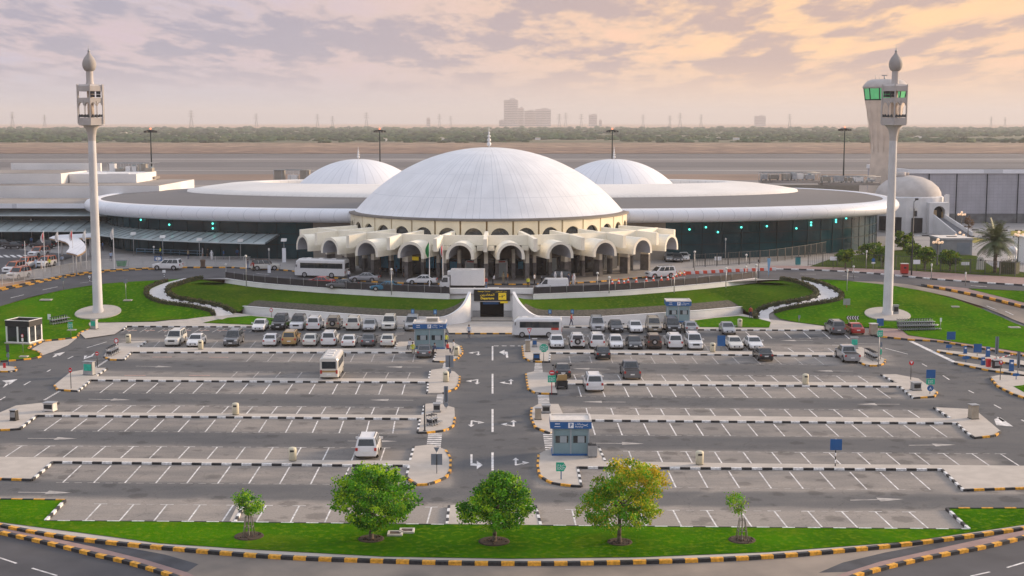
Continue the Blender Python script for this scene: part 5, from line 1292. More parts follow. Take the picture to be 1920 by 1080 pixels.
def highmast(u, top, D, label):
    X = (u - 960) / F * D; h = CAM.z - (top - 228) / F * D - HT; r = root('floodlight_mast', label, 'floodlight', (X, D, HT), 0, 'apron floodlight masts')
    mb = MB(); mb.tube((0, 0, 0), (0, 0, h), .28, .15, 8); mb.build('mast', M_mull, r)
    mb = MB(); mb.lathe([(1.1, h - .5), (1.3, h - .3), (1.1, h - .1)], (0, 0, 0), 12); mb.tube((-1.6, 0, h - .3), (1.6, 0, h - .3), .1, n=5); mb.build('head_frame', M_mull, r)
    for k in range(6):
        a = math.pi * k / 3; mb = MB(); mb.box((1.75 * math.cos(a), 1.75 * math.sin(a), h - .9), (.6, .5, .6), 0, a); mb.build('floodlight', M_spk, r)
    mb = MB(); mb.ball((0, 0, h + .3), .28, n=8); mb.build('beacon', mat('red_beacon', (.6, .1, .05), .5, emit=(1, .25, .12), es=1.5), r)
highmast(286.5, 243, 430, 'dark floodlight mast behind the left annex'); highmast(713.5, 243, 470, 'dark floodlight mast behind the small left dome'); highmast(1147, 243, 470, 'dark floodlight mast behind the small right dome'); highmast(1580, 240, 440, 'dark floodlight mast left of the control tower')
# ------------------------------------------------------------------ vehicles (nose toward +y)
M_tyre = mat('tyre_rubber', (.015, .015, .016), .85, var=.1)
M_rimw = mat('wheel_rim', (.45, .45, .46), .35, metal=.7, var=.05)
M_cglass = mat('car_glass', (.02, .028, .034), .05, var=.2, spec=.8)
M_lamp = mat('headlamp_glass', (.70, .72, .75), .15, var=.03, spec=.8)
M_tail = mat('tail_lamp_red', (.42, .02, .015), .3, var=.05)
M_trim = mat('black_trim', (.018, .018, .02), .6, var=.1)
M_plate = mat('plate_white', (.72, .72, .7), .5, var=.03)
PAINT = {'white': (.72, .72, .72), 'pearl': (.66, .64, .58), 'black': (.014, .014, .017), 'dark': (.035, .037, .042), 'grey': (.13, .135, .145), 'silver': (.36, .37, .385), 'beige': (.36, .31, .235), 'gold': (.44, .29, .11), 'red': (.42, .02, .015), 'blue': (.02, .16, .28), 'brown': (.10, .065, .05), 'orange': (.60, .13, .03)}
def paint(c): return mat('paint_' + c, PAINT[c], .3, metal=.0 if c in ('white', 'pearl', 'red', 'black') else .35, var=.03, coat=.6)

CAR = { # L, W, stations (y, half width, z top), greenhouse: base y0 y1, roof y0 y1, belt z, roof z, wheel radius, wheel y
 'saloon': dict(L=4.75, W=1.82, st=[(-2.37, .74, .70), (-2.25, .86, .96), (-1.7, .9, 1.0), (-1.0, .91, .96), (.9, .91, .95), (1.75, .89, .86), (2.2, .82, .72), (2.37, .66, .55)], g=(-1.78, 1.0, -1.05, .2, .93, 1.46), wr=.33, wy=(-1.35, 1.42)),
 'hatchback': dict(L=4.1, W=1.76, st=[(-2.05, .74, .80), (-1.98, .85, .98), (-1.0, .88, .98), (.75, .88, .95), (1.5, .86, .86), (1.9, .78, .70), (2.05, .62, .55)], g=(-2.0, .95, -1.6, .1, .95, 1.52), wr=.32, wy=(-1.25, 1.25)),
 'suv': dict(L=4.9, W=1.95, st=[(-2.45, .86, .75), (-2.4, .94, 1.12), (-1.0, .97, 1.14), (.95, .97, 1.14), (1.9, .95, 1.08), (2.3, .88, .98), (2.45, .74, .62)], g=(-2.38, 1.12, -2.16, .38, 1.1, 1.88), wr=.39, wy=(-1.42, 1.5)),
 'jeep': dict(L=4.3, W=1.86, st=[(-2.1, .82, .7), (-2.08, .9, 1.16), (-.8, .92, 1.18), (.7, .92, 1.18), (1.75, .80, 1.14), (2.05, .76, 1.08), (2.12, .72, .62)], g=(-2.04, .78, -1.95, .45, 1.14, 1.86), wr=.42, wy=(-1.22, 1.32)),
 'pickup': dict(L=5.5, W=1.98, st=[(-2.75, .90, .7), (-2.72, .95, 1.12), (-.6, .96, 1.14), (1.25, .96, 1.14), (2.3, .94, 1.1), (2.65, .86, .98), (2.75, .74, .62)], g=(-.85, 1.45, -.62, .7, 1.1, 1.84), wr=.41, wy=(-1.65, 1.75)),
 'van': dict(L=4.8, W=1.8, st=[(-2.4, .80, .7), (-2.36, .88, 1.15), (-1.0, .9, 1.15), (1.3, .9, 1.15), (2.05, .88, 1.05), (2.35, .82, .85), (2.4, .74, .55)], g=(-2.36, 2.0, -2.28, 1.15, 1.12, 2.0), wr=.33, wy=(-1.35, 1.5)),
}
def wheel_mb(r, w):
    mb = MB(); mb.lathe([(.02, -w / 2), (r * .6, -w / 2), (r * .62, -w / 2), (r * .93, -w / 2), (r, -w * .35), (r, w * .35), (r * .93, w / 2), (r * .62, w / 2), (r * .6, w / 2 * 1.02), (.02, w / 2)], (0, 0, 0), 16, 0, ms=[1, 1, 0, 0, 0, 0, 0, 1, 1])
    mb.v = [(z, x, y) for x, y, z in mb.v]
    return mb
MESHC = {}
def cached(key, fn):
    if key not in MESHC: MESHC[key] = fn()
    return MESHC[key]
def add_wheels(r, rad_, ws, wy, hw):
    me = cached(('wheel', rad_, ws), lambda: wheel_mb(rad_, ws).mesh('wheel', [M_tyre, M_rimw]))
    for y in wy:
        for s in (-1, 1): link('wheel', me, r, (s * (hw - ws * .42), y, rad_))
def vehicle(kind, colour, roof=None):
    D = CAR[kind]; p = paint(colour); hw = D['W'] / 2
    r = bpy.data.objects.new(kind if kind not in ('saloon', 'suv') else {'saloon': 'saloon_car', 'suv': 'four_by_four'}[kind], None); COL.objects.link(r)
    def body():
        mb = MB(); rings = []
        for (y, w, zt) in D['st']:
            zb = .26 if abs(y) < D['L'] / 2 - .12 else .34
            zm = zb + (zt - zb) * .55
            rings.append([(-w * .9, y, zb), (-w, y, zb + .12), (-w * 1.0, y, zm), (-w * .97, y, zt - .07), (-w * .88, y, zt), (w * .88, y, zt), (w * .97, y, zt - .07), (w * 1.0, y, zm), (w, y, zb + .12), (w * .9, y, zb)])
        mb.loft(rings, 0, sm=False)
        y0, y1, q0, q1, zb, zr = D['g']; wb, wt = hw * .93, hw * .76
        if kind == 'van': wt = hw * .86
        base = [(-wb, y0, zb), (wb, y0, zb), (wb, y1, zb), (-wb, y1, zb)]; top = [(-wt, q0, zr - .06), (wt, q0, zr - .06), (wt, q1, zr - .06), (-wt, q1, zr - .06)]
        rt = [(-wt * .86, q0 + .12, zr), (wt * .86, q0 + .12, zr), (wt * .86, q1 - .15, zr), (-wt * .86, q1 - .15, zr)]
        mb.loft([base, top], 2); mb.loft([top, rt], 2)
        for y in D['wy']:
            for s in (-1, 1):
                P = [((D['wr'] + .07) * math.cos(math.pi * t / 8), (D['wr'] + .07) * math.sin(math.pi * t / 8)) for t in range(9)] + [(-(D['wr'] + .07), -.1), (D['wr'] + .07, -.1)]
                mb.ext(P, (s * hw * 1.0, y, D['wr']), (0, 1, 0), (0, 0, 1), (s * -.12 + s * .015 * 0, 0, 0), 1)
                i = len(mb.v) - 2 * len(P)
                for k in range(i, len(mb.v)): mb.v[k] = (mb.v[k][0] + s * .012, mb.v[k][1], mb.v[k][2])
        mb.box((0, D['L'] / 2 - .12, .30), (hw * 1.5, .2, .2), 1); mb.box((0, -D['L'] / 2 + .12, .30), (hw * 1.5, .2, .16), 1)
        if kind == 'pickup': mb.box((0, -1.75, 1.135), (1.55, 1.6, .02), 1); mb.box((0, -1.75, 1.10), (1.7, 1.75, .03), 1)
        if kind in ('suv', 'jeep'):
            for s in (-1, 1): mb.box((s * hw * .66, (q0 + q1) / 2, zr + .02), (.05, (q1 - q0) * .7, .05), 1)
        return mb
    link('body', cached(('body', kind, colour, roof), lambda: body().mesh('body', [p, M_trim, paint(roof) if roof else p])), r)
    y0, y1, q0, q1, zb, zr = D['g']; wb, wt = hw * .93, hw * .76
    if kind == 'van': wt = hw * .86
    zt = zr - .06
    def pane(a, b, c, d, ins, off):
        a, b, c, d = map(Vector, (a, b, c, d)); m_ = (a + b + c + d) / 4; n = (b - a).cross(d - a).normalized() * off
        ix, iz = ins
        def bl(u, v): return (a * (1 - u) + b * u) * (1 - v) + (d * (1 - u) + c * u) * v + n
        mb = MB(); mb.quad(bl(ix, iz), bl(1 - ix, iz), bl(1 - ix, 1 - iz * .6), bl(ix, 1 - iz * .6)); return mb
    W_ = cached(('ws', kind), lambda: pane((wb, y1, zb), (-wb, y1, zb), (-wt, q1, zt), (wt, q1, zt), (.06, .08), .012).mesh('windscreen', M_cglass)); link('windscreen', W_, r)
    rg = cached(('rg', kind), lambda: pane((-wb, y0, zb), (wb, y0, zb), (wt, q0, zt), (-wt, q0, zt), (.1, .15), .012).mesh('rear_window', M_cglass)); link('rear_window', rg, r)
    yc = -.2 if kind == 'van' else y0
    if kind == 'van':
        t = (.9 - y0) / (y1 - y0)
    for s in (-1, 1):
        def side():
            if kind == 'van': a, b, c, d = (s * wb, .75, zb), (s * wb, y1 - .1, zb), (s * wt, q1 - .05, zt), (s * wt, .75, zt)
            else: a, b, c, d = (s * wb, y0, zb), (s * wb, y1, zb), (s * wt, q1, zt), (s * wt, q0, zt)
            if s > 0: mb = pane(a, b, c, d, (.07, .1), .012)
            else: mb = pane(b, a, d, c, (.07, .1), .012)
            if kind != 'van':
                va, vb, vc, vd = map(Vector, (a, b, c, d)); 
                for u in (.36, .64): 
                    p0 = va.lerp(vb, u); p1 = vd.lerp(vc, u); mb.tube(p0 + Vector((s * .015, 0, .03)), p1 + Vector((s * .015, 0, -.02)), .035, n=4, m=1)
            return mb
        link('side_window', cached(('side', kind, s, colour), lambda: side().mesh('side_window', [M_cglass, p])), r)
        st = D['st']; yf, wf, zf_ = st[-2]; yr, wr_, zr_ = st[0]
        def hl():
            mb = MB(); mb.box((s * wf * .78, yf + .02, zf_ - .2), (wf * .36, .22, .16)); return mb
        link('headlight', cached(('hl', kind, s), lambda: hl().mesh('headlight', M_lamp)), r)
        def tl():
            mb = MB(); h = .24 if kind in ('suv', 'van', 'pickup') else .17; mb.box((s * wr_ * .93, yr - .0, st[1][2] - h - .06), (.2, .12, h)); return mb
        link('tail_light', cached(('tl', kind, s), lambda: tl().mesh('tail_light', M_tail)), r)
        def mi():
            mb = MB(); mb.box((s * (hw + .1), y1 - .35, zb + .03), (.24, .12, .17)); return mb
        link('wing_mirror', cached(('mi', kind, s, colour), lambda: mi().mesh('wing_mirror', M_trim if colour in ('black', 'dark') else p)), r)
    def gr():
        mb = MB(); mb.box((0, D['L'] / 2 - .05, D['st'][-2][2] - .30), (D['st'][-2][1] * .95, .12, .2)); return mb
    link('grille', cached(('gr', kind), lambda: gr().mesh('grille', M_trim)), r)
    def pl(): 
        mb = MB(); mb.box((0, 0, 0), (.46, .04, .14)); return mb
    me = cached('pl', lambda: pl().mesh('number_plate', M_plate)); link('number_plate', me, r, (0, -D['L'] / 2 - .005, .62)); link('number_plate', me, r, (0, D['L'] / 2 + .012, .45))
    if kind == 'jeep':
        def spw():
            mb = MB(); mb.tube((0, -2.1, 1.0), (0, -2.32, 1.0), .4, n=18); mb.tube((0, -2.322, 1.0), (0, -2.335, 1.0), .2, n=12, m=1); return mb
        link('spare_wheel', cached('sp', lambda: spw().mesh('spare_wheel', [M_tyre, M_rimw])), r)
    add_wheels(r, D['wr'], .24, D['wy'], hw)
    return r
PROTO = {}
def put(kind, colour, label, loc, rot, group=None, roof=None, cat=None):
    k = (kind, colour, roof)
    if k in PROTO: r = dup(PROTO[k], loc, rot)
    else: r = vehicle(kind, colour, roof); PROTO[k] = r; r.location = loc; r.rotation_euler = (0, 0, rot)
    tag(r, label, cat or {'saloon': 'car', 'hatchback': 'car', 'suv': 'car', 'jeep': 'car', 'pickup': 'pickup', 'van': 'van'}[kind])
    if group: r['group'] = group
    elif 'group' in r: del r['group']
    return r
HEAD = math.atan2(.0142, 1)
GR = 'cars standing in the car park'
def park(u, v, kind, colour, face, label, roof=None):
    L_ = CAR[kind]['L']; p = at(u, v - 1, 0); c = p + Vector((-.0142, 1, 0)) * (L_ / 2); c.z = max(0.008, T(c.x, c.y) + .008)
    put(kind, colour, label, c, HEAD + (math.pi if face == 'F' else 0) + R.uniform(-.02, .02), GR, roof)
for a in (
 (483,624,'saloon','white','F','white saloon at the left end of the row along the left white wall'),
 (521,621,'suv','black','F','black four by four facing out beside the white saloon at the wall'),
 (555,622,'suv','white','F','white four by four with dark roof facing out, next to the black one','black'),
 (587,622,'suv','white','R','white four by four between the dark roofed one and the beige one'),
 (624,621,'jeep','beige','R','beige off roader with spare wheel in the row along the left wall'),
 (661,622,'suv','pearl','R','off white four by four right of the beige off roader'),
 (691,624,'saloon','silver','F','pale silver saloon facing out right of the off white four by four'),
 (727.5,622,'suv','pearl','F','tall off white four by four facing out near the left kiosk'),
 (771,623,'suv','silver','F','silver four by four half hidden behind the left kiosk'),
 (321.5,652,'suv','pearl','F','off white four by four alone at the left end of the second row'),
 (361,654,'saloon','white','F','white saloon beside the lone off white four by four at the far left'),
 (432,652,'suv','grey','F','grey four by four standing alone with empty bays on both sides'),
 (504,652,'saloon','white','R','white saloon left of the gold estate'),
 (541,651,'suv','gold','R','gold estate car in the second left row'),
 (579,652,'saloon','pearl','R','off white saloon right of the gold estate'),
 (615,652,'suv','white','R','white four by four seen from behind between two saloons of the second left row'),
 (652,654,'saloon','white','R','white saloon left of the grey saloon'),
 (689,652,'saloon','grey','R','grey saloon in the second left row'),
 (725,653,'saloon','pearl','R','off white saloon at the right end of the second left row'),
 (794.5,674,'saloon','grey','R','grey saloon stopped in front of the left kiosk'),
 (1122,625,'suv','silver','F','silver four by four at the left end of the row along the right white wall'),
 (1157,626,'saloon','black','F','black saloon between the silver four by four and a white saloon'),
 (1194,627,'saloon','white','F','white saloon facing out between the black saloon and the beige four by four'),
 (1229,626,'suv','beige','F','beige four by four in the row along the right wall'),
 (1264,627,'suv','dark','F','dark four by four in front of the far right kiosk'),
 (1297,627,'saloon','silver','R','silver saloon right of the dark four by four'),
 (1369,630,'saloon','silver','F','silver saloon alone by the small right wedge of lawn'),
 (1045,656,'saloon','white','F','white saloon at the left end of the second right row'),
 (1083,656,'jeep','white','R','white off roader with black spare wheel'),
 (1121,656,'suv','white','R','white four by four right of the white off roader'),
 (1157,657,'hatchback','white','F','small white hatchback in the second right row'),
 (1192,658,'saloon','dark','F','dark saloon between the white hatchback and the brown off roader'),
 (1228,657,'jeep','brown','R','dark brown off roader with spare wheel'),
 (1267,657,'suv','white','R','white four by four between the brown off roader and another white one'),
 (1306,659,'suv','white','F','white four by four facing out at the end of the full second right row'),
 (1382,659,'saloon','pearl','F','off white saloon right of the blue parking sign'),
 (1419,659,'saloon','white','F','white saloon facing out above the dark saloon'),
 (1437,680,'saloon','black','R','black saloon in the third right row below the white one'),
 (1132,677,'saloon','black','R','black saloon across the kerb from the white four by four'),
 (1056,712,'saloon','black','R','black saloon beside the red no entry sign'),
 (1115,738,'suv','white','R','white four by four alone in the fourth right row'),
 (1186,715,'pickup','grey','R','grey pickup with open bed alone in the middle right'),
 (1573,630,'suv','grey','R','grey four by four at the far right of the top row'),
 (1610,630,'saloon','red','R','red saloon beside the grey four by four'),
 (1599,683,'pickup','silver','R','silver pickup at the right end of the second row'),
 (686.5,864,'suv','white','R','white four by four alone in the near left row'),
): park(*a)
# forecourt and road
FC = 'vehicles on the drop off road'
def stand(u, v, kind, colour, deg, label, roof=None, cat=None, group=FC, lift=.06):
    p = at(u, v, HT + lift); put(kind, colour, label, p, rad(deg), group, roof, cat)
stand(498, 506, 'suv', 'pearl', -80, 'beige white four by four at the kerb left of the coach', 'brown')
stand(598, 535.5, 'saloon', 'red', 80, 'red saloon behind the left mesh fence')
stand(642, 541, 'saloon', 'grey', 82, 'grey saloon behind the red one at the left mesh fence')
stand(684, 527.5, 'saloon', 'silver', 84, 'silver saloon stopped right of the coach')
stand(724, 545, 'saloon', 'blue', 84, 'blue saloon behind the left mesh fence')
stand(791, 532.5, 'saloon', 'white', 86, 'white saloon stopped under the flagpoles')
stand(1044, 529, 'suv', 'dark', 84, 'dark four by four standing behind the white van')
stand(1036, 546.5, 'van', 'white', 92, 'white panel van behind the right mesh fence')
stand(1238, 520.5, 'suv', 'white', 112, 'white four by four stopped beside the orange cones')
stand(314, 505.5, 'suv', 'white', 84, 'white four by four driving on the left loop road', lift=.08)
TX = 'taxis waiting behind the left fence'
for (u, v, d, lb) in ((35,522,168,'white and orange taxi nearest the fence'),(27,511,168,'white and orange taxi second behind the fence'),(50,502,165,'white and orange taxi third in the waiting line'),(86,500,172,'white and orange taxi beside the curved canopy'),(73,481,165,'white and orange taxi farthest back in the line')):
    stand(u, v, 'suv', 'white', d, lb, 'orange', 'taxi', TX, .05)
for (u, v, k, c, d, lb) in ((27,466,'saloon','dark',75,'dark saloon parked under the left annex'),(5,462,'saloon','black',80,'black saloon at the far left under the annex'),(80,466,'suv','dark',80,'dark four by four left of the curved canopy')):
    stand(u, v, k, c, d, lb, None, None, 'cars under the left annex', .05)
def arrivals_row():
    for i, (u, v, c) in enumerate(((1256,489,'silver'),(1270,490,'grey'),(1282,488,'white'))):
        stand(u, v, 'saloon', c, 178, ('silver saloon left in the shade beside the right end of the portico', 'grey saloon in the shade beside the right end of the portico', 'white saloon in the shade beside the right end of the portico')[i], None, None, 'cars in the shade by the portico', .03)
arrivals_row()

def bus(name, L_, W_, H_, label, loc, rot, colour='white', win=(1.35, 2.15), band=None, seg=6, cat='bus', roofh=.1, wr=.46, wy=None):
    r = root(name, label, cat, loc, rot); p = paint(colour); hw = W_ / 2
    def ring(y, w, z0, z1): return [(-w, y, z0), (-w, y, z1 - .3), (-w * .92, y, z1 - .08), (-w * .7, y, z1), (w * .7, y, z1), (w * .92, y, z1 - .08), (w, y, z1 - .3), (w, y, z0)]
    mb = MB(); mb.loft([ring(-L_ / 2, hw * .94, .45, H_ - .12), ring(-L_ / 2 + .15, hw, .35, H_), ring(L_ / 2 - .7, hw, .35, H_), ring(L_ / 2 - .25, hw * .96, .35, H_ - .35), ring(L_ / 2, hw * .9, .4, H_ * .5)], 0)
    mb.box((0, 0, .28), (W_ * .96, L_ * .94, .2), 1)
    mb.build('body', [p, M_trim], r)
    for s in (-1, 1):
        mb = MB(); y = -L_ / 2 + .35; e = L_ / 2 - 1.0
        mb.box((s * hw, (y + e) / 2, win[0]), (.03, e - y, win[1] - win[0]), 0)
        for k in range(1, seg): mb.box((s * (hw + .01), y + (e - y) * k / seg, win[0]), (.03, .06, win[1] - win[0]), 1)
        mb.build('side_windows', [M_cglass, M_trim], r)
        if band:
            mb = MB(); mb.box((s * hw, -L_ / 2 + .9, band[0]), (.035, 1.0, band[1] - band[0])); mb.build('side_stripe', M_red, r)
        mb = MB(); mb.box((s * hw * .8, L_ / 2 - .06, .75), (.32, .12, .2)); mb.build('headlight', M_lamp, r)
        mb = MB(); mb.box((s * hw * .85, -L_ / 2 - .01, .8), (.22, .08, .4)); mb.build('tail_light', M_tail, r)
        mb = MB(); mb.box((s * (hw + .2), L_ / 2 - .4, 1.7), (.14, .1, .4)); mb.tube((s * hw, L_ / 2 - .5, 2.0), (s * (hw + .2), L_ / 2 - .4, 2.0), .03, n=4); mb.build('wing_mirror', M_trim, r)
    mb = MB(); a = (hw * .86, L_ / 2 - .012, H_ * .5); 
    mb.quad((hw * .84, L_ / 2 - .02, H_ * .5), (-hw * .84, L_ / 2 - .02, H_ * .5), (-hw * .84, L_ / 2 - .22, H_ - .42), (hw * .84, L_ / 2 - .22, H_ - .42)); mb.v = [(x, y + .05, z) for x, y, z in mb.v]; mb.build('windscreen', M_cglass, r)
    mb = MB(); mb.box((0, -L_ / 2, win[0]), (W_ * .76, .04, (win[1] - win[0]) * 1.0)); mb.build('rear_window', M_cglass, r)
    mb = MB(); mb.box((0, -L_ / 2 - .01, .62), (.5, .05, .14)); mb.build('number_plate', M_plate, r)
    add_wheels(r, wr, .3, wy or (-L_ / 2 + L_ * .26, L_ / 2 - L_ * .2), hw)
    for k in range(3): mb = MB(); mb.box((0, -L_ / 4 + k * L_ / 4, H_ - .02), (W_ * .3, .7, .1)); mb.build('roof_hatch', M_blk, r)
    return r
bus('coach', 8.6, 2.4, 3.05, 'white coach with dark tinted windows stopped at the portico', at(604, 519.5, HT + .06), rad(77), win=(1.55, 2.4))
bus('minibus', 6.6, 2.1, 2.65, 'white minibus crossing in front of the underpass', at(1007, 631, .01), rad(88), band=(1.05, 1.35), wr=.4)
p = at(617, 714, 0); m_ = bus('minibus', 6.4, 2.05, 2.6, 'cream minibus parked alone in the left bays', (p.x - .045, p.y + 3.2, .01), HEAD, 'pearl', wr=.4)
mb = MB(); mb.box((0, -3.215, .95), (1.75, .03, .2)); mb.build('rear_stripe', paint('gold'), m_)
def truck():
    r = root('box_truck', 'white box truck standing above the underpass', 'truck', at(868, 545.5, HT + .06), rad(88)); w = paint('white')
    mb = MB(); mb.box((0, -.75, .95), (2.2, 5.0, 2.35)); mb.build('cargo_box', M_blk if False else w, r)
    mb = MB(); mb.loft([[(-1, 1.9, .5), (1, 1.9, .5), (1, 3.35, .5), (-1, 3.35, .5)], [(-1, 1.9, 1.4), (1, 1.9, 1.4), (1, 3.4, 1.3), (-1, 3.4, 1.3)], [(-.93, 1.95, 2.25), (.93, 1.95, 2.25), (.93, 2.9, 2.25), (-.93, 2.9, 2.25)]], 0); mb.box((0, 0, .55), (.9, 6.6, .3), 1); mb.build('cab', [w, M_trim], r)
    mb = MB(); mb.quad((.85, 3.36, 1.42), (-.85, 3.36, 1.42), (-.82, 2.98, 2.15), (.82, 2.98, 2.15)); mb.build('windscreen', M_cglass, r)
    for s in (-1, 1):
        mb = MB(); mb.quad(*[(s * x, y, z) for x, y, z in ((1.0, 2.2, 1.42), (1.0, 3.15, 1.42), (.96, 2.85, 2.12), (.955, 2.2, 2.12))][::s]); mb.v = [(x + s * .012, y, z) for x, y, z in mb.v]; mb.build('side_window', M_cglass, r)
        mb = MB(); mb.box((s * 1.2, 3.1, 1.6), (.16, .1, .4)); mb.build('wing_mirror', M_trim, r)
        mb = MB(); mb.box((s * .75, 3.4, .8), (.3, .06, .2)); mb.build('headlight', M_lamp, r)
    mb = MB(); mb.box((0, 2.0, 2.5), (1.8, .5, .5)); mb.build('fridge_unit', M_blk, r)
    add_wheels(r, .42, .3, (-1.8, 2.6), 1.05)
truck()
def cart():
    p = at(1053, 731, 0); r = root('ride_on_cart', 'small black ride on cart with yellow cushions at the kerb', 'cart', (p.x, p.y + .9, .01), rad(6))
    mb = MB(); mb.loft([[(-.55, -.8, .35), (.55, -.8, .35), (.6, -.8, .9), (-.6, -.8, .9)], [(-.6, .9, .3), (.6, .9, .3), (.5, .9, .95), (-.5, .9, .95)]]); mb.build('body', M_trim, r)
    mb = MB(); mb.box((0, -.2, .92), (1.1, .5, .3), top=(.9, .4)); mb.build('seat', paint('gold'), r); mb = MB(); mb.box((0, -.62, 1.05), (1.1, .2, .55), top=(1.0, .15)); mb.build('backrest', paint('gold'), r)
    mb = MB(); mb.tube((0, .6, .9), (0, .4, 1.45), .04, n=5); mb.tube((-.3, .4, 1.45), (.3, .4, 1.45), .035, n=5); mb.build('handlebar', M_steel, r)
    add_wheels(r, .26, .16, (-.55, .65), .58)
cart()

# ------------------------------------------------------------------ kiosks, machines, bins, trolleys
M_kwall = mat('kiosk_blue_grey', (.20, .30, .33), .5, var=.06, scale=1)
M_kframe = mat('kiosk_frame', (.30, .35, .38), .5, var=.05)
M_kroof = mat('kiosk_roof_white', (.66, .62, .57), .7, var=.08, scale=2)
def kiosk(u, v, w, h, dep, label, rot=0, ac=False, doors=2):
    p = at(u, v, 0); r = root('ticket_kiosk', label, 'kiosk', (p.x, p.y, .16), rot); hw = w / 2
    mb = MB(); mb.box((0, dep / 2, .14), (w, dep, h - .14)); mb.build('wall', M_kwall, r)
    mb = MB(); mb.box((0, dep / 2, 0), (w + .2, dep + .3, .14)); mb.build('plinth', M_blue, r)
    mb = MB()
    for x in (-hw, 0, hw): mb.box((x, -.02, .14), (.14, .08, h - .75))
    mb.build('frame', M_kframe, r)
    for s in (-1, 1):
        mb = MB(); mb.box((s * hw * .5, -.01, 1.1), (hw * .72, .06, .62)); o = mb.build('window', M_cglass, r)
        mb = MB(); mb.box((s * hw * .5 + .12, -.05, 1.12), (hw * .38, .03, .58)); mb.build('blind', M_kframe, o)
    mb = MB(); mb.box((hw + .005, dep * .5, .15), (.05, .85, 2.0)); mb.build('door', M_kframe, r)
    mb = MB(); mb.box((0, dep / 2, h - .62), (w + .5, dep + .5, .6)); f = mb.build('fascia', M_blue, r)
    mb = MB(); mb.box((0, -.262, h - .55), (.46, .03, .46)); mb.build('parking_symbol', M_wtxt, f)
    text_mesh('lettering', 'P', .42, M_blue, f, (0, -.285, h - .325), ext=.006, bold=.012)
    text_mesh('arabic_lettering', '\ufed2\ufed7\ufe8d\ufeee\ufee3', .24, M_wtxt, f, (.36, -.258, h - .2), 'LEFT', ext=.006)
    text_mesh('lettering', 'Parking', .22, M_wtxt, f, (.36, -.258, h - .43), 'LEFT', ext=.006)
    mb = MB()
    mb.box((-w * .38, -.258, h - .22), (.42, .02, .06)); mb.box((-w * .38, -.258, h - .45), (.5, .02, .05))
    mb.build('small_lettering', M_wtxt, f)
    mb = MB(); k = w * .4
    for a in ((-.25, .12, .25, -.08), (-.25, -.08, .25, .12)): mb.tube((k + a[0], -.258, h - .33 + a[1]), (k + a[2], -.258, h - .33 + a[3]), .02, n=4)
    mb.build('wing_emblem', M_wtxt, f)
    mb = MB(); ow, od = w + .5, dep + .5
    for (x, y, a, b) in ((0, dep / 2 - od / 2 + .08, ow, .16), (0, dep / 2 + od / 2 - .08, ow, .16), (-ow / 2 + .08, dep / 2, .16, od - .33), (ow / 2 - .08, dep / 2, .16, od - .33)): mb.box((x, y, h - .02), (a, b, .16))
    mb.box((0, dep / 2, h - .018), (ow - .33, od - .33, .05)); mb.build('roof', M_kroof, r)
    if ac:
        mb = MB(); mb.box((.3, dep * .6, h + .04), (1.6, 1.0, .55)); mb.box((.3, dep * .6 - .51, h + .12), (1.3, .02, .38), 1); mb.build('air_conditioner', [M_kroof, M_wallp], r)
    return r
kiosk(805.5, 656, 3.7, 3.2, 2.6, 'blue grey ticket kiosk with white roof among the left parked cars', 0, True)
kiosk(1272, 606, 3.1, 3.0, 2.2, 'small blue grey ticket kiosk against the right white wall')
kiosk(1070, 857, 3.05, 3.0, 2.2, 'nearest blue grey ticket kiosk with blue plinth beside the centre road')
def acbox():
    p = at(1111, 861, 0); r = root('metal_cabinet', 'grey metal cabinet with louvred top beside the nearest kiosk', 'cabinet', (p.x, p.y + .35, .15), 0)
    mb = MB(); mb.box((0, 0, .08), (.8, .75, .95)); mb.build('cabinet_body', M_steel, r); mb = MB(); mb.box((0, 0, 1.03), (.72, .68, .05)); 
    for k in range(5): mb.box((-.28 + k * .14, 0, 1.08), (.05, .6, .04))
    mb.build('louvre', M_trim, r)
    mb = MB()
    for s in (-1, 1): mb.box((s * .3, 0, 0), (.08, .7, .08))
    mb.build('feet', M_trim, r)
acbox()
def black_kiosk():
    p = G(40, 646); r = root('glass_kiosk', 'black and white glazed kiosk on the left lawn', 'kiosk', (p.x, p.y + 1.2, p.z + .1), rad(-14)); w, d, h = 3.2, 2.8, 2.9
    mb = MB(); mb.box((0, 0, 0), (w + .5, d + .5, .18)); mb.build('plinth', M_pave, r)
    mb = MB(); mb.box((0, 0, .18), (w, d, h - .8)); mb.build('glazing', M_cglass, r)
    mb = MB()
    for x in (-w / 2, 0, w / 2):
        for y in (-d / 2, d / 2): mb.box((x, y, .18), (.2, .2, h - .8))
    for y in (-d / 2, d / 2): mb.box((0, y, .18), (w, .14, .1))
    for x in (-w / 2, w / 2): mb.box((x, 0, .18), (.14, .2, h - .8)); mb.box((x, 0, .18), (.12, d, .1))
    mb.build('frame', M_white, r)
    mb = MB()
    for (x, y, a, b) in ((0, -d / 2 - .05, w + .3, .12), (0, d / 2 + .05, w + .3, .12), (-w / 2 - .09, 0, .12, d - .02), (w / 2 + .09, 0, .12, d - .02)): mb.box((x, y, h - .62), (a, b, .75))
    mb.build('fascia', M_trim, r)
    mb = MB(); mb.box((0, 0, h - .45), (w, d, .1)); mb.build('roof', M_kroof, r)
    mb = MB()
    for (x, y, a, b) in ((0, -d / 2 - .05, w + .36, .16), (0, d / 2 + .05, w + .36, .16), (-w / 2 - .09, 0, .16, d - .06), (w / 2 + .09, 0, .16, d - .06)): mb.box((x, y, h + .133), (a, b, .05))
    mb.build('coping', M_white, r)
black_kiosk()
M_bin = mat('cream_bin', (.60, .56, .42), .6, var=.06, scale=3)
BINP = None
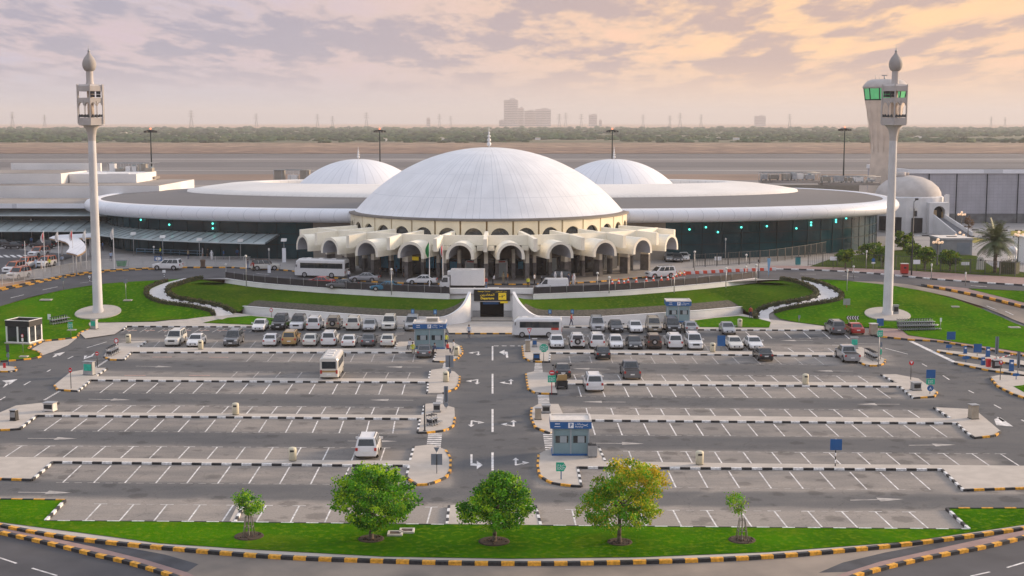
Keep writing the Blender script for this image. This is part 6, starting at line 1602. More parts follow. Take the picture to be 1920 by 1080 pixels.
def litter_bin(u, v, label):
    global BINP
    p = G(u, v); p.z = max(p.z, 0) + (.15 if p.z < .05 else .14)
    if BINP: return tag(dup(BINP, p, 0), label, 'bin', 'cream litter bins')
    r = root('litter_bin', label, 'bin', p, 0, 'cream litter bins'); BINP = r
    mb = MB(); mb.lathe([(.30, .05), (.33, .06), (.34, .8), (.34, 1.0), (.31, 1.12), (.2, 1.16), (.02, 1.17)], (0, 0, 0), 12); mb.build('bin_body', M_bin, r)
    mb = MB(); mb.lathe([(.30, 0), (.31, .06)], (0, 0, 0), 12); mb.build('base_ring', M_trim, r)
    mb = MB(); mb.box((0, -.335, .82), (.34, .03, .15)); mb.build('slot', M_trim, r)
for a in ((241,645,'cream litter bin at the tip of the far left island'),(376.5,657,'cream litter bin beside the lone white saloon at the far left'),(442,780,'cream litter bin on the third left kerb strip'),(549,867,'cream litter bin on the nearest left kerb strip'),(1510,723,'cream litter bin on the second right kerb strip'),(1311.5,874,'cream litter bin on the nearest right kerb strip'),(1336,662,'cream litter bin between the white four by four and the blue parking sign'),(1387,615,'cream litter bin on the right wedge of lawn'),(856,669,'cream litter bin on the island in front of the left kiosk'),(836,718,'cream litter bin on the second island left of the centre road')): litter_bin(*a)
M_gpan = mat('green_screen_panel', (.02, .42, .30), .4, var=.25, scale=3)
def machine(u, v, w, h, d, label, colour, rot=0, panel=None, cap_=False):
    p = G(u, v); r = root('pay_machine', label, 'machine', (p.x, p.y + d / 2, p.z + .14), rot)
    mb = MB(); mb.box((0, 0, .06), (w, d, h - .06), top=(w * .95, d * .9)); mb.build('casing', colour, r)
    mb = MB(); mb.box((0, 0, 0), (w * 1.12, d * 1.12, .06)); mb.build('foot', M_trim, r)
    if panel: mb = MB(); mb.box((0, -d / 2 - .005, h * .35), (w * .8, .04, h * .5)); mb.build('screen', panel, r)
    mb = MB(); mb.box((0, 0, h), (w * 1.1, d * 1.15, .07)); mb.build('cap', M_kroof if cap_ else M_steel, r)
M_stone = mat('beige_stone', (.36, .31, .24), .8, var=.1, scale=2)
for a in ((176,619,.85,1.3,.6,'grey machine with green screen on the left lawn edge',M_steel,rad(-20),M_gpan),(166,706,1.2,1.5,.6,'wide grey machine with green screen on the second left island',M_steel,rad(-15),M_gpan),
          (1602,656,.9,1.4,.5,'machine with green screen behind the silver pickup',M_steel,0,M_gpan),(1639,630,.9,1.45,.9,'beige cabinet with pale lid beside the red saloon',M_stone,rad(10),None,True),(1827,789,.75,1.35,.75,'beige stone cabinet on the right end island',M_stone,rad(12),None),
          (1719,735,.9,.8,.8,'low grey machine on the second right end island',M_steel,rad(10),M_trim),(1009,790,.62,1.1,.6,'beige cabinet on the island left of the nearest kiosk',M_stone,0,None),(1024,778,.8,.75,.8,'grey luggage scale machine behind the beige cabinet',M_steel,0,M_trim),
          (989.5,662,.62,1.4,.6,'pale ticket cabinet on the far right island',M_stone,0,None),(1002.5,653,.6,1.0,.6,'grey blue machine beside the pale ticket cabinet',M_steel,0,M_blue),(1006,678,.8,.8,.7,'dark machine at the end of the far right island',M_trim,0,M_blue),
          (92,775,1.1,.85,.8,'pale pink machine on the third left island',M_kroof,rad(-15),M_trim),(25,792,.6,1.0,.6,'dark machine on the third left island',M_trim,rad(-10),M_steel),(819,776,.7,.8,.7,'grey machine on the third island left of the centre road',M_steel,0,M_trim),
          (1680,592,.75,1.35,.6,'grey electrical cabinet at the foot of the right minaret',M_steel,0,M_trim),(1871,693,.9,.9,.7,'dark barrier machine on the exit lanes',M_trim,0,M_steel)): machine(*a)
M_cab = mat('red_cabinet', (.45, .03, .02), .5, var=.1)
def red_cab():
    p = at(1695.5, 514.5, HT); r = root('fire_cabinet', 'red fire hydrant cabinet on the pink pavement', 'cabinet', (p.x, p.y, HT + .1)); mb = MB(); mb.box((0, 0, .12), (1.15, .8, 1.55)); mb.build('cabinet_body', M_cab, r)
    mb = MB(); mb.box((0, 0, 1.67), (1.25, .9, .08)); mb.build('lid', M_kroof, r); mb = MB(); mb.box((0, -.41, .9), (.4, .03, .3)); mb.build('panel', M_trim, r); mb = MB(); mb.box((0, 0, 0), (1.0, .7, .12)); mb.build('plinth', M_trim, r)
red_cab()
M_troll = mat('trolley_steel', (.30, .32, .35), .4, metal=.6, var=.08)
def trolley_mesh():
    mb = MB(); b = .035
    for s in (-1, 1):
        mb.tube((s * .32, -.5, .18), (s * .25, .5, .14), b, n=5); mb.tube((s * .32, -.5, .18), (s * .32, -.55, 1.02), b, n=5)
        mb.tube((s * .32, -.52, .62), (s * .26, .0, .62), b, n=5)
        mb.tube((s * .31, -.45, .0), (s * .31, -.45, .18), .07, n=6)
    mb.tube((-.34, -.56, 1.02), (.34, -.56, 1.02), .05, n=6, m=1)
    mb.tube((0, .45, 0), (0, .45, .14), .07, n=6)
    for k in range(4): mb.tube((-.3, -.45 + k * .3, .2), (.3, -.45 + k * .3, .2), .025, n=4)
    mb.box((0, -.26, .6), (.54, .5, .02)); mb.box((0, -.5, .3), (.6, .03, .3), 1)
    return mb.mesh('luggage_trolley', [M_troll, M_spk])
TM = trolley_mesh()
def trolleys(a, b, n, rot, where):
    A, B = G(*a), G(*b); d = (B - A); d.z = 0
    for i in range(n):
        p = A.lerp(B, i / max(1, n - 1)); o = link('luggage_trolley', TM, None, (p.x, p.y, T(p.x, p.y) + .15), math.atan2(d.y, d.x) - math.pi / 2 + rot)
        end = 'at the left end of' if i == 0 else 'at the right end of' if i == n - 1 else 'nested inside'
        tag(o, 'luggage trolley %s the row %s' % (end, where), 'trolley', 'luggage trolleys ' + where)
trolleys((1692, 621), (1757, 620), 17, 0, 'below the right minaret'); trolleys((1690, 614), (1752, 612.5), 14, 0, 'behind the first row by the minaret')
trolleys((103, 610), (130, 605), 7, 0, 'on the left lawn'); trolleys((207, 669), (220, 662), 5, 0, 'on the far left island'); trolleys((1628, 672), (1643, 680), 6, 0, 'on the far right end island'); trolleys((811, 800), (820, 797), 3, 0, 'on the third centre island')

# ------------------------------------------------------------------ signs
M_sgreen = mat('sign_green', (.012, .42, .26), .45, var=.06)
M_sgrey = mat('sign_back_grey', (.17, .20, .24), .5, var=.08)
M_sred = mat('sign_red', (.55, .02, .03), .45, var=.06)
M_dpole = mat('dark_pole', (.05, .055, .06), .5, var=.1)
M_lblue = mat('pale_blue_panel', (.22, .42, .62), .5, var=.1)
def sign(u, vb, panels, label, pole='grey', rot=0, z=None, cat='sign'):
    p = G(u, vb) if z is None else at(u, vb, z); s = ppm(p); r = root('road_sign', label, cat, (p.x, p.y, p.z + (.1 if z is None else 0)), rot)
    top = max((vb - q[2]) / s for q in panels)
    mb = MB()
    if pole == 'striped':
        n = 8
        for k in range(n): mb.tube((0, 0, top * k / n), (0, 0, top * (k + 1) / n), .05, n=6, m=k % 2)
        mb.build('post', [M_trim, M_wtxt], r)
    elif pole:
        mb.tube((0, 0, 0), (0, 0, top - .05), .045, n=6); mb.build('post', {'grey': M_steel, 'dark': M_dpole, 'white': M_wtxt, 'blue': M_blue, 'red': M_sred}[pole], r)
    for (shape, w, t, b, m, extra) in panels:
        w = w / s; z0, z1 = (vb - b) / s, (vb - t) / s; h = z1 - z0; zc = (z0 + z1) / 2
        if shape == 'rect': P = [(-w / 2, -h / 2), (w / 2, -h / 2), (w / 2, h / 2), (-w / 2, h / 2)]
        elif shape == 'circle': P = [(w / 2 * math.cos(a * math.pi / 8), h / 2 * math.sin(a * math.pi / 8)) for a in range(16)]
        elif shape == 'oct': P = [(w / 2 * math.cos((a + .5) * math.pi / 4) * 1.08, h / 2 * math.sin((a + .5) * math.pi / 4) * 1.08) for a in range(8)]
        elif shape == 'tri': P = [(-w / 2, h / 2), (0, -h / 2), (w / 2, h / 2)]
        elif shape == 'larrow': P = [(-w / 2, 0), (-w / 4, -h / 2), (w / 2, -h / 2), (w / 2, h / 2), (-w / 4, h / 2)]
        elif shape == 'rarrow': P = [(w / 2, 0), (w / 4, h / 2), (-w / 2, h / 2), (-w / 2, -h / 2), (w / 4, -h / 2)]
        mb = MB(); mb.ext(P, (0, -.06, zc), (1, 0, 0), (0, 0, 1), (0, -.04, 0), 0); o = mb.build('panel', m, r)
        if extra == 'bar': mb = MB(); mb.box((0, -.108, zc - h * .09), (w * .66, .012, h * .18)); mb.build('white_bar', M_wtxt, o)
        elif extra == 'yield': mb = MB(); mb.ext([(x * .55, y * .55) for x, y in ([(-w / 2, h / 2), (0, -h / 2), (w / 2, h / 2)])], (0, -.102, zc + h * .06), (1, 0, 0), (0, 0, 1), (0, -.012, 0)); mb.build('white_triangle', M_wtxt, o)
        elif extra == 'inner': mb = MB(); mb.box((0, -.108, zc - h * .3), (w * .6, .012, h * .6)); mb.build('inner_panel', M_lblue, o)
        elif extra == 'exit':
            text_mesh('arabic_lettering', '\ufe9d\ufeed\ufeae\ufea7', h * .42, M_wtxt, o, (0, -.105, zc + h * .22), ext=.006); text_mesh('lettering', 'EXIT', h * .42, M_wtxt, o, (0, -.105, zc - h * .2), ext=.006)
        elif extra == 'spine': mb = MB(); mb.tube((0, -.1, z0), (0, -.1, z1), .05, n=6); mb.build('rib', M_dpole, o)
        elif extra == 'ring': mb = MB(); mb.ext([(w * .33 * math.cos(a * math.pi / 8), h * .33 * math.sin(a * math.pi / 8)) for a in range(16)], (0, -.102, zc), (1, 0, 0), (0, 0, 1), (0, -.01, 0)); mb.build('white_disc', M_wtxt, o)
        elif extra == 'arrow': mb = MB(); mb.ext([(-.18 * w, -.2 * h), (.0, .22 * h), (.2 * w, -.2 * h), (.1 * w, -.2 * h), (0, .02 * h), (-.09 * w, -.2 * h)], (0, -.102, zc), (1, 0, 0), (0, 0, 1), (0, -.01, 0)); mb.build('white_arrow', M_wtxt, o)
    return r
sign(1649.5, 628, [('rect',12.5,598,612,M_blue,None)], 'square blue sign beside the beige cabinet and the red saloon')
sign(1647, 690, [('larrow',12,620,632,M_sgreen,'exit')], 'green exit arrow sign on the pole behind the silver pickup')
sign(1651, 676, [('rect',4,642,652,M_sgrey,None),('rect',3,656,666,M_sgreen,None)], 'narrow sign post at the tip of the far right end island')
sign(1707.5, 714, [('circle',9,677,686,M_sred,'yield')], 'round red give way sign on the second right end island', 'dark')
sign(1743.5, 741, [('rect',17,694,710,M_blue,None),('rect',16,711,722,M_sgreen,'exit'),('circle',12,723.5,735,M_blue,'arrow')], 'stacked blue, green and round signs at the second right end island')
sign(1782.5, 645, [('rect',16,623,638,M_blue,None)], 'square blue sign standing by the right lawn')
sign(1779, 659, [('rarrow',12,647.5,653.5,M_blue,None)], 'low blue arrow sign below the square blue sign', 'blue')
sign(1832, 670, [('rect',15,646,662,M_blue,None)], 'square blue sign in the middle of the exit lanes')
sign(1811, 681, [('rarrow',14,669,674.5,M_blue,None)], 'low blue arrow sign on the lower exit island', 'blue')
sign(1905, 714, [('rarrow',14,701,706.5,M_blue,None)], 'low blue arrow sign on the corner island', 'blue')
sign(1867, 691, [('rect',6.5,632,665,M_sgrey,'spine')], 'tall grey panel post on the exit lanes')
sign(1908, 706, [('rect',6,660,691,M_sgrey,'spine')], 'tall grey panel post at the right edge')
sign(1875, 715, [('circle',8,677,685,M_sred,'yield')], 'round red give way sign on the corner island', 'dark')
for (u, v, t, w, lb) in ((1809.5,665,651,5.5,'blue ticket column on the upper exit lane'),(1852,671,653,7.5,'tall blue ticket column beside the square blue sign'),(1843,687,673,6.5,'blue ticket column on the lower exit island'),(1896,698,677,8,'blue ticket column at the right edge of the exit lanes')):
    p = G(u, v); s = ppm(p); r = root('ticket_column', lb, 'ticket machine', (p.x, p.y, p.z + .1), 0, 'ticket columns'); mb = MB(); mb.box((0, 0, .08), (w / s, .3, (v - t) / s), top=(w / s * .9, .26)); mb.build('casing', M_blue, r); mb = MB(); mb.box((0, 0, 0), (w / s * 1.2, .4, .08)); mb.build('foot', M_trim, r); mb = MB(); mb.box((0, -.15, (v - t) / s * .7), (w / s * .6, .03, .2)); mb.build('slot', M_wtxt, r)
def barrier():
    p = G(1853, 690); r = root('barrier_gate', 'red and white barrier arm across the exit lane', 'barrier', (p.x, p.y, p.z + .1), rad(20)); mb = MB(); mb.box((0, 0, 0), (.4, .4, 1.0)); mb.build('cabinet', M_sred, r)
    mb = MB()
    for k in range(8): mb.tube((.2 + k * .4, -.05, .85 + k * .06), (.6 + k * .4, -.05, .91 + k * .06), .05, n=5, m=k % 2)
    mb.build('arm', [M_wtxt, M_sred], r)
barrier()
sign(1034.5, 741, [('circle',10.5,695,704.5,M_sred,'bar'),('rect',15,705,718,M_sgreen,'exit')], 'red no entry sign above a green exit sign beside the black saloon', 'red')
sign(1019.5, 681, [('oct',15.5,646,661,M_sgreen,'exit')], 'green eight sided exit sign on the far right island')
sign(1052, 902, [('rarrow',19,868,885,M_sgreen,'exit')], 'green exit arrow sign in front of the nearest kiosk', 'blue')
sign(992.5, 646, [('tri',9,616.5,627,M_sred,'yield')], 'red triangular give way sign in front of the white minibus', 'blue')
sign(1352, 660, [('rect',15,630,650,M_blue,None)], 'square blue parking sign in the second right row')
sign(1566, 877, [('rect',22,824,845,M_blue,None)], 'large square blue sign on a striped post in the near right row', 'striped')
sign(843, 709, [('rect',15,667,690,M_sgrey,'spine'),('circle',7,692,702,M_sgrey,None)], 'back of a large grey sign beside the far left zebra crossing')
sign(836.5, 768, [('rect',8,725,755,M_sgrey,'spine'),('circle',8,755.5,765,M_sgrey,None)], 'back of a grey sign beside the second left zebra crossing')
sign(819, 891, [('tri',11,839.5,849.5,M_sgrey,None),('rect',21,852,873,M_sgrey,'spine')], 'back of a grey sign on the nearest left island')
sign(1031, 596, [('rect',6,580,588,M_blue,'inner')], 'small blue bay sign behind the white minibus', z=1.2); sign(1073, 596, [('rect',6,580,588,M_blue,'inner')], 'small blue bay sign above the walking person at the right wall', z=1.2)
sign(774, 596, [('rect',6,579,588,M_blue,'inner')], 'small blue bay sign left behind the left kiosk', z=1.2); sign(816, 597, [('rect',6,580,589,M_blue,'inner')], 'small blue bay sign right behind the left kiosk', z=1.2)
sign(509, 595, [('circle',6,577,585,M_sred,'ring')], 'small round red sign behind the black four by four at the left wall', z=1.0)
sign(219, 664, [('circle',8.5,635,645,M_sred,'ring')], 'round red and white sign on the far left island', 'white'); sign(183, 690, [('circle',6,660,668,M_sred,'bar')], 'small round no entry sign on a dark pole between the left islands', 'dark'); sign(133.5, 731, [('circle',6,690,700,M_sred,'bar')], 'small round no entry sign on the second left island', 'dark')
sign(133, 633, [('rect',8,605,617,M_sgreen,'exit')], 'green exit sign on the left lawn edge'); sign(93, 609, [('rect',5.5,590,600,M_wtxt,None)], 'small white notice on the left lawn'); sign(43.5, 664, [('circle',4.5,627,634,M_sred,'ring'),('rect',3.5,635,641,M_wtxt,None)], 'small red and white sign in front of the black kiosk')
sign(16, 686, [('rect',6,647,661,M_dpole,None),('rect',5,664,671,M_sgrey,None)], 'traffic signal post on the left entrance island', 'blue')
sign(9, 692, [('rect',5,682,691,M_sred,None)], 'short red bollard sign on the left entrance island', None)
sign(119, 543, [('rect',6,520,528,M_sgrey,None)], 'back of a small grey sign on the left lawn by the road'); sign(236.5, 563, [('rect',7,524,532,M_sgrey,None)], 'back of a small grey sign right of the left minaret')
sign(1587, 578, [('rect',13,561,573,M_steel,None)], 'grey instrument box on the right lawn beside the path', 'red'); sign(1498, 606, [('rect',4,592,598,M_sgrey,None)], 'small grey sign beside the right curving path'); sign(1763, 622, [('rect',3.5,597,604,M_wtxt,None)], 'small white notice right of the trolley row')
sign(1637, 506, [('circle',7,484,491,M_blue,None),('rect',7,491.5,494,M_wtxt,None)], 'round blue sign on the pink pavement', z=HT)
sign(308, 521, [('rect',6,506,511,M_wtxt,None)], 'small white sign on a striped post by the left loop road', 'striped', z=HT); sign(168.5, 533, [('rect',4,517,520,M_wtxt,None)], 'small striped post left of the left minaret', 'striped', z=HT - .3)
sign(297, 492, [('rect',15,480.5,489.5,M_blue,'ring')], 'blue information board beside the left fence', z=HT); sign(533, 493, [('rect',7,465,492,M_wtxt,None)], 'white upright banner left of the coach', z=HT)
sign(1441, 519, [('tri',7,484,519,M_lblue,None)], 'pale blue feather banner at the right road', z=HT)
sign(505, 512, [('rect',6,497,511.5,M_wtxt,None)], 'white notice board in front of the beige four by four', z=HT)
for (u, v, lb) in ((1562,504,'white notice on the right fence left of the shrubs'),(1718,509,'white notice on the right fence beside the red cabinet'),(1809,511,'white notice on the right fence by the grey hut'),(1346,496,'white notice on the fence beside the glazed wall')):
    sign(u, v, [('rect',13 if u < 1800 else 15,481 if u < 1600 else 487 if u < 1750 else 491,488 if u < 1600 else 495 if u < 1750 else 497,M_wtxt,None)], lb, 'dark', z=HT)
def chevron():
    p = G(1598, 616); s = ppm(p); r = root('chevron_sign', 'black and white chevron board above the red saloon', 'sign', (p.x, p.y, p.z + .1)); w, z0, h = 23 / s, (616 - 600) / s, 6.5 / s
    mb = MB(); 
    for x in (-.3, .3): mb.tube((x * w, 0, 0), (x * w, 0, z0 + h), .04, n=6)
    mb.build('posts', M_steel, r); mb = MB(); mb.box((0, -.07, z0), (w, .04, h)); pn = mb.build('panel', M_trim, r)
    mb = MB(); k = w / 5
    for i in range(5): x = -w / 2 + (i + .1) * k; mb.ext([(x, h / 2), (x + k * .4, h), (x + k * .8, h), (x + k * .4, h / 2), (x + k * .8, 0), (x + k * .4, 0)], (0, -.092, z0), (1, 0, 0), (0, 0, 1), (0, -.012, 0))
    mb.build('chevron_marks', M_wtxt, pn)
chevron()
# ------------------------------------------------------------------ lamps, poles, flags
M_lampw = mat('lamp_head_white', (.62, .62, .6), .5, var=.04)
M_globe = mat('lamp_globe', (.7, .55, .4), .5, emit=(1, .62, .38), es=.3)
def lamp(u, top, bot, kind, label, z=HT, group='slim lamp posts'):
    p = at(u, bot, z); s = ppm(p); h = (bot - top) / s; r = root('lamp_post', label, 'lamp post', p, 0, group)
    mb = MB(); mb.tube((0, 0, 0), (0, 0, h), .07, .05, 6); mb.build('post', M_steel if kind != 'dark' else M_dpole, r)
    mb = MB()
    if kind == 'panel': mb.loft([[(-.5, -.35, h - .25), (.5, -.35, h - .25), (.5, .35, h + .2), (-.5, .35, h + .2)], [(-.5, -.35, h - .17), (.5, -.35, h - .17), (.5, .35, h + .28), (-.5, .35, h + .28)]])
    elif kind == 'globe': mb.ball((0, 0, h), .2, n=8)
    elif kind == 'arm': mb.tube((0, 0, h), (.9, -.2, h + .25), .05, n=5); mb.box((1.1, -.25, h + .22), (.6, .25, .1))
    else: mb.lathe([(.12, h - .35), (.16, h), (.02, h + .1)], (0, 0, 0), 8)
    mb.build('lamp_head', M_lampw if kind != 'dark' else M_spk, r)
for a in ((251,438,480,'panel','square headed lamp post, first right of the left minaret'),(306,444,487,'panel','square headed lamp post above the blue information board'),(374.5,449,487,'panel','square headed lamp post in the middle of the left pavement'),(451.5,451,488,'panel','square headed lamp post near the end of the left awning'),
          (533,450,492,'panel','square headed lamp post above the white banner'),(4,402,456,'slim','tall slim post at the left edge under the annex'),(60,411,457,'slim','tall slim post under the annex left of the taxis'),(92,421,458,'slim','tall slim post at the tip of the curved canopy'),
          (289,463,484,'globe','short lamp post left of the blue information board'),(462,480,538,'globe','lamp post behind the left end of the mesh fence'),(424,496,519,'globe','short lamp post where the left mesh fence begins'),(734,505,553,'globe','lamp post left of the flagpoles'),(505,466,508,'slim','blue lamp post beside the beige white four by four'),
          (1120,512,546,'globe','lamp post behind the right mesh fence near the van'),(1142,520,550,'globe','short lamp post right of the one near the van'),(1264,516,549,'globe','lamp post in front of the white four by four at the cones'),(1361,503,540,'globe','lamp post behind the right mesh fence at the crossing lines'),(1417,497,531,'globe','lamp post at the right end of the mesh fence'),(1422,487,522,'dark','dark lamp post at the right end of the mesh fence'),
          (1360,447,487,'slim','tall slim post before the right glazed wall'),(1302,472,512,'globe','lamp post left of the right glazed wall notice'),(1399,478,502,'globe','short lamp post before the right glazed wall'),(1398,500,524,'globe','short lamp post on the crossing lines'),(1588,505,545,'slim','slim post on the top of the right lawn'),(1600,500,524,'globe','short lamp post at the bend of the right road'),(1624,470,505,'slim','slim post beside the round blue sign'),(1746,495,525,'slim','slim pale post on the pink pavement'),(1810,511,536,'slim','slim post at the junction of the right roads')): lamp(*a)
def ornate(u, top, bot, n, label, z=HT):
    p = at(u, bot, z); s = ppm(p); h = (bot - top) / s; r = root('ornate_lamp', label, 'street lamp', p, 0, 'ornate globe street lamps'); mb = MB()
    mb.lathe([(.25, 0), (.25, .3), (.12, .5), (.1, h - .5), (.06, h - .2)], (0, 0, 0), 8)
    for k in range(n):
        a = 2 * math.pi * k / n; mb.tube((0, 0, h - .9), (.75 * math.cos(a), .75 * math.sin(a), h - .75), .05, n=5)
    mb.build('post', M_dpole, r)
    for k in range(n):
        a = 2 * math.pi * k / n; mb = MB(); mb.ball((.75 * math.cos(a), .75 * math.sin(a), h - .5), .27, n=8); mb.build('globe', M_globe, r)
    mb = MB(); mb.ball((0, 0, h), .27, n=8); mb.build('globe', M_globe, r)
ornate(1802, 398, 434, 4, 'ornate globe lamp in front of the hangar'); ornate(1757, 449, 497, 4, 'ornate globe lamp left of the grey hut'); ornate(1798.5, 436, 470, 2, 'ornate globe lamp behind the grey hut'); ornate(1908, 435, 492, 3, 'ornate globe lamp at the right edge')
def tall_dark():
    p = at(1709, 516, HT); s = ppm(p); h = (516 - 378) / s; r = root('floodlight_pole', 'tall dark pole with two lamps beside the red cabinet', 'lamp post', p); mb = MB(); mb.tube((0, 0, 0), (0, 0, h), .13, .06, 8); mb.tube((0, 0, h), (.35, -.1, h + .3), .06, n=5); mb.build('pole', M_dpole, r)
    for s_ in (-1, 1): mb = MB(); mb.box((s_ * .42, 0, h - 1.5), (.45, .35, .45)); mb.build('lamp_head', M_lampw, r)
    mb = MB(); mb.box((.4, -.1, h + .25), (.5, .3, .3)); mb.build('camera_head', M_spk, r)
tall_dark()
M_polew = mat('white_pole', (.62, .62, .62), .5, var=.05)
M_flagg = mat('flag_green', (.01, .22, .06), .8, var=.1); M_flagw = mat('flag_white', (.62, .62, .62), .8, var=.08)
def flagpole(u, top, bot, flag, label, z=HT, drop=18):
    p = at(u, bot, z); s = ppm(p); h = (bot - top) / s; r = root('flagpole', label, 'flagpole', p, 0, 'white flagpoles')
    mb = MB(); mb.lathe([(.14, 0), (.14, .2), (.07, .25), (.045, h), (.01, h + .05)], (0, 0, 0), 8); mb.build('pole', M_polew, r)
    if flag:
        hh = drop / s; n = 7; cols = {'green': [M_flagg], 'uae': [M_sred, M_flagw, M_trim], 'white': [M_flagw], 'red': [M_sred, M_flagw]}[flag]
        mb = MB(); rows = []
        for k in range(n + 1):
            t = k / n; rows.append([(-.06 - .55 * math.sin(math.pi * min(1, t * .8 + .1)) * j / 3, .14 * math.sin(j * 2.1 + t * 5), h - .1 - hh * t - .10 * j) for j in range(4)])
        for k in range(n):
            for j in range(3): mb.quad(rows[k][j], rows[k + 1][j], rows[k + 1][j + 1], rows[k][j + 1], min(len(cols) - 1, j) if flag != 'green' else 0)
        mb.build('flag', cols, r)
flagpole(805.5, 452, 554, 'green', 'white flagpole with a hanging green flag in front of the portico', 2.8, 26); flagpole(830.5, 456, 553, 'uae', 'white flagpole with a hanging red, white and black flag in front of the portico', 2.8, 22)
for a in ((48.5,452,513,None,'bare white flagpole nearest the taxis'),(84.5,433,509,'red','white flagpole with a furled red and white flag left of the curved canopy'),(111.5,432,513,'white','white flagpole with a white flag at the left part of the curved canopy'),(138,430,511,'red','white flagpole with a furled reddish flag at the bend of the curved canopy'),(162.5,430,505,'white','white flagpole with a white flag just left of the left minaret'),(214.5,427,505,'white','white flagpole with a white flag right of the left minaret')): flagpole(*a)

# ------------------------------------------------------------------ fences, railings, canopy
M_lfence = mat('light_fence', (.42, .42, .42), .55, var=.08)
def bar_fence(pts, h, gap, label, m, z=HT, base=.12):
    P = [at(a, b, z) if z is not None else G(a, b) for a, b in pts]; S = resample(catmull(P, 5), 2.5); o = (S[0].x, S[0].y, z or 0)
    r = root('bar_fence', label, 'fence', o)
    for i in range(len(S) - 1):
        a, b = S[i], S[i + 1]; d = b - a; L_ = d.length; an = math.atan2(d.y, d.x); zz = (z if z is not None else T(a.x, a.y)) + base; mb = MB(); c = (a + b) / 2
        mb.box((c.x, c.y, zz + h - .08), (L_, .06, .06), 0, an); mb.box((c.x, c.y, zz + .1), (L_, .06, .06), 0, an)
        k = int(L_ / gap)
        for j in range(k): q = a.lerp(b, (j + .5) / k); mb.box((q.x, q.y, zz + .162), (.035, .035, h - .25), 0, an)
        mb.build('bar_panel', m, r, o)
        mb = MB(); mb.box((a.x, a.y, zz - .1), (.1, .1, h + .15), 0, an); mb.build('post', m, r, o)
bar_fence(((-20,538),(0,535.5),(60,526),(130,513),(190,505),(290,499.5),(470,498.5)), 1.55, .16, 'pale metal bar fence along the left loop road', M_lfence)
bar_fence(((1515,499),(1580,501),(1700,506.5),(1800,512),(1925,521)), 2.3, .3, 'dark iron bar fence behind the pink pavement', M_dpole)
bar_fence(((1300,502),(1380,497),(1460,490),(1540,477),(1600,463),(1640,452)), 2.2, .35, 'dark bar fence in front of the right glazed wall', M_dpole)
def railing():
    r = root('ramp_railing', 'blue grey railing on the left terminal pavement', 'railing', at(258, 474, HT)); o = tuple(r.location); mb = MB(); A, B = at(256, 476, HT), at(420, 482, HT)
    for hh in (.5, 1.0): mb.tube((A.x, A.y, HT + hh), (B.x, B.y, HT + hh), .04, n=5)
    mb.build('rails', M_lblue, r, o); n = 10
    for k in range(n + 1): q = A.lerp(B, k / n); mb = MB(); mb.tube((q.x, q.y, HT), (q.x, q.y, HT + 1.02), .04, n=5); mb.build('post', M_lblue, r, o)
railing()
def s_canopy():
    z = HT + 4.0; out = [at(a, b, z) for a, b in ((92,447),(100,443.5),(112,441.5),(140,440),(176,438),(176,445),(146,447),(152,451),(158,457),(161,464),(160,470),(154,475),(145,479),(138,476.5),(131,475),(124,473.5),(129,468),(130.5,463),(128,458),(122,454),(112,451),(102,449))]
    c = out[5]; r = root('curved_canopy', 'white curved canopy over the taxi rank', 'canopy', (c.x, c.y, HT)); o = (c.x, c.y, HT)
    mb = MB(); mb.prism([(q.x, q.y) for q in out], z, z + .12); mb.build('roof', M_rim, r, o); mb = MB(); mb.prism([(c.x + (q.x - c.x) * .985, c.y + (q.y - c.y) * .985) for q in out], z - .25, z - .003, 0); mb.build('soffit', mat('tan_soffit', (.40, .26, .14), .7, var=.1), r, o)
    for (u, v) in ((115,446),(150,442),(150,462),(142,472),(168,441)): q = at(u, v, z); mb = MB(); mb.tube((q.x, q.y, HT), (q.x, q.y, z - .24), .14, n=8); mb.build('column', M_polew, r, o)
s_canopy()
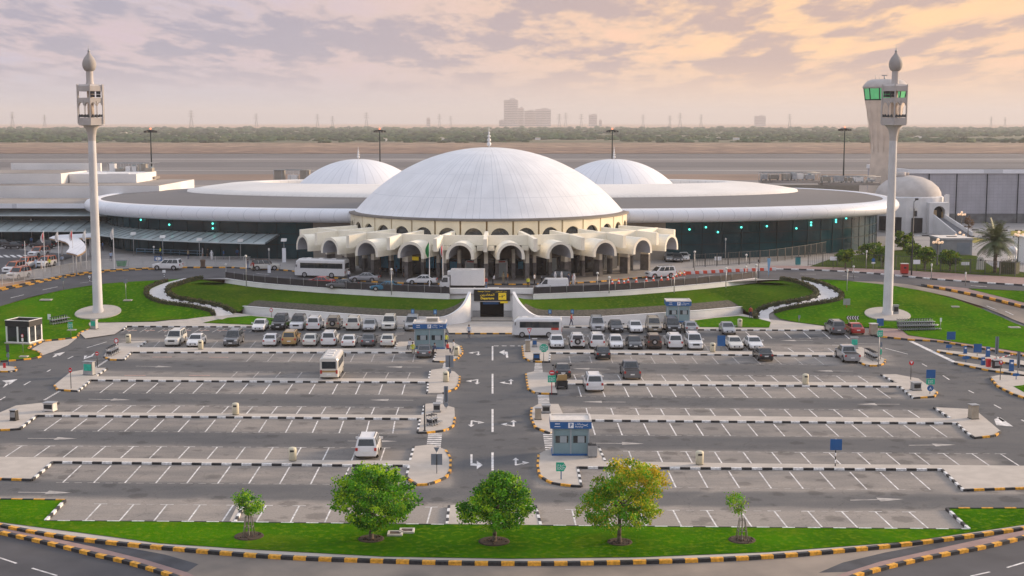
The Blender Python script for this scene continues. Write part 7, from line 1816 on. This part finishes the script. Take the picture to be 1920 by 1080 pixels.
def small_things():
    p = at(228, 500, HT); r = root('rubbish_skip', 'green wheeled container beside the left fence', 'skip', p); mb = MB(); mb.box((0, 0, .15), (1.4, .9, .9), top=(1.6, 1.0)); mb.build('tub', M_flagg if False else mat('skip_green', (.02, .26, .10), .6, var=.15, scale=2), r); mb = MB(); mb.box((0, 0, 1.06), (1.66, 1.06, .1)); mb.build('lid', M_sgrey, r)
    for s in (-1, 1): mb = MB(); mb.tube((s * .5, -.3, .1), (s * .5, .3, .1), .1, n=8); mb.build('wheel', M_tyre, r)
    p = at(380.5, 502.5, HT); r = root('stone_planter', 'brown stone planter at the left fence', 'planter', p); mb = MB(); mb.lathe([(.4, 0), (.42, 1.1), (.48, 1.2), (.48, 1.45), (.36, 1.45), (.34, 1.2)], (0, 0, 0), 10); mb.build('pot', mat('brown_stone', (.15, .10, .07), .8, var=.15), r); mb = MB(); mb.lathe([(.01, 1.25), (.35, 1.25)], (0, 0, 0), 10); mb.build('earth', M_soil, r)
    p = at(1496, 497, HT); r = root('rubbish_skip', 'teal bin beside the dark iron fence', 'bin', p); mb = MB(); mb.box((0, 0, .1), (.8, .7, 1.3)); mb.build('tub', mat('teal_plastic', (.02, .20, .22), .6, var=.1), r); mb = MB(); mb.box((0, 0, 1.4), (.85, .75, .1)); mb.build('lid', M_dpole, r)
    p = at(925, 545.5, HT); r = root('jersey_barrier', 'white plastic barrier above the departure sign', 'barrier', (p.x, p.y, HT + .06)); mb = MB(); mb.box((0, 0, 0), (1.75, .5, .5), top=(1.65, .25)); mb.build('barrier_body', M_polew, r); mb = MB()
    for s in (-1, 1): mb.box((s * .88, 0, .08), (.06, .2, .3))
    mb.build('coupling', M_steel, r)
    for (u, v, w, lb) in ((87,564,22,'pale concrete cover in the left lawn'),(240,565,16,'pale concrete pad under the small sign on the left lawn'),(45,671,16,'pale concrete cover beside the left entrance'),(135,621,16,'pale pad under the green exit sign'),(1791,577,14,'grey cover in the right lawn'),(1902,616,20,'pale flat cover at the right edge of the right lawn'),(1508,560,14,'pale cover on the right bank')):
        p = G(u, v); k = w / ppm(p); mb = MB(); mb.box((0, 0, 0), (k, k * .7, .14), top=(k * .97, k * .67)); mb.box((0, 0, .14), (k * .6, k * .4, .03), 1); tag(mb.build('concrete_cover', [M_pave, M_fpave], loc=(p.x, p.y, p.z + .1)), lb, 'cover', 'concrete covers in the lawns')
    for (u, v, lb) in ((741, 1005, 'left one of two framed drain gratings in the front lawn'), (763, 1000, 'right one of two framed drain gratings in the front lawn')):
        p = at(u, v, 0); r = root('drain_grating', lb, 'grating', (p.x, p.y, .12), 0, 'drain gratings'); mb = MB()
        for (x, y, a, b) in ((0, -.42, 1.05, .14), (0, .42, 1.05, .14), (-.46, 0, .14, .7), (.46, 0, .14, .7)): mb.box((x, y, 0), (a, b, .14))
        mb.build('frame', M_kroof, r); mb = MB(); mb.box((0, 0, 0), (.78, .7, .09)); mb.build('grate', mat('rusty_grate', (.10, .07, .05), .8, var=.3, scale=6), r)
    for (u, v) in ((796, 812), (799.5, 790)):
        p = at(u, v, 0); h = 47 / ppm(p); 
    p = at(796.5, 811, 0); mb = MB(); mb.tube((0, 0, 0), (0, 0, 2.4), .07, n=8); mb.lathe([(.16, 0), (.16, .05), (.07, .08)], (0, 0, 0), 8); tag(mb.build('dark_post', M_dpole, loc=(p.x, p.y, .15)), 'dark post on the third island left of the centre road', 'post')
small_things()
M_cone = mat('cone_orange', (.62, .07, .03), .6, var=.06)
def cones():
    mb = MB(); mb.box((0, 0, 0), (.42, .42, .05)); mb.lathe([(.17, .05), (.12, .30), (.118, .30), (.09, .48), (.088, .48), (.04, .75), (.01, .75)], (0, 0, 0), 10, 0, ms=[0, 0, 1, 1, 0, 0]); me = mb.mesh('traffic_cone', [M_cone, M_wtxt])
    L_ = [(1148,533),(1160,532),(1170,532.5),(1178,530),(1193,529.5),(1212,528),(1225,527),(1240,526),(1252,525),(1262,523),(1268,519),(1275,517),(1283,516)]
    for i, (u, v) in enumerate(L_):
        o = link('traffic_cone', me, None, at(u, v, HT + .06)); o.scale = (1.15,) * 3; tag(o, 'orange and white traffic cone ' + ('at the left end of the cone line' if i == 0 else 'left of the white four by four' if i < 5 else 'in front of the white four by four' if i < 9 else 'right of the white four by four'), 'cone', 'traffic cones along the drop off road')
    mb = MB(); mb.box((0, 0, 0), (1.6, .45, .12)); mb.box((0, 0, .12), (1.6, .4, .7), top=(1.5, .18)); mo = mb.mesh('road_barrier', M_cone); mb2 = MB(); mb2.box((0, 0, 0), (1.6, .45, .12)); mb2.box((0, 0, .12), (1.6, .4, .7), top=(1.5, .18)); mw = mb2.mesh('road_barrier', M_polew)
    for i in range(22):
        u = 1290 + i * 7.6; v = 514.5 - i * .42 if i < 10 else 510.2 - (i - 10) * .28; o = link('road_barrier', (mo, mw)[i % 2], None, at(u, v, HT + .05)); o.scale = (.62,) * 3
        tag(o, '%s plastic road barrier %s the barrier line along the right road' % (('orange', 'white')[i % 2], 'at the left end of' if i < 2 else 'at the right end of' if i > 19 else 'in'), 'barrier', ('orange', 'white')[i % 2] + ' plastic road barriers')
cones()

# ------------------------------------------------------------------ people
M_skin = mat('skin', (.30, .17, .10), .6, var=.06); M_hair = mat('black_hair', (.012, .01, .01), .7, var=.1)
CLOTH = {'white': (.66, .66, .68), 'navy': (.02, .03, .08), 'black': (.014, .014, .017), 'yellow': (.60, .62, .05), 'blue': (.06, .16, .36), 'paleblue': (.34, .44, .60), 'red': (.42, .04, .04), 'grey': (.16, .16, .17), 'orange': (.60, .24, .04), 'khaki': (.30, .25, .16)}
def cloth(c): return mat('cloth_' + c, CLOTH[c], .85, var=.08, scale=4)
def person_mesh(pose, top, leg):
    V, E, RD = [], [], []
    def ch(pts, start=None):
        prev = start
        for (p, r) in pts:
            V.append(p); RD.append(r); i = len(V) - 1
            if prev is not None: E.append((prev, i))
            prev = i
        return prev
    sit = pose == 'sit'; h0 = .52 if sit else .95
    ch([((0, 0, h0), .15)]); pel = 0
    lean = .0 if pose != 'bend' else .25
    ch([((0, -lean * .5, h0 + .2), .13), ((0, -lean, h0 + .42), .16), ((0, -lean, h0 + .52), .12), ((0, -lean, h0 + .6), .06)], pel); neck = len(V) - 1; chest = neck - 1
    ch([((0, -lean - .02, h0 + .70), .10), ((0, -lean, h0 + .80), .09)], neck)
    robe = pose == 'robe'
    for s in (-1, 1):
        st = {'walk': .16 * s, 'stand': .0, 'robe': 0, 'bend': .0, 'sit': 0}[pose]
        if sit: ch([((s * .1, -.05, .52), .11), ((s * .12, -.42, .52), .085), ((s * .12, -.45, .12), .06), ((s * .12, -.58, .05), .05)], pel)
        elif robe: ch([((s * .1, 0, .85), .15), ((s * .11, st * .5, .45), .15), ((s * .11, st, .1), .16)], pel)
        else: ch([((s * .1, 0, .88), .105), ((s * .11, -st * .9 - .02, .5), .075), ((s * .11, -st * 1.5 + .03, .10), .055), ((s * .11, -st * 1.5 - .1, .04), .045)], pel)
        sw = -st
        ch([((s * .2, -lean, h0 + .5), .07), ((s * .26, -lean + sw * .5, h0 + .25), .055), ((s * .26, -lean - .06 + sw * 1.2, h0 + .02), .04), ((s * .26, -lean - .08 + sw * 1.3, h0 - .08), .035), ((s * .26, -lean - .09 + sw * 1.3, h0 - .15), .02)], chest)
    me = bpy.data.meshes.new('person'); me.from_pydata(V, E, [])
    o = bpy.data.objects.new('person_tmp', me); COL.objects.link(o)
    md = o.modifiers.new('skin', 'SKIN'); md.use_smooth_shade = True
    for i, d in enumerate(me.skin_vertices[0].data): d.radius = (RD[i], RD[i] * .85); d.use_root = (i == 0)
    o.modifiers.new('sub', 'SUBSURF').levels = 1
    bpy.context.view_layer.update()
    m2 = bpy.data.meshes.new_from_object(o.evaluated_get(bpy.context.evaluated_depsgraph_get())); bpy.data.objects.remove(o)
    m2.materials.clear()
    for m in (cloth(top), cloth(leg), M_skin, M_trim): m2.materials.append(m)
    for f in m2.polygons:
        c = f.center; z = c.z
        if z > h0 + .57: k = 2
        elif abs(c.x) > .2 and z < h0 + .0 : k = 2
        elif robe: k = 0
        elif z < (.1 if not sit else .1): k = 3
        elif z < h0 + .05: k = 1
        else: k = 0
        f.material_index = k
    m2.name = 'person'; return m2, h0, lean
def person(u, v, pose, top, leg, label, z=None, deg=0, head='hair', sc_=1.0, group=None):
    me, h0, lean = cached(('person', pose, top, leg), lambda: person_mesh(pose, top, leg))
    p = G(u, v) if z is None else at(u, v, z); o = link('person', me, None, p, rad(deg)); o.scale = (sc_,) * 3; tag(o, label, 'person', group)
    mb = MB(); zc = h0 + .76
    mb.lathe([(.115, -.02), (.118, .04), (.09, .11), (.02, .135)], (0, -lean + .015, zc), 10); 
    if head == 'scarf': mb.lathe([(.17, -.26), (.13, -.1), (.12, -.03)], (0, -lean + .03, zc), 10)
    link('hair' if head == 'hair' else 'headscarf' if head == 'scarf' else 'cap', cached((head, pose), lambda: mb.mesh('hair', M_hair if head == 'hair' else cloth('white') if head == 'scarf' else cloth('navy'))), o)
for a in ((879.5,634,'walk','paleblue','navy','person in pale shirt and navy trousers walking before the underpass',.02,180),(836.5,651,'stand','yellow','navy','person in yellow vest standing at the right side of the left kiosk',.15,20),(850.5,664,'walk','white','grey','person in white shirt and grey trousers standing beside the cream bin',.15,100),(839,661,'sit','red','navy','person in red sitting on the island in front of the left kiosk',.15,60),
          (769,655,'sit','white','black','person in white shirt sitting at the left side of the left kiosk',.15,-30),(774,662,'sit','yellow','khaki','person in yellow vest sitting on the kerb beside the left kiosk',.15,10),(812,670,'bend','navy','black','person in dark clothes leaning toward the grey saloon',.02,60),(1071,611,'walk','red','navy','person in red top walking along the right white wall',.12,90),(1407,597,'stand','red','navy','person in red standing at the right end of the right wall',.2,0)):
    u, v, ps, t, l, lb, z, d = a; person(u, v, ps, t, l, lb, z, d)
PG = 'people around the terminal'
for a in ((654,526,'stand','white','navy','person in white beside the rear of the coach'),(713,522,'robe','black','black','person in a black robe under the left vaults'),(743,520,'stand','blue','navy','person in blue under the left vaults'),(757,521,'robe','black','black','person in a black robe left of the white flagpoles'),(734.5,526,'stand','white','grey','person in white behind the silver saloon'),
          (911,541,'stand','red','blue','worker in red top and blue trousers behind the box truck'),(924,535,'bend','white','black','person in white bending beside the box truck'),(952,532,'stand','orange','grey','person in orange standing at a portico door'),(944,531,'stand','khaki','khaki','person in tan beside the person in orange'),(990,541,'stand','yellow','black','person in yellow vest beside the white van'),
          (1076,535,'robe','white','white','person in a long white robe right of the white van'),(1066,534,'robe','navy','navy','person in a dark blue robe left of the long white robe'),(1041,531,'robe','white','white','person in a white robe behind the roof of the white van'),(1053,531,'robe','white','white','person in a white robe at the right end of the dark four by four'),(1002,534,'stand','white','black','person in white at the front of the dark four by four'),
          (208,490,'walk','paleblue','navy','person in pale blue shirt walking right of the left minaret'),(78,506,'robe','white','white','person in a long white robe beside the taxis'),(67,503,'robe','paleblue','paleblue','person in a pale blue robe beside the taxis'),(93,503,'stand','yellow','black','person in yellow vest beside the taxis'),(117,497,'stand','paleblue','grey','person in pale blue under the end of the curved canopy'),
          (301,481,'stand','yellow','navy','person in yellow vest behind the blue information board'),(353,486,'stand','khaki','navy','person in pale yellow on the left pavement'),(380,483,'robe','white','white','person in a white robe on the left pavement'),(397,488,'robe','white','white','second person in a white robe, nearer the left fence'),(390,484,'robe','black','black','person in a black robe between two white robes'),(419.5,486,'stand','blue','navy','person in blue on the left pavement'),(445,484,'stand','blue','navy','person in blue near the end of the left railing'),
          (465,505,'stand','navy','blue','person in dark top at the kerb left of the beige white four by four'),(476,509,'bend','red','black','person in red bending at the kerb'),(59,460,'stand','blue','navy','person in blue under the annex'),(193,470,'stand','blue','navy','person in blue at the terminal doors right of the left minaret'),(230,463,'walk','paleblue','navy','person in pale blue at the end of the left awning')):
    person(a[0], a[1], a[2], a[3], a[4], a[5], HT + .05, R.uniform(-90, 90), 'scarf' if a[2] == 'robe' and a[3] == 'white' else 'hair', 1.0, PG)

# ------------------------------------------------------------------ trees
def leaf_mat(name, c):
    m = mat(name, c, .55, var=.28, scale=1.2, spec=.25)
    nt = m.node_tree; N = nt.nodes; L = nt.links; b = N['Principled BSDF']; t = N.new('ShaderNodeBsdfTranslucent'); ms = N.new('ShaderNodeMixShader'); ms.inputs[0].default_value = .3
    L.new(b.inputs['Base Color'].links[0].from_socket, t.inputs['Color']); L.new(b.outputs[0], ms.inputs[1]); L.new(t.outputs[0], ms.inputs[2]); L.new(ms.outputs[0], N['Material Output'].inputs['Surface'])
    return m
LG = [leaf_mat('leaf_green', (.11, .33, .012)), leaf_mat('leaf_bright', (.33, .52, .018)), leaf_mat('leaf_deep', (.045, .17, .010))]
LO = [leaf_mat('leaf_olive', (.27, .40, .018)), leaf_mat('leaf_painted_sun', (.58, .50, .025)), leaf_mat('leaf_green', (.11, .33, .012)), leaf_mat('leaf_painted_sun_amber', (.56, .40, .02))]
M_bark = mat('bark', (.13, .10, .075), .9, var=.25, scale=5); M_barkg = mat('grey_stem', (.22, .20, .17), .9, var=.2, scale=5)
M_pit = mat('tree_pit_soil', (.055, .035, .022), .95, var=.4, scale=4)
def tree(u, v, sil, label, mats, seed, dens=150, leaf=.13, pit=None, trunk_r=.14, stakes=False, wts=None, z=.14, depth=None, cl=46, bark=None, name='broadleaf_tree', gap=.12):
    """sil = rows of the crown outline (photo y, left x, right x)"""
    rr = random.Random(seed); p = at(u, v, 0); s = ppm(p); X = lambda a: (a - u) / s; Z = lambda b: (v - b) / s
    r = root(name, label, 'tree', (p.x, p.y, z))
    rows = [(Z(b), X(l), X(q)) for b, l, q in sil]; zt, zb = rows[0][0], rows[-1][0]
    def prof(zz):
        for i in range(len(rows) - 1):
            if rows[i][0] >= zz >= rows[i + 1][0]:
                t = (rows[i][0] - zz) / max(1e-6, rows[i][0] - rows[i + 1][0]); return rows[i][1] + (rows[i + 1][1] - rows[i][1]) * t, rows[i][2] + (rows[i + 1][2] - rows[i][2]) * t
        return (0, 0)
    tk = MB(); zc = zb + (zt - zb) * .25; pts = [Vector((0, 0, -.1))]
    for k in range(1, 6): pts.append(Vector((rr.uniform(-.05, .05), rr.uniform(-.05, .05), zc * k / 5)))
    tk.tube((0, 0, -.1), (0, 0, .12), trunk_r * 1.6, trunk_r * 1.1, 10)
    for k in range(5): tk.tube(pts[k], pts[k + 1], trunk_r * (1.1 - .09 * k), trunk_r * (1.1 - .09 * (k + 1)), 10)
    cen = []
    vol = 0
    tries = 0
    while len(cen) < dens and tries < dens * 40:
        tries += 1; zz = rr.uniform(zb + .1, zt - .2); l, q = prof(zz); w = (q - l) / 2
        if w < .1 or rr.random() > w / max(.1, max((b - a) / 2 for _, a, b in rows)): continue
        an = rr.uniform(0, 6.283); w = max(.12, w - .26); ro = rr.uniform(.0, 1) ** .42; x = (l + q) / 2 + w * ro * math.cos(an); y = w * ro * math.sin(an)
        if mnoise.noise((x * .9 + seed, y * .9, zz * .9)) < -.28 + gap * .3: continue
        cen.append(Vector((x, y, zz)))
    for c in rr.sample(cen, min(len(cen), 14)):
        t = rr.uniform(.55, 1); b = pts[5] * t + pts[4] * (1 - t); m1 = b.lerp(c, .5) + Vector((0, 0, -.06)); tk.tube(b, m1, trunk_r * .38, trunk_r * .22, 6); tk.tube(m1, c, trunk_r * .22, trunk_r * .08, 5)
    tk.build('trunk', bark or M_bark, r)
    cr = MB()
    for c in cen:
        k0 = rr.choices(range(len(mats)), wts(c, zt, zb) if wts else [3, 2, 2][:len(mats)])[0]; cr_ = rr.uniform(.28, .5) * (1 if leaf > .1 else .8)
        for _ in range(cl):
            d = Vector((rr.gauss(0, 1), rr.gauss(0, 1), rr.gauss(0, .62))); d = d.normalized() * (rr.random() ** .5) * cr_
            q = c + d; dr = Vector((rr.uniform(-1, 1), rr.uniform(-1, 1), rr.uniform(-.9, .25))).normalized(); n = dr.cross(Vector((rr.uniform(-1, 1), rr.uniform(-1, 1), 1.2))).normalized(); a = leaf * rr.uniform(.7, 1.4)
            sd = dr.cross(n).normalized() * a * .36
            m = k0 if rr.random() < .8 else rr.randrange(len(mats))
            i = cr.add([q, q + dr * a * .5 + sd, q + dr * a, q + dr * a * .5 - sd]); cr.face((i, i + 1, i + 2, i + 3), m)
    cr.build('crown', mats, r)
    if pit:
        mb = MB(); w = pit / s / 2; mb.lathe([(w, -.02), (w * .96, .05), (w * .8, .02), (.05, .06)], (0, 0, 0), 24)
        for _ in range(26):
            a = rr.uniform(0, 6.28); q = w * rr.uniform(.1, .9); mb.ball((q * math.cos(a), q * math.sin(a), .03), rr.uniform(.04, .09), n=5)
        mb.build('tree_pit', M_pit, r)
    if stakes:
        for k in range(4):
            a = math.pi / 4 + k * math.pi / 2; mb = MB(); mb.tube((.5 * math.cos(a), .5 * math.sin(a), 0), (.25 * math.cos(a), .25 * math.sin(a), 1.5), .035, n=5); mb.build('stake', M_barkg, r)
        mb = MB()
        for k in range(4):
            a, b = math.pi / 4 + k * math.pi / 2, math.pi / 4 + (k + 1) * math.pi / 2
            for t in (.45, .95): w = .5 - .25 * t; mb.tube((w * math.cos(a), w * math.sin(a), 1.5 * t), (w * math.cos(b), w * math.sin(b), 1.5 * t), .025, n=4)
        mb.build('stake_rail', M_barkg, r)
    return r
tree(696, 1014, [(872,690,712),(878,668,735),(888,645,758),(900,632,770),(912,622,780),(930,617,787),(945,616,790),(955,622,786),(965,640,776),(975,655,748),(984,662,732),(996,712,730)], 'full round bright green tree in the front lawn, largest of the row', LG, 11, 330, .16, 50, .16, cl=52)
tree(926.5, 1019, [(883,928,950),(890,912,968),(900,903,982),(915,893,992),(930,880,998),(942,864,1002),(955,850,1007),(965,848,1008),(973,858,1000),(980,885,985),(986,905,950)], 'bright green tree with pointed crown in the middle of the front lawn', LG, 23, 300, .155, 60, .14, cl=50)
def wl(c, zt, zb):
    t = (c.z - zb) / (zt - zb); y = max(0, min(1, (c.x * .28 + (t - .45) * 1.1))); return [2.2, 2.6 * y, 2.6 * (1 - y), 1.5 * y * y]
tree(1162, 1020, [(856,1150,1166),(864,1143,1190),(874,1135,1222),(886,1130,1250),(900,1112,1256),(915,1098,1250),(930,1090,1240),(945,1080,1238),(958,1073,1242),(966,1078,1240),(975,1098,1228),(984,1108,1200)], 'olive green tree with yellow sunlight painted on the top right of its crown', LO, 31, 310, .15, 48, .14, wts=wl, gap=.1, cl=50)
tree(467, 1009, [(920,448,462),(926,440,472),(934,436,480),(942,438,502),(950,446,504),(958,452,498),(966,460,480)], 'young staked sapling with lopsided green crown at the left of the front lawn', LG, 41, 40, .12, 56, .06, True, bark=M_barkg)
tree(1391, 1016, [(927,1372,1392),(934,1358,1400),(942,1354,1404),(950,1362,1405),(957,1370,1400),(964,1376,1392)], 'thin staked sapling with sparse crown at the right of the front lawn', LO[:1] + LG[:1], 47, 24, .11, 52, .05, True, cl=34, bark=M_barkg, wts=lambda c, a, b: [1, 1])
# planting behind the right fence, at the level of the terminal
LB = [leaf_mat('shrub_leaf', (.10, .20, .02)), leaf_mat('shrub_leaf_yellow', (.22, .28, .02)), leaf_mat('shrub_leaf_dark', (.05, .10, .016))]
def shrub(u, v, sil, label, seed, dens=95, leaf=.34, mats=LB, wts=None, tr=.16, name='garden_tree'):
    rr = random.Random(seed); p = at(u, v, HT); s = ppm(p)
    o = tree(u, v, sil, label, mats, seed, dens, leaf, None, tr, False, wts, cl=30, name=name)
    o.location = p; k = s / ppm(at(u, v, 0)); o.scale = (1 / k,) * 3
    return o
for a in ((1585,504,[(466,1576,1594),(473,1568,1602),(482,1566,1604),(489,1574,1598)],'small rounded tree at the left end of the garden behind the iron fence',3),(1638,487,[(455,1628,1650),(462,1612,1662),(472,1604,1664),(480,1612,1660)],'dense green tree left of the right minaret shaft',4),(1655,501,[(462,1645,1662),(470,1641,1668),(480,1643,1668),(488,1648,1662)],'slender tree beside the right minaret shaft',14),(1694,470,[(432,1684,1702),(440,1674,1712),(452,1674,1716),(462,1680,1712)],'green tree right of the right minaret shaft',5),(1708,490,[(457,1700,1722),(466,1692,1728),(476,1694,1730)],'low green tree below the tall dark pole',15),(1733,507,[(462,1724,1744),(470,1714,1752),(482,1712,1754),(491,1720,1748)],'rounded tree left of the grey hut',6),(1781,509,[(468,1772,1792),(474,1762,1800),(484,1758,1803),(494,1766,1796)],'rounded tree in front of the grey hut',7),(1621,428,[(402,1619,1623),(412,1616,1627),(424,1613,1630)],'small dark conifer beside the domed pavilion',8)):
    shrub(*a)
shrub(1815, 447, [(404,1808,1822),(410,1804,1828),(418,1802,1830),(426,1808,1826)], 'bare brownish tree in front of the hangar', 9, 26, .22, [leaf_mat('dry_leaf', (.16, .10, .06)), leaf_mat('dry_leaf_dark', (.10, .065, .045))], lambda c, a, b: [1, 1], .1)
M_frond = [mat('palm_frond', (.08, .115, .045), .6, var=.25, scale=1), mat('palm_frond_light', (.16, .18, .07), .6, var=.25, scale=1)]
def palm(u, v, hpx, rpx, label, n=46, z=HT, seed=1, pot=False):
    rr = random.Random(seed); p = at(u, v, z); s = ppm(p); h = hpx / s; rd = rpx / s; r = root('palm_tree', label, 'palm', p); mb = MB()
    for k in range(8): mb.tube((0, 0, h * k / 8), (0, 0, h * (k + 1) / 8), .26 * rd / 3, .22 * rd / 3, 8)
    mb.build('trunk', M_bark, r); mb = MB()
    for k in range(n):
        a = rr.uniform(0, 6.283); el = rr.uniform(-.55, 1.45); L_ = rd * rr.uniform(.85, 1.1); prev = Vector((0, 0, h)); d = Vector((math.cos(a) * math.cos(el), math.sin(a) * math.cos(el), math.sin(el))); m = rr.choice((0, 0, 1))
        for j in range(7):
            nx = prev + d * L_ / 7; side = d.cross(Vector((0, 0, 1))); side = side.normalized() if side.length > .01 else Vector((1, 0, 0)); w = L_ * .24 * (1 - abs(j - 2.5) / 6)
            for s_ in (-1, 1):
                for q in (0, .5):
                    b = prev.lerp(nx, q); tip = b + side * s_ * w + d * w * .7 - Vector((0, 0, w * .35)); i = mb.add([b, b + d * .10 * L_ / 7 * 3, tip]); mb.face((i, i + 1, i + 2), m)
            prev = nx; d = (d + Vector((0, 0, -.17))).normalized()
    mb.build('crown', M_frond, r)
    if pot: mb = MB(); mb.lathe([(.3, 0), (.5, .7), (.42, .72)], (0, 0, 0), 10); mb.build('pot', M_stone, r)
palm(1865, 511, 58, 44, 'large date palm behind the iron fence at the right', 130, seed=2); palm(1763.5, 438, 6, 6, 'small potted palm beside the stair ramp of the pavilion', 16, seed=5, pot=True)
def right_garden():
    drape('garden_lawn', [at(a, b, HT) for a, b in ((1518,500),(1580,502),(1700,507.5),(1925,521),(1925,512),(1860,500),(1830,480),(1700,468),(1640,474),(1560,485))], .05, grass_mat('garden_grass', (.04, .065, .015), (.065, .10, .02), (.12, .13, .03)), 'dull lawn behind the iron fence on the right', zf=lambda x, y: HT)
    drape('flower_bed', [at(a, b, HT) for a, b in ((1780,447),(1830,446),(1850,450),(1830,456),(1785,454))], .07, mat('yellow_flowers', (.38, .26, .02), .9, scale=3, col2=(.16, .18, .03)), 'yellow flower bed behind the grey hut', zf=lambda x, y: HT)
    drape('flower_bed', [at(a, b, HT) for a, b in ((1895,432),(1925,432),(1925,446),(1895,442))], .07, mat('yellow_flowers', (.38, .26, .02), .9), 'yellow flower bed at the right edge', zf=lambda x, y: HT)
    drape('pavilion_drive', [at(a, b, HT) for a, b in ((1610,432),(1700,441),(1925,444),(1925,452),(1830,462),(1700,466),(1620,452))], .04, M_fpave, 'pale drive in front of the pavilion', zf=lambda x, y: HT)
    kerb([at(a, b, HT) for a, b in ((1700,442.5),(1760,443.5),(1840,444.5),(1925,446))], 'w', 1.6, .3, .25, zf=lambda x, y: HT, label='black and white kerb below the pavilion')
    kerb([at(a, b, HT) for a, b in ((1768,431),(1830,432),(1925,433.5))], 'w', 1.6, .3, .25, zf=lambda x, y: HT, label='black and white kerb in front of the hangar')
    Y = 262; X0, X1 = (1767 - 960) / F * Y, (1826 - 960) / F * Y; r = root('grey_hut', 'flat roofed grey hut in the garden at the right', 'hut', ((X0 + X1) / 2, Y, HT)); w = X1 - X0; mb = MB()
    mb.box((0, 3.5, 0), (w, 7, 2.9)); mb.build('wall', mat('hut_grey', (.24, .25, .27), .8, var=.08, scale=.6), r); mb = MB(); mb.box((0, 3.5, 2.9), (w + .3, 7.3, .35)); mb.build('roof_slab', mat('hut_slab', (.30, .31, .33), .8), r); mb = MB(); mb.box((0, 3.5, 3.253), (w, 7, .03)); mb.build('roof', M_kroof, r)
    mb = MB(); mb.box((w * .22, -.02, .3), (w * .42, .1, 2.1)); mb.build('shutter', M_sgrey, r); mb = MB(); mb.box((0, 3.2, 3.285), (1.8, .8, .1)); mb.build('roof_hatch', M_bark, r)
    Y = 246; X = (1912 - 960) / F * Y; r = root('white_gatehouse', 'white flat roofed gatehouse at the right edge', 'building', (X + 2, Y, HT)); mb = MB(); mb.box((1.6, 2.5, 0), (5, 5, 4.6)); mb.build('wall', M_blk, r); mb = MB(); mb.box((1.6, 2.5, 4.6), (5.3, 5.3, .25)); mb.build('roof', M_kroof, r); mb = MB(); mb.box((-.2, -.02, .0), (1.0, .1, 2.2)); mb.build('door', M_dpole, r)
    p = at(1897, 500, HT); r = root('water_tank', 'white rounded water tank beside the gatehouse', 'tank', p); mb = MB(); mb.lathe([(.05, 3.6), (.6, 3.45), (.8, 3.1), (.8, 2.2), (.05, 2.1)], (0, 0, 0), 14); mb.build('tank_body', M_polew, r); mb = MB()
    for x, y in ((-.5, -.5), (.5, -.5), (.5, .5), (-.5, .5)): mb.tube((x, y, 0), (x, y, 2.2), .06, n=5)
    mb.build('stand', M_steel, r)
    p = at(1838, 506, HT); r = root('white_signboard', 'pale arched signboard right of the grey hut', 'sign', p); mb = MB(); mb.ext([(-.7, 0), (.7, 0), (.55, 1.9), (.3, 2.2), (-.3, 2.2), (-.55, 1.9)], (0, 0, 0), (1, 0, 0), (0, 0, 1), (0, .2, 0)); mb.build('board', M_blk, r); mb = MB(); mb.ball((0, -.01, 1.7), .18, n=8); mb.build('symbol', M_dpole, r)
    for (a, b, w, h, lb) in (((1876,512),(1908,514),2.4,2.3,'clipped dark hedge beside the white gatehouse'),):
        A, B = at(*a, HT), at(*b, HT); o = hedge([A, A.lerp(B, .3), A.lerp(B, .6), B], w, h, lb)
right_garden()
sc.cycles.sample_clamp_indirect = 6
